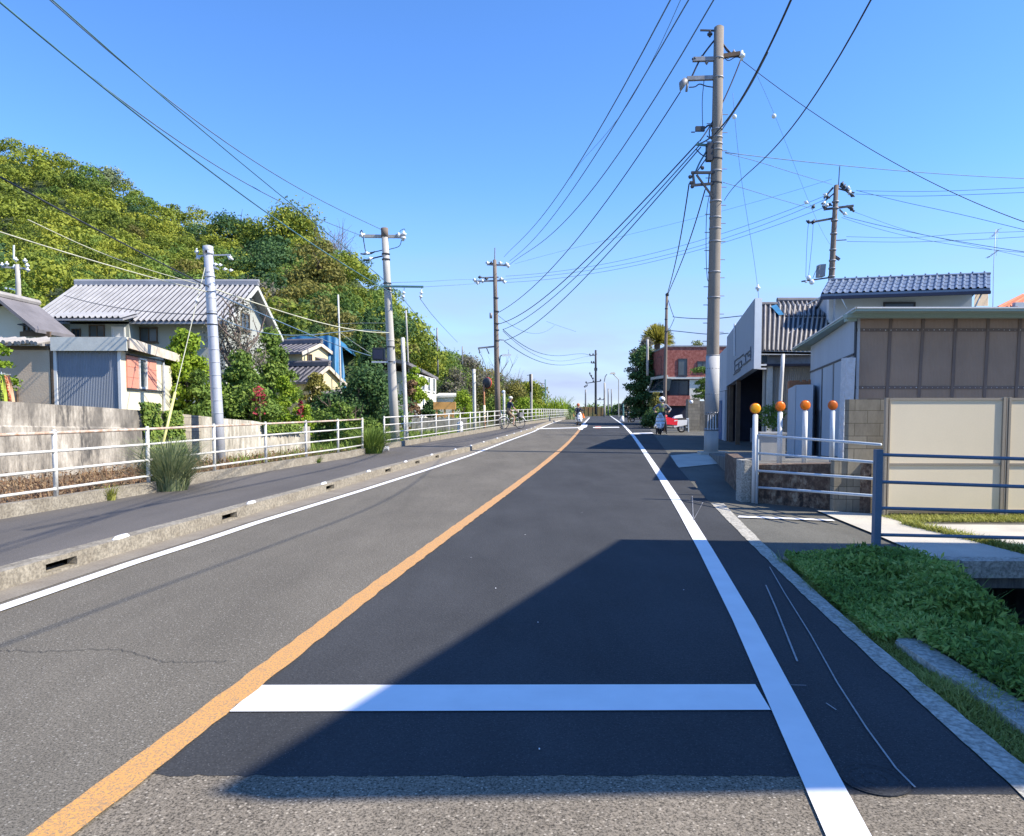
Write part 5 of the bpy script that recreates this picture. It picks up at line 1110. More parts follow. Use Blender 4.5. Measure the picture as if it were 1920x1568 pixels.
# (7) pole on the house roof line far left
Y7 = 40; o = pole('utility_pole', 'short pole with white insulators against the hill behind the small white house', P(37, 640, Y7), P(33, 497, Y7), .15, .12, 'pole_lt')
arm(o, P(4, 501, Y7), P(52, 504, Y7), .09, 'pole_lt')
for x_, y_ in ((4, 497), (13, 495), (27, 501), (47, 489), (51, 498), (52, 506), (30, 487)):
    m_ = MB(); insul(m_, P(x_, y_, Y7), .11, .26); m_.build('insulator', M['porc'], o, True)
m_ = MB(); m_.tube([P(26, 487, Y7), P(26, 460, Y7)], .05, 6); m_.build('lightning_rod', M['porc'], o)
for (xa, ya, xb, yb_) in ((60, 530, 76, 532), (18, 541, 30, 544), (10, 540, 13, 541)): arm(o, P(xa, ya, Y7), P(xb, yb_, Y7), .08, 'porc', name='bracket') if xa < 40 else None
# (8) cluttered pole behind the tiled building, right
Y4 = 38.; Q4 = lambda x, y, d=0: P(x, y, Y4+d); b_ = P(1553, 640, Y4); t4_ = Q4(1568, 348)
p4 = pole('utility_pole', 'cluttered utility pole with switch gear rising behind the grey tiled roof', b_, t4_, .17, .11, 'pole_dk')
m_ = MB(); m_.tube([Q4(1572, 352), Q4(1574.5, 312)], .03, 6); m_.build('lightning_rod', M['bluem'], p4)
for a_, b2_, w_ in (((1545, 372), (1562, 352), .08), (Q4 and (1540, 383), (1566, 361), .06), ((1575, 348), (1600, 368), .09), ((1572, 354), (1602, 362), .06), ((1545, 393), (1600, 386), .1), ((1587, 386), (1602, 397), .08), ((1516, 418), (1560, 410), .09), ((1503, 528), (1553, 521), .07), ((1574, 393), (1583, 402), .06), ((1565, 481), (1574, 487), .12), ((1567, 451), (1587, 450), .04)):
    arm(p4, Q4(*a_), Q4(*b2_), w_, 'dark')
for x_, y_ in ((1548, 366), (1552, 370), (1545, 381), (1579, 345), (1583, 350), (1590, 352), (1593, 361), (1598, 367), (1588, 356), (1546, 389), (1551, 385), (1556, 384), (1597, 391), (1584, 401), (1516, 416), (1525, 416), (1512, 380), (1525, 388)):
    m_ = MB(); insul(m_, Q4(x_, y_), .09, .26, (.5, 0, 1) if x_ % 2 else (1, 0, -.4)); m_.build('insulator', M['dark'] if x_ % 3 else M['porc'], p4, True)
m_ = MB(); m_.ob(Q4(1535, 519), Q4(1547, 518)-Q4(1535, 519), (0, .4, 0), Q4(1537, 496)-Q4(1535, 519)); m_.build('transformer_box', M['steel'], p4)
m_ = MB(); m_.ball(Q4(1516, 521), .12, 8, 5); m_.ball(Q4(1522, 529), .14, 8, 5); m_.ball(Q4(1511, 528), .08, 8, 5); m_.build('switch_cluster', M['porc'], p4)
for y_ in (380, 392, 415, 440, 470, 490, 505, 520): band(p4, P(1568-(y_-348)*.052, y_, Y4), .17, .07, 'steel')
jumper(p4, [Q4(1516, 417), Q4(1514, 440), Q4(1512, 480), Q4(1511, 520)], .012, 'cable_b'); jumper(p4, [Q4(1525, 417), Q4(1523, 450), Q4(1519, 490), Q4(1516, 518)], .012, 'cable_b'); jumper(p4, [Q4(1537, 500), Q4(1530, 508), Q4(1524, 522)], .015)
# (9) thin leaning pole by the brick building
Y5 = 46.; b_ = P(1245, 808, Y5); o = pole('utility_pole', 'slim brown pole in front of the brick building where twisted cables end', b_, P(1250.5, 553, Y5), .13, .08, 'pole_dk')
m_ = MB(); m_.ball(P(1251, 553, Y5), .12, 8, 5); m_.build('pole_head', M['dark'], o)
for y_ in (580, 600, 622): band(o, P(1250-(y_-553)*.02, y_, Y5), .1, .06, 'dark')
# ---------------------------------------------------------------- overhead wires
def wire(label, pts, Ya, Yb, r=.014, mat='cable', name='overhead_cable', ext=(0, 0), group=None, k=5, fit=True):
    A, B = P(*pts[0], Ya), P(*pts[-1], Yb); out = []
    for (x, y) in pts:
        d = ray(x, y); kx = d.x/d.y; den = (B.x-A.x)-kx*(B.y-A.y)
        t = (kx*A.y-A.x)/den if abs(den) > 1e-6 else 0; Y = A.y+(B.y-A.y)*t; out.append(P(x, y, Y))
    if fit and len(out) >= 5:
        h = np.array([math.hypot(p.x-A.x, p.y-A.y) for p in out]); h = h/h[-1]; zz = np.array([p.z for p in out]); wt = np.ones(len(h)); wt[0] = wt[-1] = 12
        pf = np.polyfit(h, zz, 3 if len(h) > 5 else 2, w=wt); n_ = 26; sp = [Vector((A.x+(B.x-A.x)*u_, A.y+(B.y-A.y)*u_, float(np.polyval(pf, u_)))) for u_ in [i/n_ for i in range(n_+1)]]
    else: sp = smooth_pts(out, k)
    if ext[0]: sp = [sp[0]+(sp[0]-sp[1]).normalized()*ext[0]]+sp
    if ext[1]: sp = sp+[sp[-1]+(sp[-1]-sp[-2]).normalized()*ext[1]]
    m_ = MB(); m_.tube(sp, r, 6); return tag(m_.build(name, M[mat], None, True), label, 'cable', group)
# left pair running toward the camera
wire('upper-left cable ending at the left insulator of the leaning grey pole', [(0,4),(90,76),(185,152),(270,215),(400,315),(545,385),(672,440)], 11.5, 31, .013, 'cable_b', ext=(12, 0))
wire('thickest upper-left cable, ending at the green arm of the leaning grey pole', [(-4,1),(90,78),(180,152),(290,238),(400,330),(525,415),(620,480),(700,530),(734,549)], 11.3, 30.8, .017, 'cable_t', ext=(12, 0))
wire('upper-left cable ending at the very top of the leaning grey pole', [(94,0),(190,95),(290,165),(360,218),(450,285),(590,370),(716,431)], 12.5, 31, .013, 'cable_b', ext=(12, 0))
wire('upper-left cable passing behind to the hanging insulators of the leaning grey pole', [(96,-2),(192,95),(288,163),(350,210),(430,290),(545,385),(640,460),(700,505),(757,558)], 12.2, 30.8, .013, 'cable_t', ext=(12, 0))
wire('cable from the left hanging insulator sloping down to the right over the trees', [(757,562),(775,585),(800,615),(830,645),(870,680)], 31, 85, .013, 'cable_b'); wire('cable from the right hanging insulator sloping down to the right over the trees', [(789,562),(810,590),(835,618),(858,642)], 31, 70, .013, 'cable_b')
wire('thick black cable crossing the hill from the left edge to the banded grey pole', [(0,332),(100,384),(220,452),(330,508),(396,540)], 13.5, 21, .016, 'cable', ext=(6, 0))
wire('pale cable crossing the hill above the tiled roof, the upper of two', [(52,412),(160,462),(260,500),(375,534)], 15, 21, .009, 'cable_p', ext=(0, 0))
wire('pale cable crossing the hill above the tiled roof, the lower of two', [(0,435),(60,452),(160,480),(260,518),(392,548)], 14, 21, .012, 'cable_p', ext=(6, 0))
wire('dark cable drooping across the front of the large tiled roof', [(120,554),(180,567),(262,584),(340,592),(394,590)], 30, 21, .013)
wire('cable continuing from the banded grey pole over the gable towards the leaning pole', [(396,540),(425,552),(500,572),(575,601),(640,614),(700,622),(733,624)], 21, 31, .018, 'cable_p')
wire('second cable under it from the banded grey pole to the leaning pole', [(398,548),(440,562),(515,603),(583,627),(640,650),(697,668)], 21, 31, .018, 'cable_b')
wire('third cable from the banded grey pole to the leaning pole, crossing the tarpaulin', [(400,590),(450,608),(540,640),(620,612),(660,618),(700,632),(731,625)], 21, 31, .012, 'cable_b')
wire('fine cable between the thin white pole and the leaning grey pole', [(634,607),(680,606),(726,606)], 44, 31, .014, 'cable_p'); wire('lower fine cable between the thin white pole and the leaning grey pole', [(635,622),(660,640),(690,660),(700,664)], 44, 31, .014, 'cable_p')
# right: lines converging on the tall dark pole
T3 = 57
wire('outermost left overhead line from the top centre to the tall dark pole', [(1257,0),(1230,57),(1175,155),(1110,265),(1067,337),(1010,412),(960,467),(945,482)], 12, T3, .013, 'cable_b', ext=(10, 0))
wire('faint thin line just inside the outermost left overhead line', [(1276,0),(1262,40),(1225,112),(1190,172),(1125,265),(1070,335)], 13, 33, .006, 'cable_b', ext=(10, 0))
wire('second overhead line from the left, top centre to the tall dark pole', [(1291,0),(1260,68),(1210,155),(1160,225),(1105,307),(1055,375),(1000,452),(955,490)], 12.5, T3, .013, 'cable_b', ext=(10, 0))
wire('third overhead line from the left, top centre to the tall dark pole', [(1338,0),(1320,40),(1285,110),(1240,177),(1185,252),(1125,335),(1060,407),(1010,462),(953,499)], 13, T3, .014, 'cable_b', ext=(10, 0))
wire('heavy line from the grey strain insulator down to the tall dark pole', [(1276,172),(1245,215),(1200,282),(1160,345),(1110,415),(1060,480),(1010,525),(960,570),(933,587)], YP, T3, .02, 'cable')
wire('thick black cable entering at the top right and crossing the big pole', [(1484,-2),(1460,52),(1430,115),(1415,142),(1390,182),(1355,238),(1325,262),(1310,270)], 14.5, 27.5, .024, 'cable', ext=(8, 0))
wire('cable lashed alongside the thick black cable above the big pole', [(1440,98),(1413,150),(1388,192),(1352,246)], 19, 26, .018, 'cable_b')
wire('upper bundled cable sagging from the big pole to the tall dark pole', [(1310,266),(1280,300),(1240,343),(1200,383),(1160,428),(1110,478),(1060,522),(1010,566),(960,600),(934,608)], YP, T3, .024, 'cable')
wire('middle bundled cable sagging from the big pole to the tall dark pole', [(1312,272),(1284,303),(1244,350),(1203,392),(1162,438),(1112,490),(1060,535),(1010,578),(965,612),(943,618)], YP, T3, .02, 'cable_t')
wire('lowest teal bundled cable sagging from the big pole to the tall dark pole', [(1314,276),(1290,303),(1250,355),(1208,398),(1165,447),(1115,500),(1075,545),(1030,585),(985,620),(946,639)], YP, T3, .022, 'cable_t')
wire('cable dropping from the right-hand insulator of the big pole into the bundle', [(1389,112),(1375,150),(1355,190),(1340,222),(1312,265)], YP+.3, YP-.2, .022, 'cable')
wire('long line from the right-hand insulator sloping to the right edge', [(1392,114),(1420,140),(1510,200),(1610,265),(1710,325),(1810,372),(1925,418)], YP, 21, .012, 'cable', ext=(0, 8))
wire('line coming down from the top right to the middle of the big pole', [(1634,-2),(1610,55),(1570,115),(1530,175),(1510,206),(1460,265),(1410,320),(1358,376)], 8.3, YP, .011, 'cable', ext=(9, 0))
wire('upper nearly level line from the big pole to the right edge', [(1360,286),(1460,295),(1575,312),(1710,322),(1925,335)], YP, 33, .014, 'cable_b', ext=(0, 8))
wire('line from the big pole to the top of the cluttered pole', [(1360,287),(1420,303),(1490,325),(1560,346)], YP, 38, .012, 'cable_b')
wire('lower line from the big pole to the strain insulators of the cluttered pole', [(1356,342),(1410,358),(1465,375),(1525,392)], YP, 37, .012, 'cable_b')
for k, (pp_, lab) in enumerate((([(948,518),(1060,507),(1150,492),(1260,466),(1350,440),(1450,405),(1512,380),(1548,367)], 'top one of three faint lines crossing behind the big pole'), ([(948,524),(1060,514),(1150,500),(1260,474),(1350,448),(1450,418),(1525,389),(1552,372)], 'middle one of three faint lines crossing behind the big pole'), ([(948,530),(1060,520),(1150,507),(1260,482),(1350,456),(1450,426),(1530,395),(1556,385)], 'bottom one of three faint lines crossing behind the big pole'))): wire(lab, pp_, T3, 38, .011, 'cable_b')
wire('faintest high line crossing behind the big pole', [(965,495),(1150,447),(1260,420),(1350,398),(1470,362),(1560,336)], T3, 38, .007, 'cable_b')
for pp_, lab, r_, yb_ in (([(1605,357),(1690,378),(1800,402),(1925,432)], 'line sloping right from the top of the cluttered pole', .012, 30), ([(1607,358),(1750,359),(1925,352)], 'upper level line right of the cluttered pole', .011, 36), ([(1604,364),(1720,368),(1925,361)], 'second level line right of the cluttered pole', .011, 36), ([(1582,406),(1650,420),(1720,438),(1860,468),(1925,473)], 'drooping line right of the cluttered pole over the blue roof', .014, 30), ([(1578,408),(1640,430),(1720,446),(1800,460),(1925,474)], 'thin drooping line right of the cluttered pole, just under the thicker one', .009, 30), ([(1603,398),(1700,432),(1800,455)], 'short faint line from the lower arm of the cluttered pole', .008, 33), ([(1587,444),(1700,446),(1800,439),(1925,434)], 'upper of two low level lines right of the cluttered pole', .009, 34), ([(1588,453),(1700,454),(1820,450),(1925,444)], 'lower of two low level lines right of the cluttered pole', .010, 34)): wire(lab, pp_, 38, yb_, r_, 'cable_b', ext=(0, 8))
wire('thin stay with a pale ball descending right of the big pole', [(1420,143),(1450,215),(1480,280),(1510,365),(1535,420),(1556,458)], 27, 38, .006, 'cable_b', 'stay_wire'); wire('thin stay dropping to the corner of the sign board', [(1374,175),(1377,220),(1390,330),(1406,440),(1421,540),(1423,562)], YP, 28, .007, 'cable_b', 'stay_wire')
m_ = MB(); m_.ball(P(1451, 218, 28.5), .09, 10, 6); tag(m_.build('stay_ball', M['porc'], None, True), 'pale ball insulator on the thin stay right of the big pole', 'insulator'); m_ = MB(); m_.ball(P(1377, 219, YP), .08, 10, 6); tag(m_.build('stay_ball', M['porc'], None, True), 'pale ball insulator close to the right of the big pole', 'insulator')
m_ = MB(); insul(m_, P(1421, 540, 28), .09, .25); tag(m_.build('stay_insulator', M['porc'], None, True), 'pale insulator just above the sign board corner', 'insulator')
def twisted(label, pts, Ya, Yb, r=.02):
    o = wire(label, pts, Ya, Yb, r, 'cable', 'twisted_cable', k=8); return o
wire('left one of two twisted cables dropping to the slim brown pole', [(1292,345),(1287,385),(1280,425),(1268,480),(1258,530),(1251,553)], YP, Y5, .022, 'cable', 'twisted_cable'); wire('right one of two twisted cables dropping to the slim brown pole', [(1322,356),(1312,392),(1300,430),(1278,490),(1262,530),(1252,553)], YP, Y5, .022, 'cable', 'twisted_cable')
wire('cable from the slim brown pole passing behind the big pole, upper', [(1252,560),(1262,590),(1268,595),(1330,598),(1395,592)], Y5, 41, .026, 'cable_b', fit=False); wire('cable from the slim brown pole passing behind the big pole, lower', [(1251,620),(1268,621),(1330,627),(1366,625)], Y5, 42, .026, 'cable_b', fit=False); wire('short diagonal cable bracing the slim brown pole cables', [(1265,596),(1258,612),(1251,622)], Y5, 45.9, .02, 'cable_b')
wire('upper of the cables sagging from the tall dark pole towards the road end', [(943,618),(965,636),(1000,655),(1040,667),(1075,668),(1098,660),(1108,668)], T3, 130, .035, 'cable_b'); wire('middle cable sagging from the tall dark pole towards the road end', [(943,621),(975,650),(1020,671),(1055,677),(1080,675),(1095,668),(1108,668)], T3, 131, .022, 'cable_b'); wire('lowest cable sagging from the tall dark pole towards the road end', [(946,640),(970,660),(1005,675),(1050,684),(1085,682),(1108,681)], T3, 133, .035, 'cable_b')
wire('faint line curving down right of the tall dark pole', [(932,590),(955,606),(985,622),(1020,624),(1040,610)], T3, 100, .02, 'cable_b'); wire('short faint wire floating above the far road', [(1025,603),(1050,612),(1080,622)], 90, 120, .02, 'cable_b'); wire('thin stay from the lamp arm of the tall dark pole down to the trees', [(898,661),(905,672),(911,688)], T3, 60, .02, 'cable_b', 'stay_wire')
wire('pair of fine lines crossing from the leaning grey pole arm to the tall dark pole', [(735,530),(800,528),(850,525),(890,524)], 31, T3, .012, 'cable_b'); wire('lower fine line from the green arm to the tall dark pole', [(794,538),(850,535),(893,532)], 31, T3, .012, 'cable_b')
# ---------------------------------------------------------------- right: neighbour's house outside the frame (throws the street's big shadow)
Lsh = 7.2; sh_ = Vector((SDIR.x, SDIR.y, 0)).normalized(); Hh = Lsh*math.tan(SUN_EL)
T1, T2 = G(1160, 1012), G(390, 1490); A_, B_ = T1+sh_*Lsh, T2+sh_*Lsh; A_.z = B_.z = 0
eA, eB = Vector((1, -.07, 0))*7, Vector((1, .03, 0))*7
nh = thing('neighbour_house', 'flat-roofed two-storey house standing just outside the frame on the right', 'house', (B_+eB*.5+(A_-B_)*.5))
W_n = (A_-B_).normalized()*1.7; wq = (B_+W_n, B_+eB+W_n, A_+eA, A_); m_ = MB(); m_.hexa(list(wq), [p+Vector((0, 0, Hh-.25)) for p in wq]); m_.build('wall', M['plaster_w'], nh)
m_ = MB(); m_.tube([B_+Vector((6.3, .4, 0)), B_+Vector((6.3, .4, Hh-.25))], .08, 8); m_.build('roof_post', M['steel'], nh)
m_ = MB(); m_.hexa([p+Vector((0, 0, Hh-.25)) for p in (B_, B_+eB, A_+eA, A_)], [p+Vector((0, 0, Hh)) for p in (B_, B_+eB, A_+eA, A_)]); m_.build('roof', M['rshade'], nh)
eW = (A_-B_).normalized(); nW = Vector((-eW.y, eW.x, 0));
for f_ in (.32, .68):
    for z_ in (1.0, 3.9): window(nh, B_+eW*(A_-B_).length*f_+Vector((0, 0, z_)), eW, nW, 1.6, 1.2)
# ---------------------------------------------------------------- lichen wall, block wall, fences
a0, a1 = Vector((xw(1404, 13.0), 13.0, -.05)), Vector((xw(1634, 11.55), 11.5, -.05))
wz0, wz1 = Z(872, 13.0), Z(868, 11.55)
m_ = MB(); d_ = Vector((.05, .3, 0)); m_.hexa([a0, a1, a1+d_, a0+d_], [lift(a0, wz0), lift(a1, wz1), lift(a1+d_, wz1), lift(a0+d_, wz0)])
m_.hexa([a0+d_*.98, a0+Vector((.2, .3, 0)), a0+Vector((1.0, 4.0, 0)), a0+Vector((.75, 4.0, 0))], [lift(p, wz0-.01) for p in (a0+d_*.98, a0+Vector((.2, .3, 0)), a0+Vector((1.0, 4.0, 0)), a0+Vector((.75, 4.0, 0)))])
tag(m_.build('low_yard_wall', M['lichen']), 'low lichen-browned retaining wall behind the white pipe rail', 'wall')
m_ = MB(); m_.box((a0.x-.04, a0.y+.1, .33), (.17, .32, .80)); tag(m_.build('wall_end_pier', M['strip']), 'rough concrete pier at the left end of the lichen-browned wall', 'pier')
yz = lambda Y: max(.06, (wz0-.03)-(Y-15)*.05 if Y > 15 else wz0-.03); m_ = MB(); vs = []; ys_ = [11.8, 13.3, 15, 18, 21, 24, 27.8]
for Y in ys_: vs += [(max(a0.x+(Y-13)*.2+.15, 5.4 if Y < 13 else 0), Y, yz(Y)), (22, Y, yz(Y))]
m_.add(vs, [(2*i, 2*i+1, 2*i+3, 2*i+2) for i in range(len(ys_)-1)]); m_.add([(v_[0], v_[1], -.1) for v_ in vs]+vs, [(2*i, 2*i+2, 2*i+2+len(vs), 2*i+len(vs)) for i in range(len(ys_)-1)]); struct(m_.build('raised_yard', M['concrete_dk']))
YB = 11.62; bl_ = MB(); bx0, bx1 = xw(1592, YB), xw(2100, YB); bl_.bb((bx0, YB, -.05), (bx1, YB+.15, Z(749, YB))); bl_.bb((bx0-.20, YB+.02, -.05), (bx0-.003, YB+.16, Z(864, YB)))
tag(bl_.build('block_wall', M['block']), 'grey concrete block wall under the brown panels, left of the cream fence', 'wall')
# white pipe rail
wr = thing('pipe_railing', 'short white pipe railing in front of the lichen-browned wall', 'railing', G(1419, 943))
g0_, g1_ = G(1419, 943), G(1640, 985); Ya, Yb_ = g0_.y, g1_.y
for i, (yl, yr_) in enumerate(((816, 834), (850, 867), (883, 898), (914, 930))):
    L_, R_ = P(1421, yl, Ya), P(1652 if i == 0 else 1640, yr_, Yb_); m_ = MB()
    m_.tube([L_, R_], .02, 8); m_.build('rail', M['ltm'], wr, True)
m_ = MB(); tpp = P(1421, 816, Ya); m_.tube([Vector((tpp.x, Ya, -.05)), tpp-Vector((0, 0, .08)), tpp+Vector((-.0, 0, -.02)), tpp+Vector((.06, -.02, .0))], .024, 8); m_.build('post', M['ltm'], wr, True)
# blue-grey rail
g = P(1642, 1046, 8.05); br_ = thing('pipe_railing', 'blue-grey pipe railing beside the canal bridge in front of the cream fence', 'railing', (g.x, 8.05, 0))
m_ = MB(); t_ = P(1647, 843, 8.05); m_.box((t_.x, 8.05, (t_.z-.02)/2), (.072, .072, t_.z+.02)); m_.build('post', M['bluem'], br_)
e1 = P(1925, 855, 7.35)
for (yl, yr_) in ((853, 861), (904, 913), (953, 960), (1003, 1009)):
    q0_, q1_ = P(1650, yl, 8.05), P(1925, yr_, 7.35); m_ = MB(); m_.tube([q0_-Vector((.02, 0, .0)), q0_+Vector((.04, 0, 0)), q1_, q1_+(q1_-q0_).normalized()*1.5], .018, 8); m_.build('rail', M['bluem'], br_, True)
m_ = MB(); m_.tube([P(1655, 953, 8.04), P(1649, 960, 8.04), P(1648, 1000, 8.04), P(1654, 1004, 8.04)], .014, 6); m_.build('gusset_tube', M['bluem'], br_, True)
e2 = q1_+(q1_-q0_).normalized()*1.5; m_ = MB(); m_.box((e2.x, e2.y, .58), (.07, .07, 1.16)); m_.build('post', M['bluem'], br_)
# orange reflector posts
for k, (x, yt, yb, Yp, cl, lab) in enumerate(((1416.5, 766, 940, 12.86, 'orange2', 'white post with bright amber disc, leftmost of four, standing in front of the wall'), (1463, 762, 866, 13.6, 'orange', 'white post with orange disc in front of the white downpipe'), (1510, 760, 864, 13.5, 'orange', 'white post with orange disc in front of the grey partition, third from the left'), (1561.5, 760, 856, 14.2, 'orange3', 'greyish post with dull orange disc, rightmost of four, before the pale doors'))):
    z0 = -.03 if k == 0 else wz0-.04; c_ = P(x, yt, Yp); t = thing('reflector_post', lab, 'reflector post', (c_.x, Yp, z0), 'posts with orange discs on the right')
    m_ = MB(); m_.tube([(c_.x, Yp, z0-.02), (c_.x, Yp, c_.z-.115)], .045, 14); m_.tube([(c_.x, Yp, c_.z-.115), (c_.x, Yp, c_.z-.10)], [.045, .03], 14); m_.build('post', M['frame' if k < 3 else 'ltm'], t, True)
    m_ = MB(); m_.tube([(c_.x, Yp, c_.z-.13), (c_.x, Yp, c_.z-.06)], .022, 8); m_.build('neck', M['dark'], t)
    m_ = MB(); m_.tube([(c_.x, Yp-.03, c_.z), (c_.x, Yp-.02, c_.z), (c_.x, Yp+.02, c_.z), (c_.x, Yp+.03, c_.z)], [.06, .085, .085, .06], 22); dk = m_.build('disc', M[cl], t, True)
    m_ = MB(); m_.tube([(c_.x, Yp-.012, c_.z), (c_.x, Yp+.012, c_.z)], .094, 22); m_.build('disc_rim', M['orange3'], dk)
# cream panel fence
YC = 11.1; cf = thing('panel_fence', 'tall cream panel fence in bronze aluminium frames on the right', 'fence', (xw(1660, YC), YC, 0))
zt_, zm_, zb_ = Z(746, YC), Z(869, YC), Z(958, YC)
px_ = [1661, 1887, 2113, 2340]
for k, x in enumerate(px_):
    xx = xw(x, YC); m_ = MB()
    if k == 0: m_.bb((xx-.012, YC-.03, -.02), (xx+.022, YC+.03, zt_)); m_.build('post', M['alu'], cf); m_ = MB(); m_.bb((xx+.04, YC-.025, .02), (xx+.062, YC+.03, zt_-.01))
    else: m_.bb((xx-.062, YC-.03, -.02), (xx-.022, YC+.03, zt_+.01)); m_.build('post', M['alu'], cf); m_ = MB(); m_.bb((xx-.010, YC-.025, -.02), (xx+.010, YC+.03, zt_)); m_.build('post', M['alu'], cf); m_ = MB(); m_.bb((xx+.022, YC-.03, -.02), (xx+.055, YC+.03, zt_+.01))
    m_.build('post', M['alu'], cf)
for k in range(3):
    l_, r_ = xw(px_[k], YC)+.06, xw(px_[k+1], YC)-.065
    for z0, z1, nm in ((zt_-.035, zt_-.003, 'top_rail'), (zm_-.03, zm_+.0, 'mid_rail'), (zb_-.005, zb_+.02, 'bottom_rail')):
        m_ = MB(); m_.bb((l_, YC-.02, z0), (r_, YC+.02, z1)); m_.build(nm, M['alu'], cf)
    for z0, z1 in ((zb_+.022, zm_-.032), (zm_+.002, zt_-.037)):
        m_ = MB(); m_.bb((l_+.002, YC-.004, z0), (r_-.002, YC+.004, z1)); m_.build('panel', M['cream'], cf)
# ---------------------------------------------------------------- carport building
YF = 16.6; cp = thing('carport', 'shed with pale green flat eave, grey side wall and brown translucent corrugated front', 'shed', (xw(1602, YF), YF, .6))
z1, z2 = Z(749, YF)+.0, Z(589, YF); x0, x1 = xw(1603, YF), xw(2140, YF)
m_ = MB(); nn_ = int((x1-x0)/.032)*4; vs = []
for i in range(nn_+1):
    x = x0+(x1-x0)*i/nn_; yy = YF-.009*math.sin(i*math.pi/2); vs += [(x, yy, z1+.01), (x, yy, z2-.02)]
m_.add(vs, [(2*i, 2*i+1, 2*i+3, 2*i+2) for i in range(nn_)]); m_.add([Vector(v_)+Vector((0, .01, 0)) for v_ in vs], [(2*i, 2*i+1, 2*i+3, 2*i+2) for i in range(nn_)]); pnl = m_.build('corrugated_panel', M['brownp'], cp, True)
for k, (xt, xb) in enumerate(((1671, 1663), (1732, 1723), (1793, 1785), (1854, 1846), (1914, 1905), (1975, 1967), (2036, 2028), (2097, 2090))):
    m_ = MB(); w_ = .035; Yk = YF-.022; a_, b_ = P(xt, 592, Yk), P(xb, 746, Yk); m_.hexa([b_+Vector((-w_, 0, 0)), b_+Vector((w_, 0, 0)), b_+Vector((w_, .01, 0)), b_+Vector((-w_, .01, 0))], [a_+Vector((-w_, 0, 0)), a_+Vector((w_, 0, 0)), a_+Vector((w_, .01, 0)), a_+Vector((-w_, .01, 0))]); m_.build('batten', M['brownd'], cp)
for y_ in (619, 727):
    m_ = MB(); m_.bb((x0, YF-.013, Z(y_+3, YF)), (x1, YF-.010, Z(y_-3, YF))); m_.build('overlap_strip', M['brownd'], cp)
    m_ = MB(); rr = random.Random(y_)
    x = x0+.03
    while x < x1: m_.ball((x, YF-.02, Z(y_, YF)+rr.uniform(-.006, .006)), rr.choice([.007, .007, .009, .013]), 6, 4, sc_=(1, .6, 1)); x += .12
    m_.build('screw_row', M['shiny'], cp)
m_ = MB(); m_.bb((x0-.035, YF-.02, .4), (x0-.002, YF+.05, z2)); m_.build('corner_trim', M['dark'], cp)
# side wall: from front corner to far corner
s0 = Vector((xw(1600, YF), YF, 0)); s1 = Vector((xw(1518, 24.3), 24.3, 0)); su = (s1-s0).normalized(); sn = Vector((su.y, -su.x, 0))*-1
if sn.x > 0: sn = -sn
def onside(px, py):
    d = ray(px, py); k = (s0-Vector((0, 0, CH))).dot(sn)/d.dot(sn); return Vector((0, 0, CH))+d*k
zE = Z(597, YF)+.0
m_ = MB(); m_.hexa([s0+up*1.6, s1+up*1.6, s1-sn*.1+up*1.6, s0-sn*.1+up*1.6], [s0+up*(zE+.04), s1+up*(zE+.04), s1-sn*.1+up*(zE+.04), s0-sn*.1+up*(zE+.04)])
m_.hexa([s0-sn*.03+up*0, s1-sn*.03+up*0, s1-sn*.1+up*0, s0-sn*.1+up*0], [s0-sn*.03+up*1.6, s1-sn*.03+up*1.6, s1-sn*.1+up*1.6, s0-sn*.1+up*1.6]); m_.build('side_wall', M['sidewall'], cp)
Ls = (s1-s0).length
m_ = MB(); zl = onside(1585, 673).z; m_.ob(s0+su*.0+up*(zl)+sn*.005, su*Ls, sn*.03, up*.04); m_.build('door_track', M['dark'], cp)
dz_ = lambda f_: .58-.5*f_
for f0_, f1_, mt, pr_, tz in ((.02, .34, 'sidewall', .028, 0), (.35, .38, 'dark', .01, 0), (.40, .62, 'sidewall', .012, -.02), (.63, .66, 'dark', .006, 0)):
    m_ = MB(); m_.ob(s0+su*Ls*f0_+up*(dz_(f1_)+.04)+sn*.001, su*Ls*(f1_-f0_), sn*pr_, up*(zl-dz_(f1_)-.06+tz)); m_.build('sliding_door' if mt == 'sidewall' else 'door_gap', M[mt], cp)
# rough white pillar
pc = P(1588, 853, 16.3); ptz = Z(671, 16.3); w2 = .115
m_ = MB(); m_.hexa([(pc.x-w2, 16.26, .45), (pc.x+w2*.6, 16.26, .45), (pc.x+w2*.6, 16.5, .45), (pc.x-w2, 16.5, .45)], [(pc.x-w2+.03, 16.26, ptz), (pc.x+w2+.01, 16.26, ptz), (pc.x+w2+.01, 16.5, ptz), (pc.x-w2+.03, 16.5, ptz)])
bm_ = m_.build('rough_pillar', M['rough'], cp)
# roof with deep eave
n0, n1 = P(1605, 577, 15.8), P(2200, 583, 15.8); f1 = P(1485, 654, 26.3); fz = n0.z; f1.z = fz
e_ = n1-n0; e_.z = 0; Rr = [n0, n0+e_, f1+e_, f1]
m_ = MB(); slabq(m_, [Vector((p.x, p.y, fz)) for p in Rr], .07); rf = m_.build('roof', M['greenroof'], cp)
m_ = MB(); m_.ob(n0+Vector((-.02, -.03, -.018)), e_, (0, .03, 0), (0, 0, .03)); m_.ob(n0+Vector((-.03, -.03, -.02)), (f1-n0), (.03, 0, 0), (0, 0, .03)); m_.build('gutter_edge', M['frame'], rf)
m_ = MB(); m_.ob(n0+Vector((.02, .45, -.15)), e_, (0, .2, 0), (0, 0, .08)); m_.bb(P(1590, 602, 16.4), P(1603, 593, 16.5)+Vector((0, .1, 0))); m_.build('soffit_beam', M['greenroof'], rf)
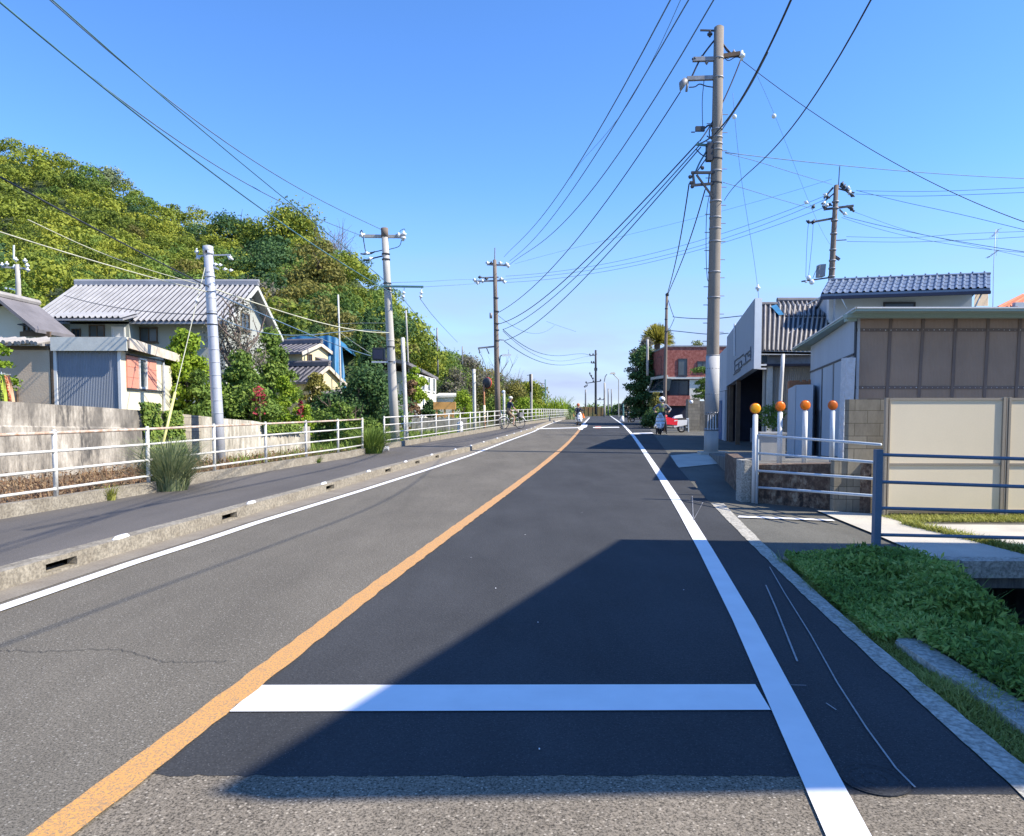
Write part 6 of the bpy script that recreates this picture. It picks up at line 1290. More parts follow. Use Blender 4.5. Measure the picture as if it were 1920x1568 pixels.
# grey partition cabinet left of the doors
c0_ = P(1490, 855, 22.5); m_ = MB(); zt2 = Z(722, 22.5); m_.hexa([lift(c0_, 0), lift(P(1522, 850, 22.0), 0), lift(P(1530, 850, 23.6), 0), lift(c0_+Vector((.3, 1, 0)), 0)], [lift(c0_, zt2), lift(P(1522, 850, 22.0), zt2), lift(P(1530, 850, 23.6), zt2), lift(c0_+Vector((.3, 1, 0)), zt2)])
m_.hexa([lift(P(1475, 855, 24), 0), lift(c0_-Vector((.01, 0, 0)), 0), lift(c0_+Vector((.3, 1, 0)), 0), lift(P(1478, 855, 25), 0)], [lift(P(1475, 855, 24), zt2-.08), lift(c0_-Vector((.01, 0, 0)), zt2-.01), lift(c0_+Vector((.3, 1, 0)), zt2-.01), lift(P(1478, 855, 25), zt2-.08)])
tag(m_.build('grey_cabinet', M['sidewall']), 'plain grey upright cabinet beside the sliding doors', 'cabinet')
rr = random.Random(3)
for i in range(13):
    p = P(1480+i*3.9, 724-rr.uniform(0, 4), 24.2); m_ = MB(); m_.tube([p-Vector((0, 0, .25)), p+Vector((.0, 0, .14))], [.065, .06], 7)
    tag(m_.build('terracotta_pipe', M['terra']), 'short upright terracotta pipe in the row above the grey cabinet', 'pipe', 'terracotta pipes above the grey cabinet')
# ---------------------------------------------------------------- house with blue-grey tiles behind
YH = 30.5; hz = Z(578, YH)-1.0; hb = thing('blue_roofed_house', 'grey house with a blue-grey tiled roof rising behind the carport', 'house', (xw(1700, YH), YH, 0))
L0, R0 = P(1539, 552, 29.90), P(1857, 541, 28.86); L1, R1 = P(1553, 527, 31.46), P(1857, 515, 30.42)
m_ = MB(); slabq(m_, [L0, R0, R1, L1], .12); tile_slope(m_, L1, R1, L0, R0, .265, .06, 8, 4, .02); bk0, bk1 = L1+Vector((.3, 3, -1.4)), R1+Vector((.2, 3, -1.4)); slabq(m_, [L1, R1, bk1, bk0], .1); rf = m_.build('roof', M['rtile3'], hb)
m_ = MB(); m_.bar(L0-Vector((0, 0, .15)), R0-Vector((0, 0, .15)), .12, .12); m_.build('eave_gutter', M['navy'], rf)
m_ = MB(); m_.tube([L1+up*.05, R1+up*.05], .05, 8)
for i in range(14): m_.ball(L1+(R1-L1)*((i+.5)/14)+up*.12, .04, 6, 4)
m_.build('ridge', M['rtile3'], rf)
wl0, wl1 = P(1566, 578, 30.81), P(1822, 578, 30.03); m_ = MB(); zt0, zt1 = Z(552, 30.81)+.1, Z(544, 30.03)+.05
m_.hexa([lift(wl0, 0), lift(wl1, 0), lift(wl1, 0)+Vector((.4, 2.6, 0)), lift(wl0, 0)+Vector((.3, 2.6, 0))], [lift(wl0, zt0), lift(wl1, zt1), lift(wl1, zt1)+Vector((.4, 2.6, 0)), lift(wl0, zt0)+Vector((.3, 2.6, 0))]); m_.build('wall', M['sidewall'], hb)
m_ = MB(); m_.hexa([P(1826, 574, 30.29), P(1852, 574, 30.55), P(1853, 574, 32.50), P(1828, 574, 32.50)], [P(1828, 548, 30.29), P(1853, 548, 30.55), P(1853, 546, 32.50), P(1829, 546, 32.50)]); m_.build('gable_box', M['mud'], hb)
window(hb, P(1656, 590, 30.48)-Vector((0, .0, 0)), (wl1-wl0).normalized(), (0, -1, 0), 1.2, .50, 'dark', 'glass', 0, sill=False)
m_ = MB(); m_.tube([P(1576, 556, 29.77), P(1588, 580, 29.77)], .02, 6); m_.tube([P(1842, 548, 29.12), P(1826, 580, 29.12)], .03, 6); m_.tube([P(1539, 557, 29.90), P(1512, 572, 32.50)], .025, 6); m_.build('downpipe', M['ltm'], hb, True)
m_ = MB(); m_.bb(P(1553, 640, 31.07), (xw(1566, 31.07), 31.3, Z(552, 31.07))); m_.build('corner_trim', M['frame'], hb)
# orange-tiled roof at the right edge, antenna
t = thing('orange_roofed_house', 'house with orange tiled roof just showing at the right edge', 'house', (xw(1935, 38), 38, 0)); m_ = MB(); a_ = P(1866, 577, 38); b_ = P(1960, 552, 38); slabq(m_, [a_, P(1990, 577, 38), P(1990, 552, 41), P(1915, 553, 41)], .12); tile_slope(m_, P(1915, 553, 41), P(1990, 552, 41), a_, P(1990, 577, 38), .3, .06); m_.build('roof', M['oranget'], t)
m_ = MB(); m_.bb((xw(1880, 38.4), 38.4, 0), (xw(2060, 38.4), 44, Z(578, 38.4))); m_.bb((xw(1892, 38.2), 38.0, Z(580, 38)), (xw(2060, 38), 38.25, Z(567, 38))); m_.build('wall', M['sidewall'], t)
ya = 32.5; t = thing('tv_antenna', 'thin television antenna mast on the right beyond the blue-grey roof', 'antenna', P(1861, 590, ya)); m_ = MB(); m_.tube([P(1861, 600, ya), P(1863, 500, ya), P(1867, 430, ya)], .016, 6); m_.tube([P(1871, 432, ya), P(1868, 480, ya)], .006, 5); m_.build('mast', M['ltm'], t, True)
m_ = MB(); m_.tube([P(1860, 444, ya), P(1873, 430, ya)], .014, 5)
for f_ in (0, .3, .6, 1): c_ = P(1860+13*f_, 444-14*f_, ya); m_.tube([c_-Vector((.12, 0, .05)), c_+Vector((.12, 0, .05))], .008, 4)
m_.tube([P(1851, 484, ya), P(1873, 469, ya)], .014, 5)
for f_ in (0, .15, .5, .8): c_ = P(1852+20*f_, 483-14*f_, ya); m_.tube([c_-Vector((.1, .3, .04)), c_+Vector((.1, .3, .04))], .008, 4)
m_.build('aerial', M['steel'], t)
# ---------------------------------------------------------------- garage with the sign board
gt = thing('garage_workshop', 'open-fronted workshop with a tall grey sign board and corrugated roof', 'garage', G(1420, 850))
Ya_, Yb2 = 27.5, 35.0; n_ = P(1414, 561, Ya_); ztp_, zbt = Z(561, Ya_), Z(691, Ya_); fr = P(1363, 632, Yb2); U_ = Vector((fr.x-n_.x, fr.y-n_.y, 0)); Ul = U_.length; U_.normalize(); N_ = Vector((U_.y, -U_.x, 0))*-1
if N_.x > 0: N_ = -N_
g0 = Vector((n_.x, n_.y, 0))
m_ = MB(); zbf = Z(725, Yb2); m_.hexa([g0+up*zbt, g0+U_*Ul+up*zbf, g0+U_*Ul-N_*.25+up*zbf, g0-N_*.25+up*zbt], [g0+up*ztp_, g0+U_*Ul+up*fr.z, g0+U_*Ul-N_*.25+up*fr.z, g0-N_*.25+up*ztp_]); sbd = m_.build('sign_board', M['board'], gt)
m_ = MB(); m_.bb((g0.x+.02, g0.y-.05, zbt-.02), (g0.x+.28, g0.y-.005, ztp_+.03)); m_.build('corner_trim', M['boardend'], sbd)
def onboard(px, py):
    d = ray(px, py); k = (g0-Vector((0, 0, CH))).dot(N_)/d.dot(N_); return Vector((0, 0, CH))+d*k
m_ = MB(); m_.tube([onboard(1379, 607)+N_*.04, onboard(1379, 668)+N_*.04], .035, 6); m_.build('sign_pipe', M['boardend'], sbd)
m_ = MB()
def st(a, b, w_=.045): pa, pb_ = onboard(*a)+N_*.02, onboard(*b)+N_*.02; m_.bar(pa, pb_, .03, w_)
for a_, b_ in (((1378.5, 676), (1378.5, 700)), ((1378.5, 677), (1385, 672)), ((1378.5, 687), (1384, 683)), ((1378.5, 697), (1387, 691)), ((1386, 672), (1395, 664.5)), ((1386, 680), (1386, 692)), ((1386, 692), (1391, 688)), ((1391, 688), (1391.5, 677)), ((1391.5, 677), (1386, 680)), ((1396, 668), (1401, 663)), ((1399, 665), (1399, 679)), ((1396, 684), (1404, 677)), ((1403, 660), (1403, 668)), ((1403, 661), (1407, 658)), ((1403, 668), (1407, 665)), ((1408.5, 650), (1408.5, 672)), ((1376, 703), (1389, 693.5)), ((1391, 686), (1408, 674))): st(a_, b_)
m_.build('sign_lettering', M['letter'], sbd)
m_ = MB(); a_ = g0+U_*Ul; m_.hexa([a_+up*(zbt-.6), a_+U_*6+up*(zbt-.6), a_+U_*6-N_*.2+up*(zbt-.6), a_-N_*.2+up*(zbt-.6)], [a_+up*(ztp_-1.1), a_+U_*6+up*(ztp_-1.4), a_+U_*6-N_*.2+up*(ztp_-1.4), a_-N_*.2+up*(ztp_-1.1)]); m_.build('far_fascia', M['sidewall'], gt)
# interior shell: back wall, right wall, roof underside, jambs
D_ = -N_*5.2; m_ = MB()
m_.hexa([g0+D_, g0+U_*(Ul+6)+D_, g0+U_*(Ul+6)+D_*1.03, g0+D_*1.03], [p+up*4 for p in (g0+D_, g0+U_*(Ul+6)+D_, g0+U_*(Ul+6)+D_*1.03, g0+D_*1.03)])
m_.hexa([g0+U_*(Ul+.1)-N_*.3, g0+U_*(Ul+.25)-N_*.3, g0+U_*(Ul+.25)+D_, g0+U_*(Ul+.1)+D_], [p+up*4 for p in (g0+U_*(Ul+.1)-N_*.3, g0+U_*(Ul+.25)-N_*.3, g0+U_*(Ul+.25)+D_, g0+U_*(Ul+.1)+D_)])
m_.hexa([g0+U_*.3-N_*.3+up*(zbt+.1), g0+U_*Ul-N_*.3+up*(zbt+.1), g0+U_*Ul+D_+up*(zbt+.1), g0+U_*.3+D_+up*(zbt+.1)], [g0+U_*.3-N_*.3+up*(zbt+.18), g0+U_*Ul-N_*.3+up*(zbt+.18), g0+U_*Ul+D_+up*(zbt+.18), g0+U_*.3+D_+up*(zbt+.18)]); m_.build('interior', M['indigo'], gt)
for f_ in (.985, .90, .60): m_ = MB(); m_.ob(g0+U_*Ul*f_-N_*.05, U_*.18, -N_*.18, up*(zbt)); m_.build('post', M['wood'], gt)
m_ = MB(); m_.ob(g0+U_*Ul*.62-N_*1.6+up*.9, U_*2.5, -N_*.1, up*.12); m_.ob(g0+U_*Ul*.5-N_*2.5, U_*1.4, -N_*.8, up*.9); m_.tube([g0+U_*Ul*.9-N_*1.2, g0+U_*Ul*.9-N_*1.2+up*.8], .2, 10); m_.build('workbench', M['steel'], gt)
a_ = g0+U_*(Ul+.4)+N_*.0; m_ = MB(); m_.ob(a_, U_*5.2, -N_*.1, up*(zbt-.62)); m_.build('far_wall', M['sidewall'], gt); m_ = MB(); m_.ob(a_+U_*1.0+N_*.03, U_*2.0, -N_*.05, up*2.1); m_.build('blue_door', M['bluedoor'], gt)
# corrugated front wall facing the camera, gutter, downspout
YW = 28.0; m_ = MB(); x0, x1 = xw(1432, YW), xw(1530, YW); n2 = int((x1-x0)/.075)*4; vs = []; zt3 = Z(666, YW)
for i in range(n2+1):
    x = x0+(x1-x0)*i/n2; y_ = YW-.022*math.sin(i*math.pi/2); vs += [(x, y_, 0), (x, y_, zt3)]
m_.add(vs, [(2*i, 2*i+1, 2*i+3, 2*i+2) for i in range(n2)]); m_.bb((x0, YW+.03, 0), (x1, YW+.2, zt3)); m_.build('corrugated_wall', M['tin'], gt)
m_ = MB(); m_.bb((x0-.02, YW-.035, Z(690, YW)), (x1, YW-.026, Z(668, YW))); m_.build('wall_band', M['steel'], gt)
m_ = MB(); m_.bb((xw(1437, 27.9), 27.86, 0), (xw(1447, 27.9), 27.96, Z(684, 27.9))); m_.build('board_strip', M['fascia'], gt)
m_ = MB(); m_.bb((xw(1421, 27.7), 27.6, Z(666, 27.7)), (xw(1517, 27.7), 27.78, Z(659, 27.7))); m_.build('gutter', M['tin'], gt)
m_ = MB(); m_.tube([P(1468, 664, 27.65), P(1466, 700, 27.65), P(1463, 752, 27.65), P(1462, 852, 27.65)], .075, 10); m_.build('downpipe', M['frame'], gt, True)
m_ = MB(); m_.bb((xw(1422, 27.8), 27.75, Z(680, 27.8)), (xw(1436, 27.8), 27.9, Z(667, 27.8))); m_.build('vent_window', M['glass'], gt)
for y_ in (684, 691): m_ = MB(); m_.bb((xw(1420, 27.6), 27.55, Z(y_+2, 27.6)), (xw(1435, 27.6), 27.7, Z(y_-1, 27.6))); m_.build('shelf_rail', M['frame'], gt)
# roofs
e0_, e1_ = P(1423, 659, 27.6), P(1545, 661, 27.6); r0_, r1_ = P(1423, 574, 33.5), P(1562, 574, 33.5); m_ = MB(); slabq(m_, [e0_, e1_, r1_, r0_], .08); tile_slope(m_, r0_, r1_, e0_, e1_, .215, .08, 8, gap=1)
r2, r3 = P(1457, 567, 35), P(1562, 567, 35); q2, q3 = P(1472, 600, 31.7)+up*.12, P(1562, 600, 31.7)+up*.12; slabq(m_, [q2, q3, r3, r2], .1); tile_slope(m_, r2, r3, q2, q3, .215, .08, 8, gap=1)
bk = Vector((0, 6, -2.5)); slabq(m_, [r0_, r1_, r1_+bk, r0_+bk], .1); rf = m_.build('roof', [M['rtile2'], M['rtrough_shade']], gt)
m_ = MB(); m_.tube([r2+up*.1, r3+up*.1], .12, 8); m_.tube([r0_+up*.08, P(1457, 574, 33.5)+up*.08], .10, 8); m_.build('ridge', M['rshade'], rf)
m_ = MB(); m_.add([P(1445, 580, 33)+up*.14, P(1456, 577, 33.2)+up*.14, P(1470, 597, 31.8)+up*.16, P(1460, 598, 31.7)+up*.16], [(0, 1, 2, 3)]); m_.build('blue_patch', M['tarp'], rf)
# planter in front
pc = P(1446, 845, 19.5); pl = thing('planter', 'plants trailing from a box on legs in front of the corrugated wall', 'planter', (pc.x, 19.5, .2)); m_ = MB(); zz = Z(812, 19.5); m_.bb((xw(1430, 19.5), 19.4, zz-.12), (xw(1462, 19.5), 19.8, zz)); m_.bb((xw(1431, 19.5), 19.42, .1), (xw(1434, 19.5), 19.5, zz-.12)); m_.bb((xw(1458, 19.5), 19.42, .1), (xw(1461, 19.5), 19.5, zz-.12)); m_.build('box', M['tin'], pl)
V, ti = crown([(xw(x, 19.5), 19.55, Z(y, 19.5), .17, .15, .2) for x, y in ((1437, 778), (1448, 774), (1458, 785), (1440, 795), (1454, 798), (1462, 775))], 900, .035, 4); mesh_np('foliage', V, ti, LF['mid'], pl)
# grey bin-like box behind the white rail
m_ = MB(); m_.bb((xw(1428, 14.6), 14.6, .55), (xw(1474, 14.6), 15.0, Z(815, 14.6))); m_.bb((xw(1426, 14.58), 14.56, Z(815, 14.6)), (xw(1476, 14.58), 15.04, Z(811, 14.6))); tag(m_.build('storage_box', M['tin']), 'low grey corrugated storage box behind the white railing', 'box')
# ---------------------------------------------------------------- red brick building further on
YR = 58.; rb = thing('brick_building', 'two-storey red brick building with dark windows beyond the workshop', 'building', (xw(1290, YR), YR, .4)); zR = Z(651, YR)
cx_ = xw(1250, YR); lx = P(1218, 655, 66)
m_ = MB(); m_.bb((cx_, YR, Z(708, YR)), (xw(1360, YR), YR+9, zR)); m_.hexa([(lx.x, 66, Z(708, YR)), (cx_-.01, YR+.02, Z(708, YR)), (cx_-.01, 66, Z(708, YR)), (lx.x+.1, 66.1, Z(708, YR))], [(lx.x, 66, zR), (cx_-.01, YR+.02, zR), (cx_-.01, 66, zR), (lx.x+.1, 66.1, zR)]); m_.build('upper_wall', M['brick'], rb)
m_ = MB(); m_.bb((cx_+.1, YR+.3, Z(812, YR)), (xw(1293, YR), YR+8, Z(708, YR)-.01)); m_.build('lower_front', M['indigo'], rb)
m_ = MB(); m_.bb((cx_-.05, YR-.08, Z(711, YR)), (xw(1330, YR), YR-.005, Z(707, YR))); m_.build('string_course', M['fascia'], rb)
m_ = MB(); m_.bb((cx_+.05, YR-.04, Z(761, YR)), (xw(1293, YR), YR+.28, Z(742, YR))); m_.build('brick_band', M['brick'], rb)
m_ = MB(); m_.bb((xw(1293, YR), YR+.1, Z(748, YR)), (xw(1330, YR), YR+8, Z(712, YR))); m_.build('white_wall', M['plaster_w'], rb)
window(rb, P(1271, 704, YR)-Vector((0, 0, 0)), (1, 0, 0), (0, -1, 0), .72, 1.3, 'dark', 'glass2', 0); window(rb, P(1307, 692, YR), (1, 0, 0), (0, -1, 0), .9, .6, 'dark', 'glass2', 1)
window(rb, P(1255, 741, YR+.3), (1, 0, 0), (0, -1, 0), 1.5, 1.15, 'dark', 'glass', 1, sill=False)
dS = Vector((cx_-lx.x, YR-66, 0)).normalized(); nS = Vector((dS.y, -dS.x, 0)); nS = -nS if nS.x > 0 else nS
window(rb, Vector((lx.x, 66, Z(706, 63)))+dS*2.2, dS, nS, 3.6, 1.5, 'dark', 'glass2', 1)
a_, b_ = P(1217, 733, 63), P(1243, 733, 57.5); m_ = MB(); m_.hexa([a_, b_, b_+Vector((.6, .6, 0)), a_+Vector((.6, .6, 0))], [a_+Vector((.45, 0, 1.0)), b_+Vector((.35, 0, .95)), b_+Vector((.9, .6, .95)), a_+Vector((.9, .6, 1.0))]); m_.build('bay_window', M['glass'], rb)
m_ = MB(); m_.bar(P(1222, 710, 62), P(1250, 706, 57.5), .2); m_.bar(P(1215, 735, 63), P(1223, 710, 62), .12); m_.bar(a_-up*.08, b_-up*.08, .14); m_.build('bay_frame', M['fascia'], rb)
m_ = MB(); m_.bb((cx_-.05, YR-.06, zR), (xw(1365, YR), YR+9.1, zR+.12)); m_.build('parapet_cap', M['steel'], rb)
m_ = MB(); p = G(1300, 808); m_.bb((xw(1290, p.y), p.y, 0), (xw(1312, p.y), p.y+.6, Z(749, p.y))); tag(m_.build('block_pier', M['block']), 'sandy block pier at the gateway of the brick building', 'pier')
m_ = MB(); m_.bb((xw(1312.5, p.y), p.y+.2, 0), (xw(1350, p.y), p.y+.4, Z(752, p.y))); tag(m_.build('yard_wall', M['concrete_dk']), 'grey yard wall right of the sandy block pier', 'wall')
m_ = MB(); m_.ball(P(1296, 754, p.y-.2), .13, 8, 6); tag(m_.build('gate_light', M['porc'], None, True), 'small round white light on the sandy block pier', 'light')
# trees on the right
conifer('palm-like yellow-green spiky tree top above the dark tree on the right', 1230, 72, 612, 66, 141, 'palm', 100) if False else None
p = Vector((xw(1231, 70), 70, .4)); t = thing('palm_tree', 'spiky yellow-green palm-like crown rising over the dark tree beside the brick building', 'tree', p); topz = Z(640, 70); m_ = MB(); m_.tube([p, (p.x, 70, topz)], [.35, .28], 10); m_.build('trunk', M['bark'], t)
r_ = np.random.default_rng(8); n = 1500; a_ = r_.uniform(0, 6.28, n); e_ = r_.uniform(-.3, 1.45, n); ln = 1.75*r_.uniform(.6, 1, n); dd = np.stack([np.cos(a_)*np.cos(e_), np.sin(a_)*np.cos(e_), np.sin(e_)], 1); side_ = np.cross(dd, r_.normal(0, 1, (n, 3))); side_ /= np.linalg.norm(side_, axis=1, keepdims=True)
c_ = np.array([p.x, 70, topz]); V = np.stack([c_+dd*.2-side_*.05, c_+dd*.2+side_*.05, c_+dd*ln[:, None]+side_*.02, c_+dd*ln[:, None]-side_*.02], 1).reshape(-1, 3); mesh_np('crown', V, r_.uniform(0, 1, n), LF['palm'], t)
ttree('dark ivy-covered tree standing at the road edge in front of the brick building', 1206, 792, 640, 64, 66, 'deep', 142, 12000, .11, 'tree', 22, z0=.4, lr=.34)
ttree('grey-green upper limbs of the tree leaning over the road edge by the palm', 1208, 700, 628, 66, 54, 'grey', 143, 4200, .10, 'tree', 12, z0=3.4, lr=.36)
ttree('light yellow-green shrub below the bay window of the brick building', 1229, 790, 730, 55, 26, 'olive', 144, 2600, .08, 'shrub', 9, z0=.4)
ttree('dark hedge at the foot of the slim brown pole', 1222, 795, 768, 52, 46, 'deep', 145, 3000, .08, 'hedge', 9, z0=.35, name='hedge')
ttree('light green treetop showing above the brick building roof', 1308, 700, 632, 78, 34, 'tuft', 146, 1600, .12, 'tree', 9, z0=3)
ttree('small hazy green tree at the road end on the right', 1160, 780, 756, 150, 26, 'deep', 147, 2000, .2, 'tree', 8, z0=.4)
ttree('bluish bushes at the road end right of the green lane post', 1176, 784, 750, 120, 24, 'grey', 148, 2200, .18, 'tree', 8, z0=.4)
plainpole('concrete_post', 'short thick pale pole inside the dark tree on the right', 1214, 700, 637, .11, 'pole_lt', 60)
# cloud-pruned pine behind the big pole
pp = P(1318, 800, 50); t = thing('cloud_pine', 'cloud-pruned pine with flat green pads beside the big pole', 'pine tree', (pp.x, 50, .3)); m_ = MB(); m_.tube([(pp.x+.3, 50, .2), P(1326, 760, 50), P(1318, 735, 50), P(1328, 710, 50), P(1320, 695, 50)], [.14, .1, .09, .07, .05], 8); m_.build('trunk', M['bark'], t)
V, ti = crown([(P(x, y, 50).x, 50, P(x, y, 50).z, rx*50/F, rx*50/F, ry*50/F) for x, y, rx, ry in ((1318, 696, 18, 6), (1312, 719, 9, 4), (1325, 716, 14, 6), (1316, 734, 14, 5), (1312, 745, 11, 5), (1330, 741, 14, 6), (1345, 728, 14, 7), (1340, 700, 12, 6), (1322, 726, 10, 6), (1343, 750, 8, 5))], 5200, .06, 5, .5); mesh_np('foliage', V, ti, LF['mid'], t)
# road end: brown hoarding, far ground cover
m_ = MB(); a_, b_ = P(1084, 783, 150), P(1136, 783, 150); 
for i in range(13):
    x0 = a_.x+(b_.x-a_.x)*i/13; m_.bb((x0+.02, 150-(i % 2)*.06, .2), (x0+(b_.x-a_.x)/13, 150.2, Z(763+.4*(i % 3), 150)))
tag(m_.build('brown_hoarding', M['browng']), 'low brown hoarding closing the far end of the road', 'hoarding')
V = []; r_ = np.random.default_rng(44); cs = []
for x in range(1000, 1175, 5):
    Yc = 190+r_.uniform(-25, 25); cs.append((xw(x, Yc), Yc, .6, 2.2, 2.2, 1.3+r_.uniform(0, .9)))
V, ti = crown(cs, 7000, .3, 9); o = mesh_np('distant_trees', V, ti, LF['mid']); tag(o, 'low band of distant trees along the horizon at the road end', 'trees'); o['kind'] = 'stuff'
for k, (x, w_) in enumerate(((1075, 1.4), (1086, .7))):
    b_ = G(x, 784, .0)
    for j in range(3):
        m_ = MB(); m_.tube([(b_.x+j*.45*w_, b_.y, b_.z), (b_.x+j*.45*w_, b_.y, b_.z+.75)], [.24, .03], 10); m_.tube([(b_.x+j*.45*w_, b_.y, b_.z-.02), (b_.x+j*.45*w_, b_.y, b_.z+.05)], .3, 10)
        tag(m_.build('traffic_cone', M['orange']), ('orange cone in the row at the far left road edge', 'orange cone in the tight row nearer the brown hoarding')[k], 'traffic cone', ('cones at the far left road edge', 'cones nearer the brown hoarding')[k])
# ---------------------------------------------------------------- people and two-wheelers
def person(label, base, joints, bones, mats, regions, root_name='person', heading=0, extra=None, group=None):
    """joints: name->(x,y,z,r) local (x right of figure, y forward); bones: pairs; regions: bone pair -> material index"""
    me = bpy.data.meshes.new('skin_src'); names = list(joints); idx = {n_: i for i, n_ in enumerate(names)}
    me.from_pydata([joints[n_][:3] for n_ in names], [(idx[a], idx[b]) for a, b in bones], [])
    o = bpy.data.objects.new('skin_src', me); col.objects.link(o); sk = o.modifiers.new('s', 'SKIN'); sk.use_smooth_shade = True
    for n_ in names:
        sv = me.skin_vertices[0].data[idx[n_]]; r_ = joints[n_][3]; sv.radius = r_ if isinstance(r_, tuple) else (r_, r_)
    me.skin_vertices[0].data[idx['pelvis']].use_root = True
    ss = o.modifiers.new('b', 'SUBSURF'); ss.levels = 2; ss.render_levels = 2
    bpy.context.view_layer.update(); dg = bpy.context.evaluated_depsgraph_get(); nm = bpy.data.meshes.new_from_object(o.evaluated_get(dg)); bpy.data.objects.remove(o)
    # nose so that the face has a profile; fingers
    bm = bmesh.new(); bm.from_mesh(nm); bpy.data.meshes.remove(nm)
    def finger(p, d, ln, r_):
        d = Vector(d).normalized(); u_ = d.orthogonal().normalized(); v_ = d.cross(u_); rings_ = []
        for k, f in enumerate((0, .5, 1)):
            q = Vector(p)+d*ln*f+Vector((0, 0, -.012*f*f)); rr_ = r_*(1-.3*f); rings_.append([bm.verts.new(q+(u_*math.cos(a)+v_*math.sin(a))*rr_) for a in (0, 1.26, 2.51, 3.77, 5.03)])
        for a_, b_ in zip(rings_[:-1], rings_[1:]):
            for i in range(5): bm.faces.new((a_[i], a_[(i+1) % 5], b_[(i+1) % 5], b_[i]))
        bm.faces.new(rings_[-1])
    for s_ in ('l', 'r'):
        w_, h_ = Vector(joints['wrist_'+s_][:3]), Vector(joints['hand_'+s_][:3]); d = (h_-w_).normalized(); sd = d.cross(Vector((0, 0, 1))).normalized()
        for k, ln in enumerate((.065, .075, .07, .055)): finger(h_+sd*(k-1.5)*.019, d+Vector((0, 0, -.5)), ln, .009)
        finger(w_+(h_-w_)*.5+sd*(-.035), (d-sd*1.2), .055, .010)
    hd = Vector(joints['head'][:3]); fw = Vector(joints['head'][:3])-Vector(joints['nape'][:3]); 
    bmesh.ops.create_icosphere(bm, subdivisions=1, radius=.016, matrix=Matrix.Translation(hd+Vector((0, .095, -.02))))
    for s_ in (-1, 1):
        bmesh.ops.create_icosphere(bm, subdivisions=1, radius=.02, matrix=Matrix.Translation(hd+Vector((s_*.08, 0, -.02))))
    me2 = bpy.data.meshes.new('body'); bm.to_mesh(me2); bm.free()
    for m__ in mats: me2.materials.append(M[m__])
    segs = [(Vector(joints[a][:3]), Vector(joints[b][:3]), regions.get((a, b), 0)) for a, b in bones]
    for f in me2.polygons:
        c = f.center; best = None
        for a, b, r_ in segs:
            ab = b-a; t_ = max(0, min(1, (c-a).dot(ab)/max(1e-9, ab.dot(ab)))); dd_ = (c-a-ab*t_).length
            if best is None or dd_ < best[0]: best = (dd_, r_)
        f.material_index = best[1]; f.use_smooth = True
    t = thing(root_name, label, 'person', base, group); t.rotation_euler = (0, 0, heading)
    ob = bpy.data.objects.new('body', me2); col.objects.link(ob); ob.parent = t; PW[ob.name] = Vector((0, 0, 0)); return t
def std(hip=.92, sit=None, arms=None, legs=None, lean=0, k=1.0):
    J = {'pelvis': (0, 0, hip, (.15, .11)), 'belly': (0, lean*.3, hip+.16, (.14, .10)), 'chest': (0, lean*.7, hip+.38, (.165, .11)), 'neckb': (0, lean*.95, hip+.53, .06), 'nape': (0, lean+.01, hip+.60, .05), 'head': (0, lean+.05, hip+.70, (.078, .092)), 'crown': (0, lean+.04, hip+.79, (.06, .07))}
    for s_, sg in (('l', -1), ('r', 1)):
        J['sh_'+s_] = (sg*.18, lean*.85, hip+.49, .062); a = arms[s_]; J['el_'+s_] = (*a[0], .042); J['wrist_'+s_] = (*a[1], .028); J['hand_'+s_] = (*a[2], (.042, .02))
        l_ = legs[s_]; J['hip_'+s_] = (sg*.10, 0, hip-.06, .09); J['kn_'+s_] = (*l_[0], .058); J['an_'+s_] = (*l_[1], .04); J['toe_'+s_] = (*l_[2], (.042, .03))
    B = [('pelvis', 'belly'), ('belly', 'chest'), ('chest', 'neckb'), ('neckb', 'nape'), ('nape', 'head'), ('head', 'crown')]
    for s_ in 'lr': B += [('chest', 'sh_'+s_), ('sh_'+s_, 'el_'+s_), ('el_'+s_, 'wrist_'+s_), ('wrist_'+s_, 'hand_'+s_), ('pelvis', 'hip_'+s_), ('hip_'+s_, 'kn_'+s_), ('kn_'+s_, 'an_'+s_), ('an_'+s_, 'toe_'+s_)]
    return J, B
def regs(top, arm, fore, leg, shoe, skin_, shin=None):
    Rg = {('pelvis', 'belly'): leg, ('belly', 'chest'): top, ('chest', 'neckb'): top, ('neckb', 'nape'): skin_, ('nape', 'head'): skin_, ('head', 'crown'): skin_}
    for s_ in 'lr': Rg.update({('chest', 'sh_'+s_): arm, ('sh_'+s_, 'el_'+s_): arm, ('el_'+s_, 'wrist_'+s_): fore, ('wrist_'+s_, 'hand_'+s_): skin_, ('pelvis', 'hip_'+s_): leg, ('hip_'+s_, 'kn_'+s_): leg, ('kn_'+s_, 'an_'+s_): shin if shin is not None else leg, ('an_'+s_, 'toe_'+s_): shoe})
    return Rg
def lmb(): return MB()
def wheel(parent, x, y, z, r, w_, rimmat='steel', spokes=14, cover=None):
    """wheel in the local YZ plane centred (x,y,z)"""
    m_ = MB(); pts = [(x, y+r*math.cos(i*math.pi/12), z+r*math.sin(i*math.pi/12)) for i in range(25)]; m_.tube(pts, w_, 8, cap=False); t_ = m_.build('wheel', M['black'], parent, True, local=True)
    m_ = MB(); m_.tube([(x, y+(r-w_)*math.cos(i*math.pi/12), z+(r-w_)*math.sin(i*math.pi/12)) for i in range(25)], w_*.5, 6, cap=False); m_.tube([(x-.03, y, z), (x+.03, y, z)], .03, 8)
    for i in range(spokes): a = i*6.283/spokes; m_.tube([(x, y, z), (x, y+(r-w_)*math.cos(a), z+(r-w_)*math.sin(a))], .004, 4, cap=False)
    m_.build('rim', M[rimmat], t_, True, local=True); return t_
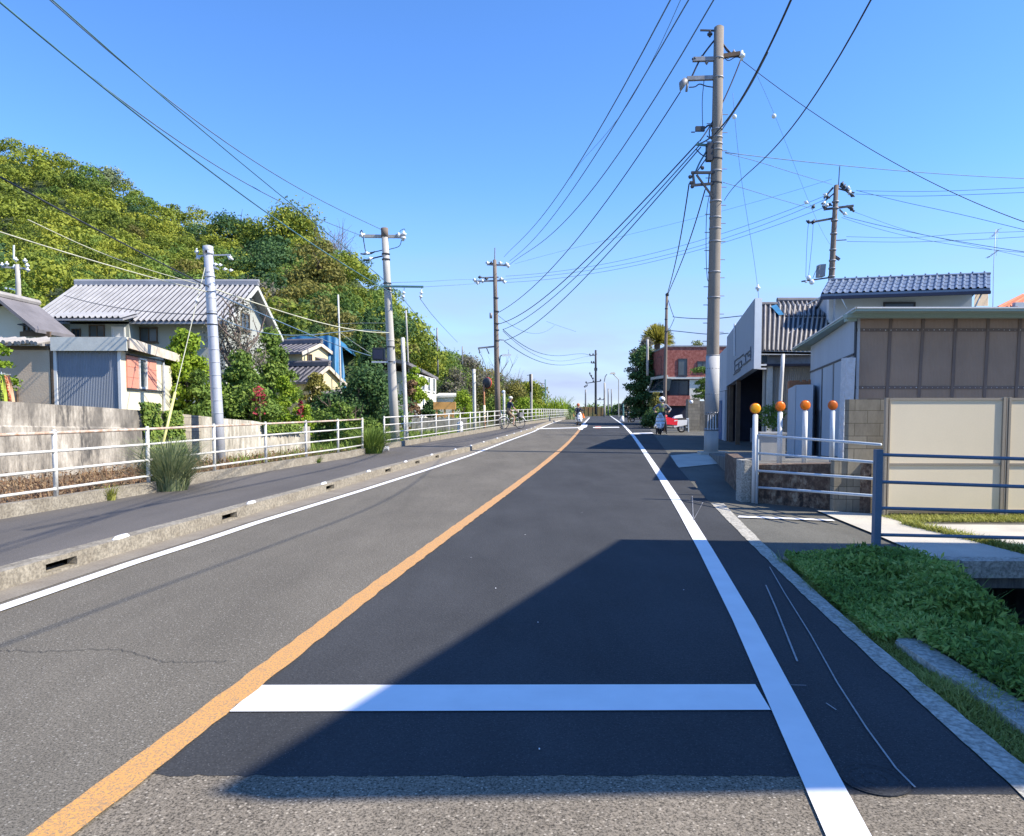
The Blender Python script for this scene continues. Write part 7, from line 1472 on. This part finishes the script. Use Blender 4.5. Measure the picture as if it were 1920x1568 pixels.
def bicycle(label, base, heading, framem='dark'):
    t = thing('bicycle', label, 'bicycle', base); t.rotation_euler = (0, 0, heading); W_ = .33
    wheel(t, 0, .52, W_, W_-.02, .02); wheel(t, 0, -.52, W_, W_-.02, .02); m_ = MB()
    for a, b, r_ in (((0, -.12, .32), (0, -.22, .82), .018), ((0, -.12, .32), (0, .36, .72), .02), ((0, -.2, .7), (0, .34, .80), .016), ((0, -.12, .32), (0, -.52, W_), .012), ((0, -.19, .68), (0, -.52, W_), .01), ((0, .33, .92), (0, .38, .66), .02), ((-.04, .38, .66), (-.04, .52, W_), .012), ((.04, .38, .66), (.04, .52, W_), .012)): m_.tube([a, b], r_, 8)
    m_.build('frame', M[framem], t, True, local=True)
    m_ = MB(); m_.tube([(-.28, .14, .98), (-.2, .3, 1.0), (0, .33, .94), (.2, .3, 1.0), (.28, .14, .98)], .012, 8); m_.build('handlebar', M['steel'], t, True, local=True)
    m_ = MB(); m_.tube([(0, -.34, .86), (0, -.2, .87), (0, -.05, .86)], [.08, .06, .02], 10); m_.build('saddle', M['black'], t, True, local=True)
    m_ = MB(); m_.hexa([(-.14, .42, .68), (.14, .42, .68), (.12, .64, .68), (-.12, .64, .68)], [(-.18, .40, .93), (.18, .40, .93), (.16, .70, .93), (-.16, .70, .93)]); m_.build('basket', M['steel'], t, local=True)
    m_ = MB(); m_.tube([(.03, -.12, .32), (.08, -.05, .18), (.16, -.05, .18)], .012, 6); m_.tube([(-.03, -.12, .32), (-.08, -.19, .46), (-.16, -.19, .46)], .012, 6); m_.build('pedals', M['steel'], t, local=True)
    m_ = MB(); m_.tube([(0, -.52+.36*math.cos(a), W_+.36*math.sin(a)) for a in [.3+i*.25 for i in range(10)]], .02, 6); m_.tube([(0, .52+.36*math.cos(a), W_+.36*math.sin(a)) for a in [.3+i*.25 for i in range(8)]], .02, 6); m_.build('mudguard', M['shiny'], t, True, local=True); return t
def scooter(label, base, heading, bodym='shiny', trim='steel', boxm=None):
    t = thing('scooter', label, 'scooter', base); t.rotation_euler = (0, 0, heading); W_ = .25
    wheel(t, 0, .62, W_, W_-.045, .045, spokes=5); wheel(t, 0, -.60, W_, W_-.045, .05, spokes=5)
    m_ = MB(); prof = [(.52, .30, .10), (.50, .45, .19), (.44, .62, .22), (.38, .80, .20), (.34, .95, .13)]; rg = []
    for y, z, w_ in prof: rg.append([(w_*math.cos(a), y+.10*math.sin(a)-.02, z) for a in [i*math.pi/6 for i in range(12)]])
    for a, b in zip(rg[:-1], rg[1:]): m_.hexa([Vector(p) for p in a], [Vector(p) for p in b])
    m_.build('front_fairing', M[bodym], t, True, local=True)
    m_ = MB(); m_.hexa([(-.15, -.15, .24), (.15, -.15, .24), (.16, .46, .26), (-.16, .46, .26)], [(-.15, -.15, .30), (.15, -.15, .30), (.17, .46, .32), (-.17, .46, .32)]); m_.build('footboard', M['black'], t, local=True)
    m_ = MB(); m_.hexa([(-.12, -.85, .42), (.12, -.85, .42), (.15, -.12, .28), (-.15, -.12, .28)], [(-.14, -.88, .70), (.14, -.88, .70), (.16, -.14, .68), (-.16, -.14, .68)]); m_.build('rear_body', M[bodym], t, local=True)
    m_ = MB(); m_.hexa([(-.14, -.86, .70), (.14, -.86, .70), (.14, -.16, .68), (-.14, -.16, .68)], [(-.11, -.80, .80), (.11, -.80, .80), (.10, -.20, .76), (-.10, -.20, .76)]); m_.build('seat', M['black'], t, local=True)
    m_ = MB(); m_.tube([(-.32, .22, 1.02), (-.15, .32, 1.04), (0, .34, 1.0), (.15, .32, 1.04), (.32, .22, 1.02)], .02, 8); m_.build('handlebar', M['dark'], t, True, local=True)
    m_ = MB(); m_.tube([(0, .40, .96), (0, .48, .95)], [.11, .07], 12); m_.build('headlight', M['porc'], t, True, local=True)
    for s_ in (-1, 1):
        m_ = MB(); m_.tube([(s_*.22, .28, 1.02), (s_*.28, .28, 1.20)], .008, 5); m_.tube([(s_*.28, .27, 1.22), (s_*.28, .30, 1.22)], .06, 10); m_.build('mirror', M['dark'], t, True, local=True)
    m_ = MB(); m_.tube([(0, .62+.30*math.cos(a), W_+.30*math.sin(a)) for a in [.2+i*.3 for i in range(8)]], .05, 6); m_.build('front_mudguard', M[bodym], t, True, local=True)
    if boxm: m_ = MB(); m_.hexa([(-.2, -.98, .82), (.2, -.98, .82), (.2, -.58, .82), (-.2, -.58, .82)], [(-.2, -.98, 1.14), (.2, -.98, 1.14), (.18, -.62, 1.14), (-.18, -.62, 1.14)]); m_.build('rear_box', M[boxm], t, local=True)
    return t
# cyclist on the left pavement, riding away to the right
cb = G(960, 804.5, .14); hd = R(-62)
cb.z = gz(cb.y)+.14
bi_ = bicycle('bicycle with white mudguards ridden by the navy-shirted rider on the pavement', cb, hd)
kk = 1.0; J, B = std(.98, arms={'l': ((-.27, .10, 1.22), (-.25, .10, 1.04), (-.24, .17, 1.00)), 'r': ((.27, .16, 1.22), (.26, .12, 1.05), (.25, .19, 1.01))}, legs={'l': ((-.11, .26, .72), (-.13, -.14, .52), (-.13, .02, .46)), 'r': ((.11, .34, .64), (.13, .0, .24), (.13, .16, .18))}, lean=.12)
J = {k: (v_[0], v_[1]-.24, v_[2], v_[3]) if not k.startswith(('hand', 'wrist', 'toe', 'an_')) else v_ for k, v_ in J.items()}
cyk = 1.12
cy = person('cyclist with pale cap, navy shirt and khaki shorts riding on the left pavement', cb, J, B, ['navy', 'khaki', 'skin', 'black'], regs(0, 0, 2, 1, 3, 2, 2), heading=hd)
hm_ = MB(); hm_.ball((0, -.24+.15, 1.74), .115, 12, 8, sc_=(1, 1.1, .8)); hm_.build('cap', M['hair'], cy, True, local=True); cy.scale = (cyk,)*3; bi_.scale = (cyk,)*3
# rider with white helmet beside the road on the right
rp_ = G(1240, 814.5); rp_.z = gz(rp_.y)-.0
sc1 = scooter('white scooter facing the camera, straddled by the rider in the white helmet', rp_+Vector((-.15, -.25, 0)), R(172), 'shiny'); sc1.scale = (1.15,)*3
J, B = std(.95, arms={'l': ((-.42, .10, 1.22), (-.34, .30, 1.12), (-.30, .38, 1.10)), 'r': ((.42, .06, 1.22), (.36, .26, 1.12), (.32, .34, 1.10))}, legs={'l': ((-.18, .16, .50), (-.22, .02, .08), (-.23, .18, .04)), 'r': ((.20, .18, .50), (.25, .05, .08), (.26, .21, .04))}, lean=.04)
rd_ = person('standing rider in white helmet and olive-green vest with grey sleeves beside the road', rp_+Vector((.05, .15, 0)), J, B, ['vest', 'greyc', 'skin', 'jeans', 'black'], regs(0, 1, 1, 3, 4, 2), heading=R(172)); rd_.scale = (1.17,)*3
hm_ = MB(); hm_.ball((0, .07, 1.69), .145, 14, 9, sc_=(1, 1.12, 1)); hm_.build('helmet', M['shiny'], rd_, True, local=True); hm_ = MB(); hm_.ball((0, .12, 1.66), .125, 12, 8, sc_=(.9, 1.05, .55)); hm_.build('visor', M['dark'], rd_, True, local=True)
q = G(1268, 812); q.z = gz(q.y)
s2 = scooter('red and white motor scooter parked side-on behind the rider in the white helmet', q+Vector((-.15, .8, 0)), R(96), 'red', boxm=None); s2.scale = (1.1,)*3
for ch in s2.children:
    if ch.name.startswith(('rear_body', 'front_mudguard')): ch.data.materials[0] = M['shiny']
m_ = MB(); m_.hexa([(-.16, -.62, .80), (.16, -.62, .80), (.16, -.1, .78), (-.16, -.1, .78)], [(-.14, -.58, .98), (.14, -.58, .98), (.1, -.2, .9), (-.1, -.2, .9)]); m_.build('white_cover', M['shiny'], s2, local=True); m_ = MB(); m_.hexa([(-.17, -.30, .40), (.17, -.30, .40), (.17, .34, .46), (-.17, .34, .46)], [(-.15, -.34, .72), (.15, -.34, .72), (.15, .30, .86), (-.15, .30, .86)]); m_.build('red_side_panel', M['red'], s2, local=True)
fr_ = thing('pipe_rack', 'low pale pipe rack behind the red and white scooter', 'rack', q+Vector((.2, 1.6, 0))); m_ = MB(); w_ = q+Vector((-.5, 1.6, 0))
m_.tube([w_, w_+up*.8, w_+Vector((1.6, 0, .8)), w_+Vector((1.6, 0, 0))], .04, 8); m_.tube([w_+up*.3, w_+Vector((1.6, 0, .3))], .03, 8); m_.build('frame', M['ltm'], fr_); m_ = MB(); m_.ob(w_+Vector((.95, -.06, .42)), (.6, 0, 0), (0, .04, 0), (0, 0, .36)); m_.build('panel', M['shedg'], fr_)
# far motorcycle rider near the centre line, parked bikes on the right
q = G(1085, 798); q.z = gz(q.y); hd = R(186); s3 = scooter('distant white motor scooter coming along the far end of the centre line', q, hd, 'shiny')
J, B = std(.88, arms={'l': ((-.28, .22, 1.16), (-.27, .42, 1.06), (-.26, .5, 1.04)), 'r': ((.28, .22, 1.16), (.27, .42, 1.06), (.26, .5, 1.04))}, legs={'l': ((-.14, .38, .74), (-.14, .42, .38), (-.14, .58, .34)), 'r': ((.14, .38, .74), (.14, .42, .38), (.14, .58, .34))}, lean=.05)
J = {k: (v_[0], v_[1]-.3, v_[2], v_[3]) for k, v_ in J.items()}
r3 = person('distant scooter rider in dark clothes and an orange helmet on the far road', q, J, B, ['navy', 'jeans', 'skin', 'black'], regs(0, 0, 0, 1, 3, 2), heading=hd); hm_ = MB(); hm_.ball((0, -.25, 1.62), .14, 12, 8); hm_.build('helmet', M['oranget'], r3, True, local=True)
q = G(1181, 792); q.z = gz(q.y); scooter('dark scooter with white front parked at the road edge below the dark tree', q, R(160), 'dark', boxm='shiny')
q = G(1197, 792); q.z = gz(q.y); scooter('dark blue scooter parked beside the other dark one below the dark tree', q, R(105), 'navy')
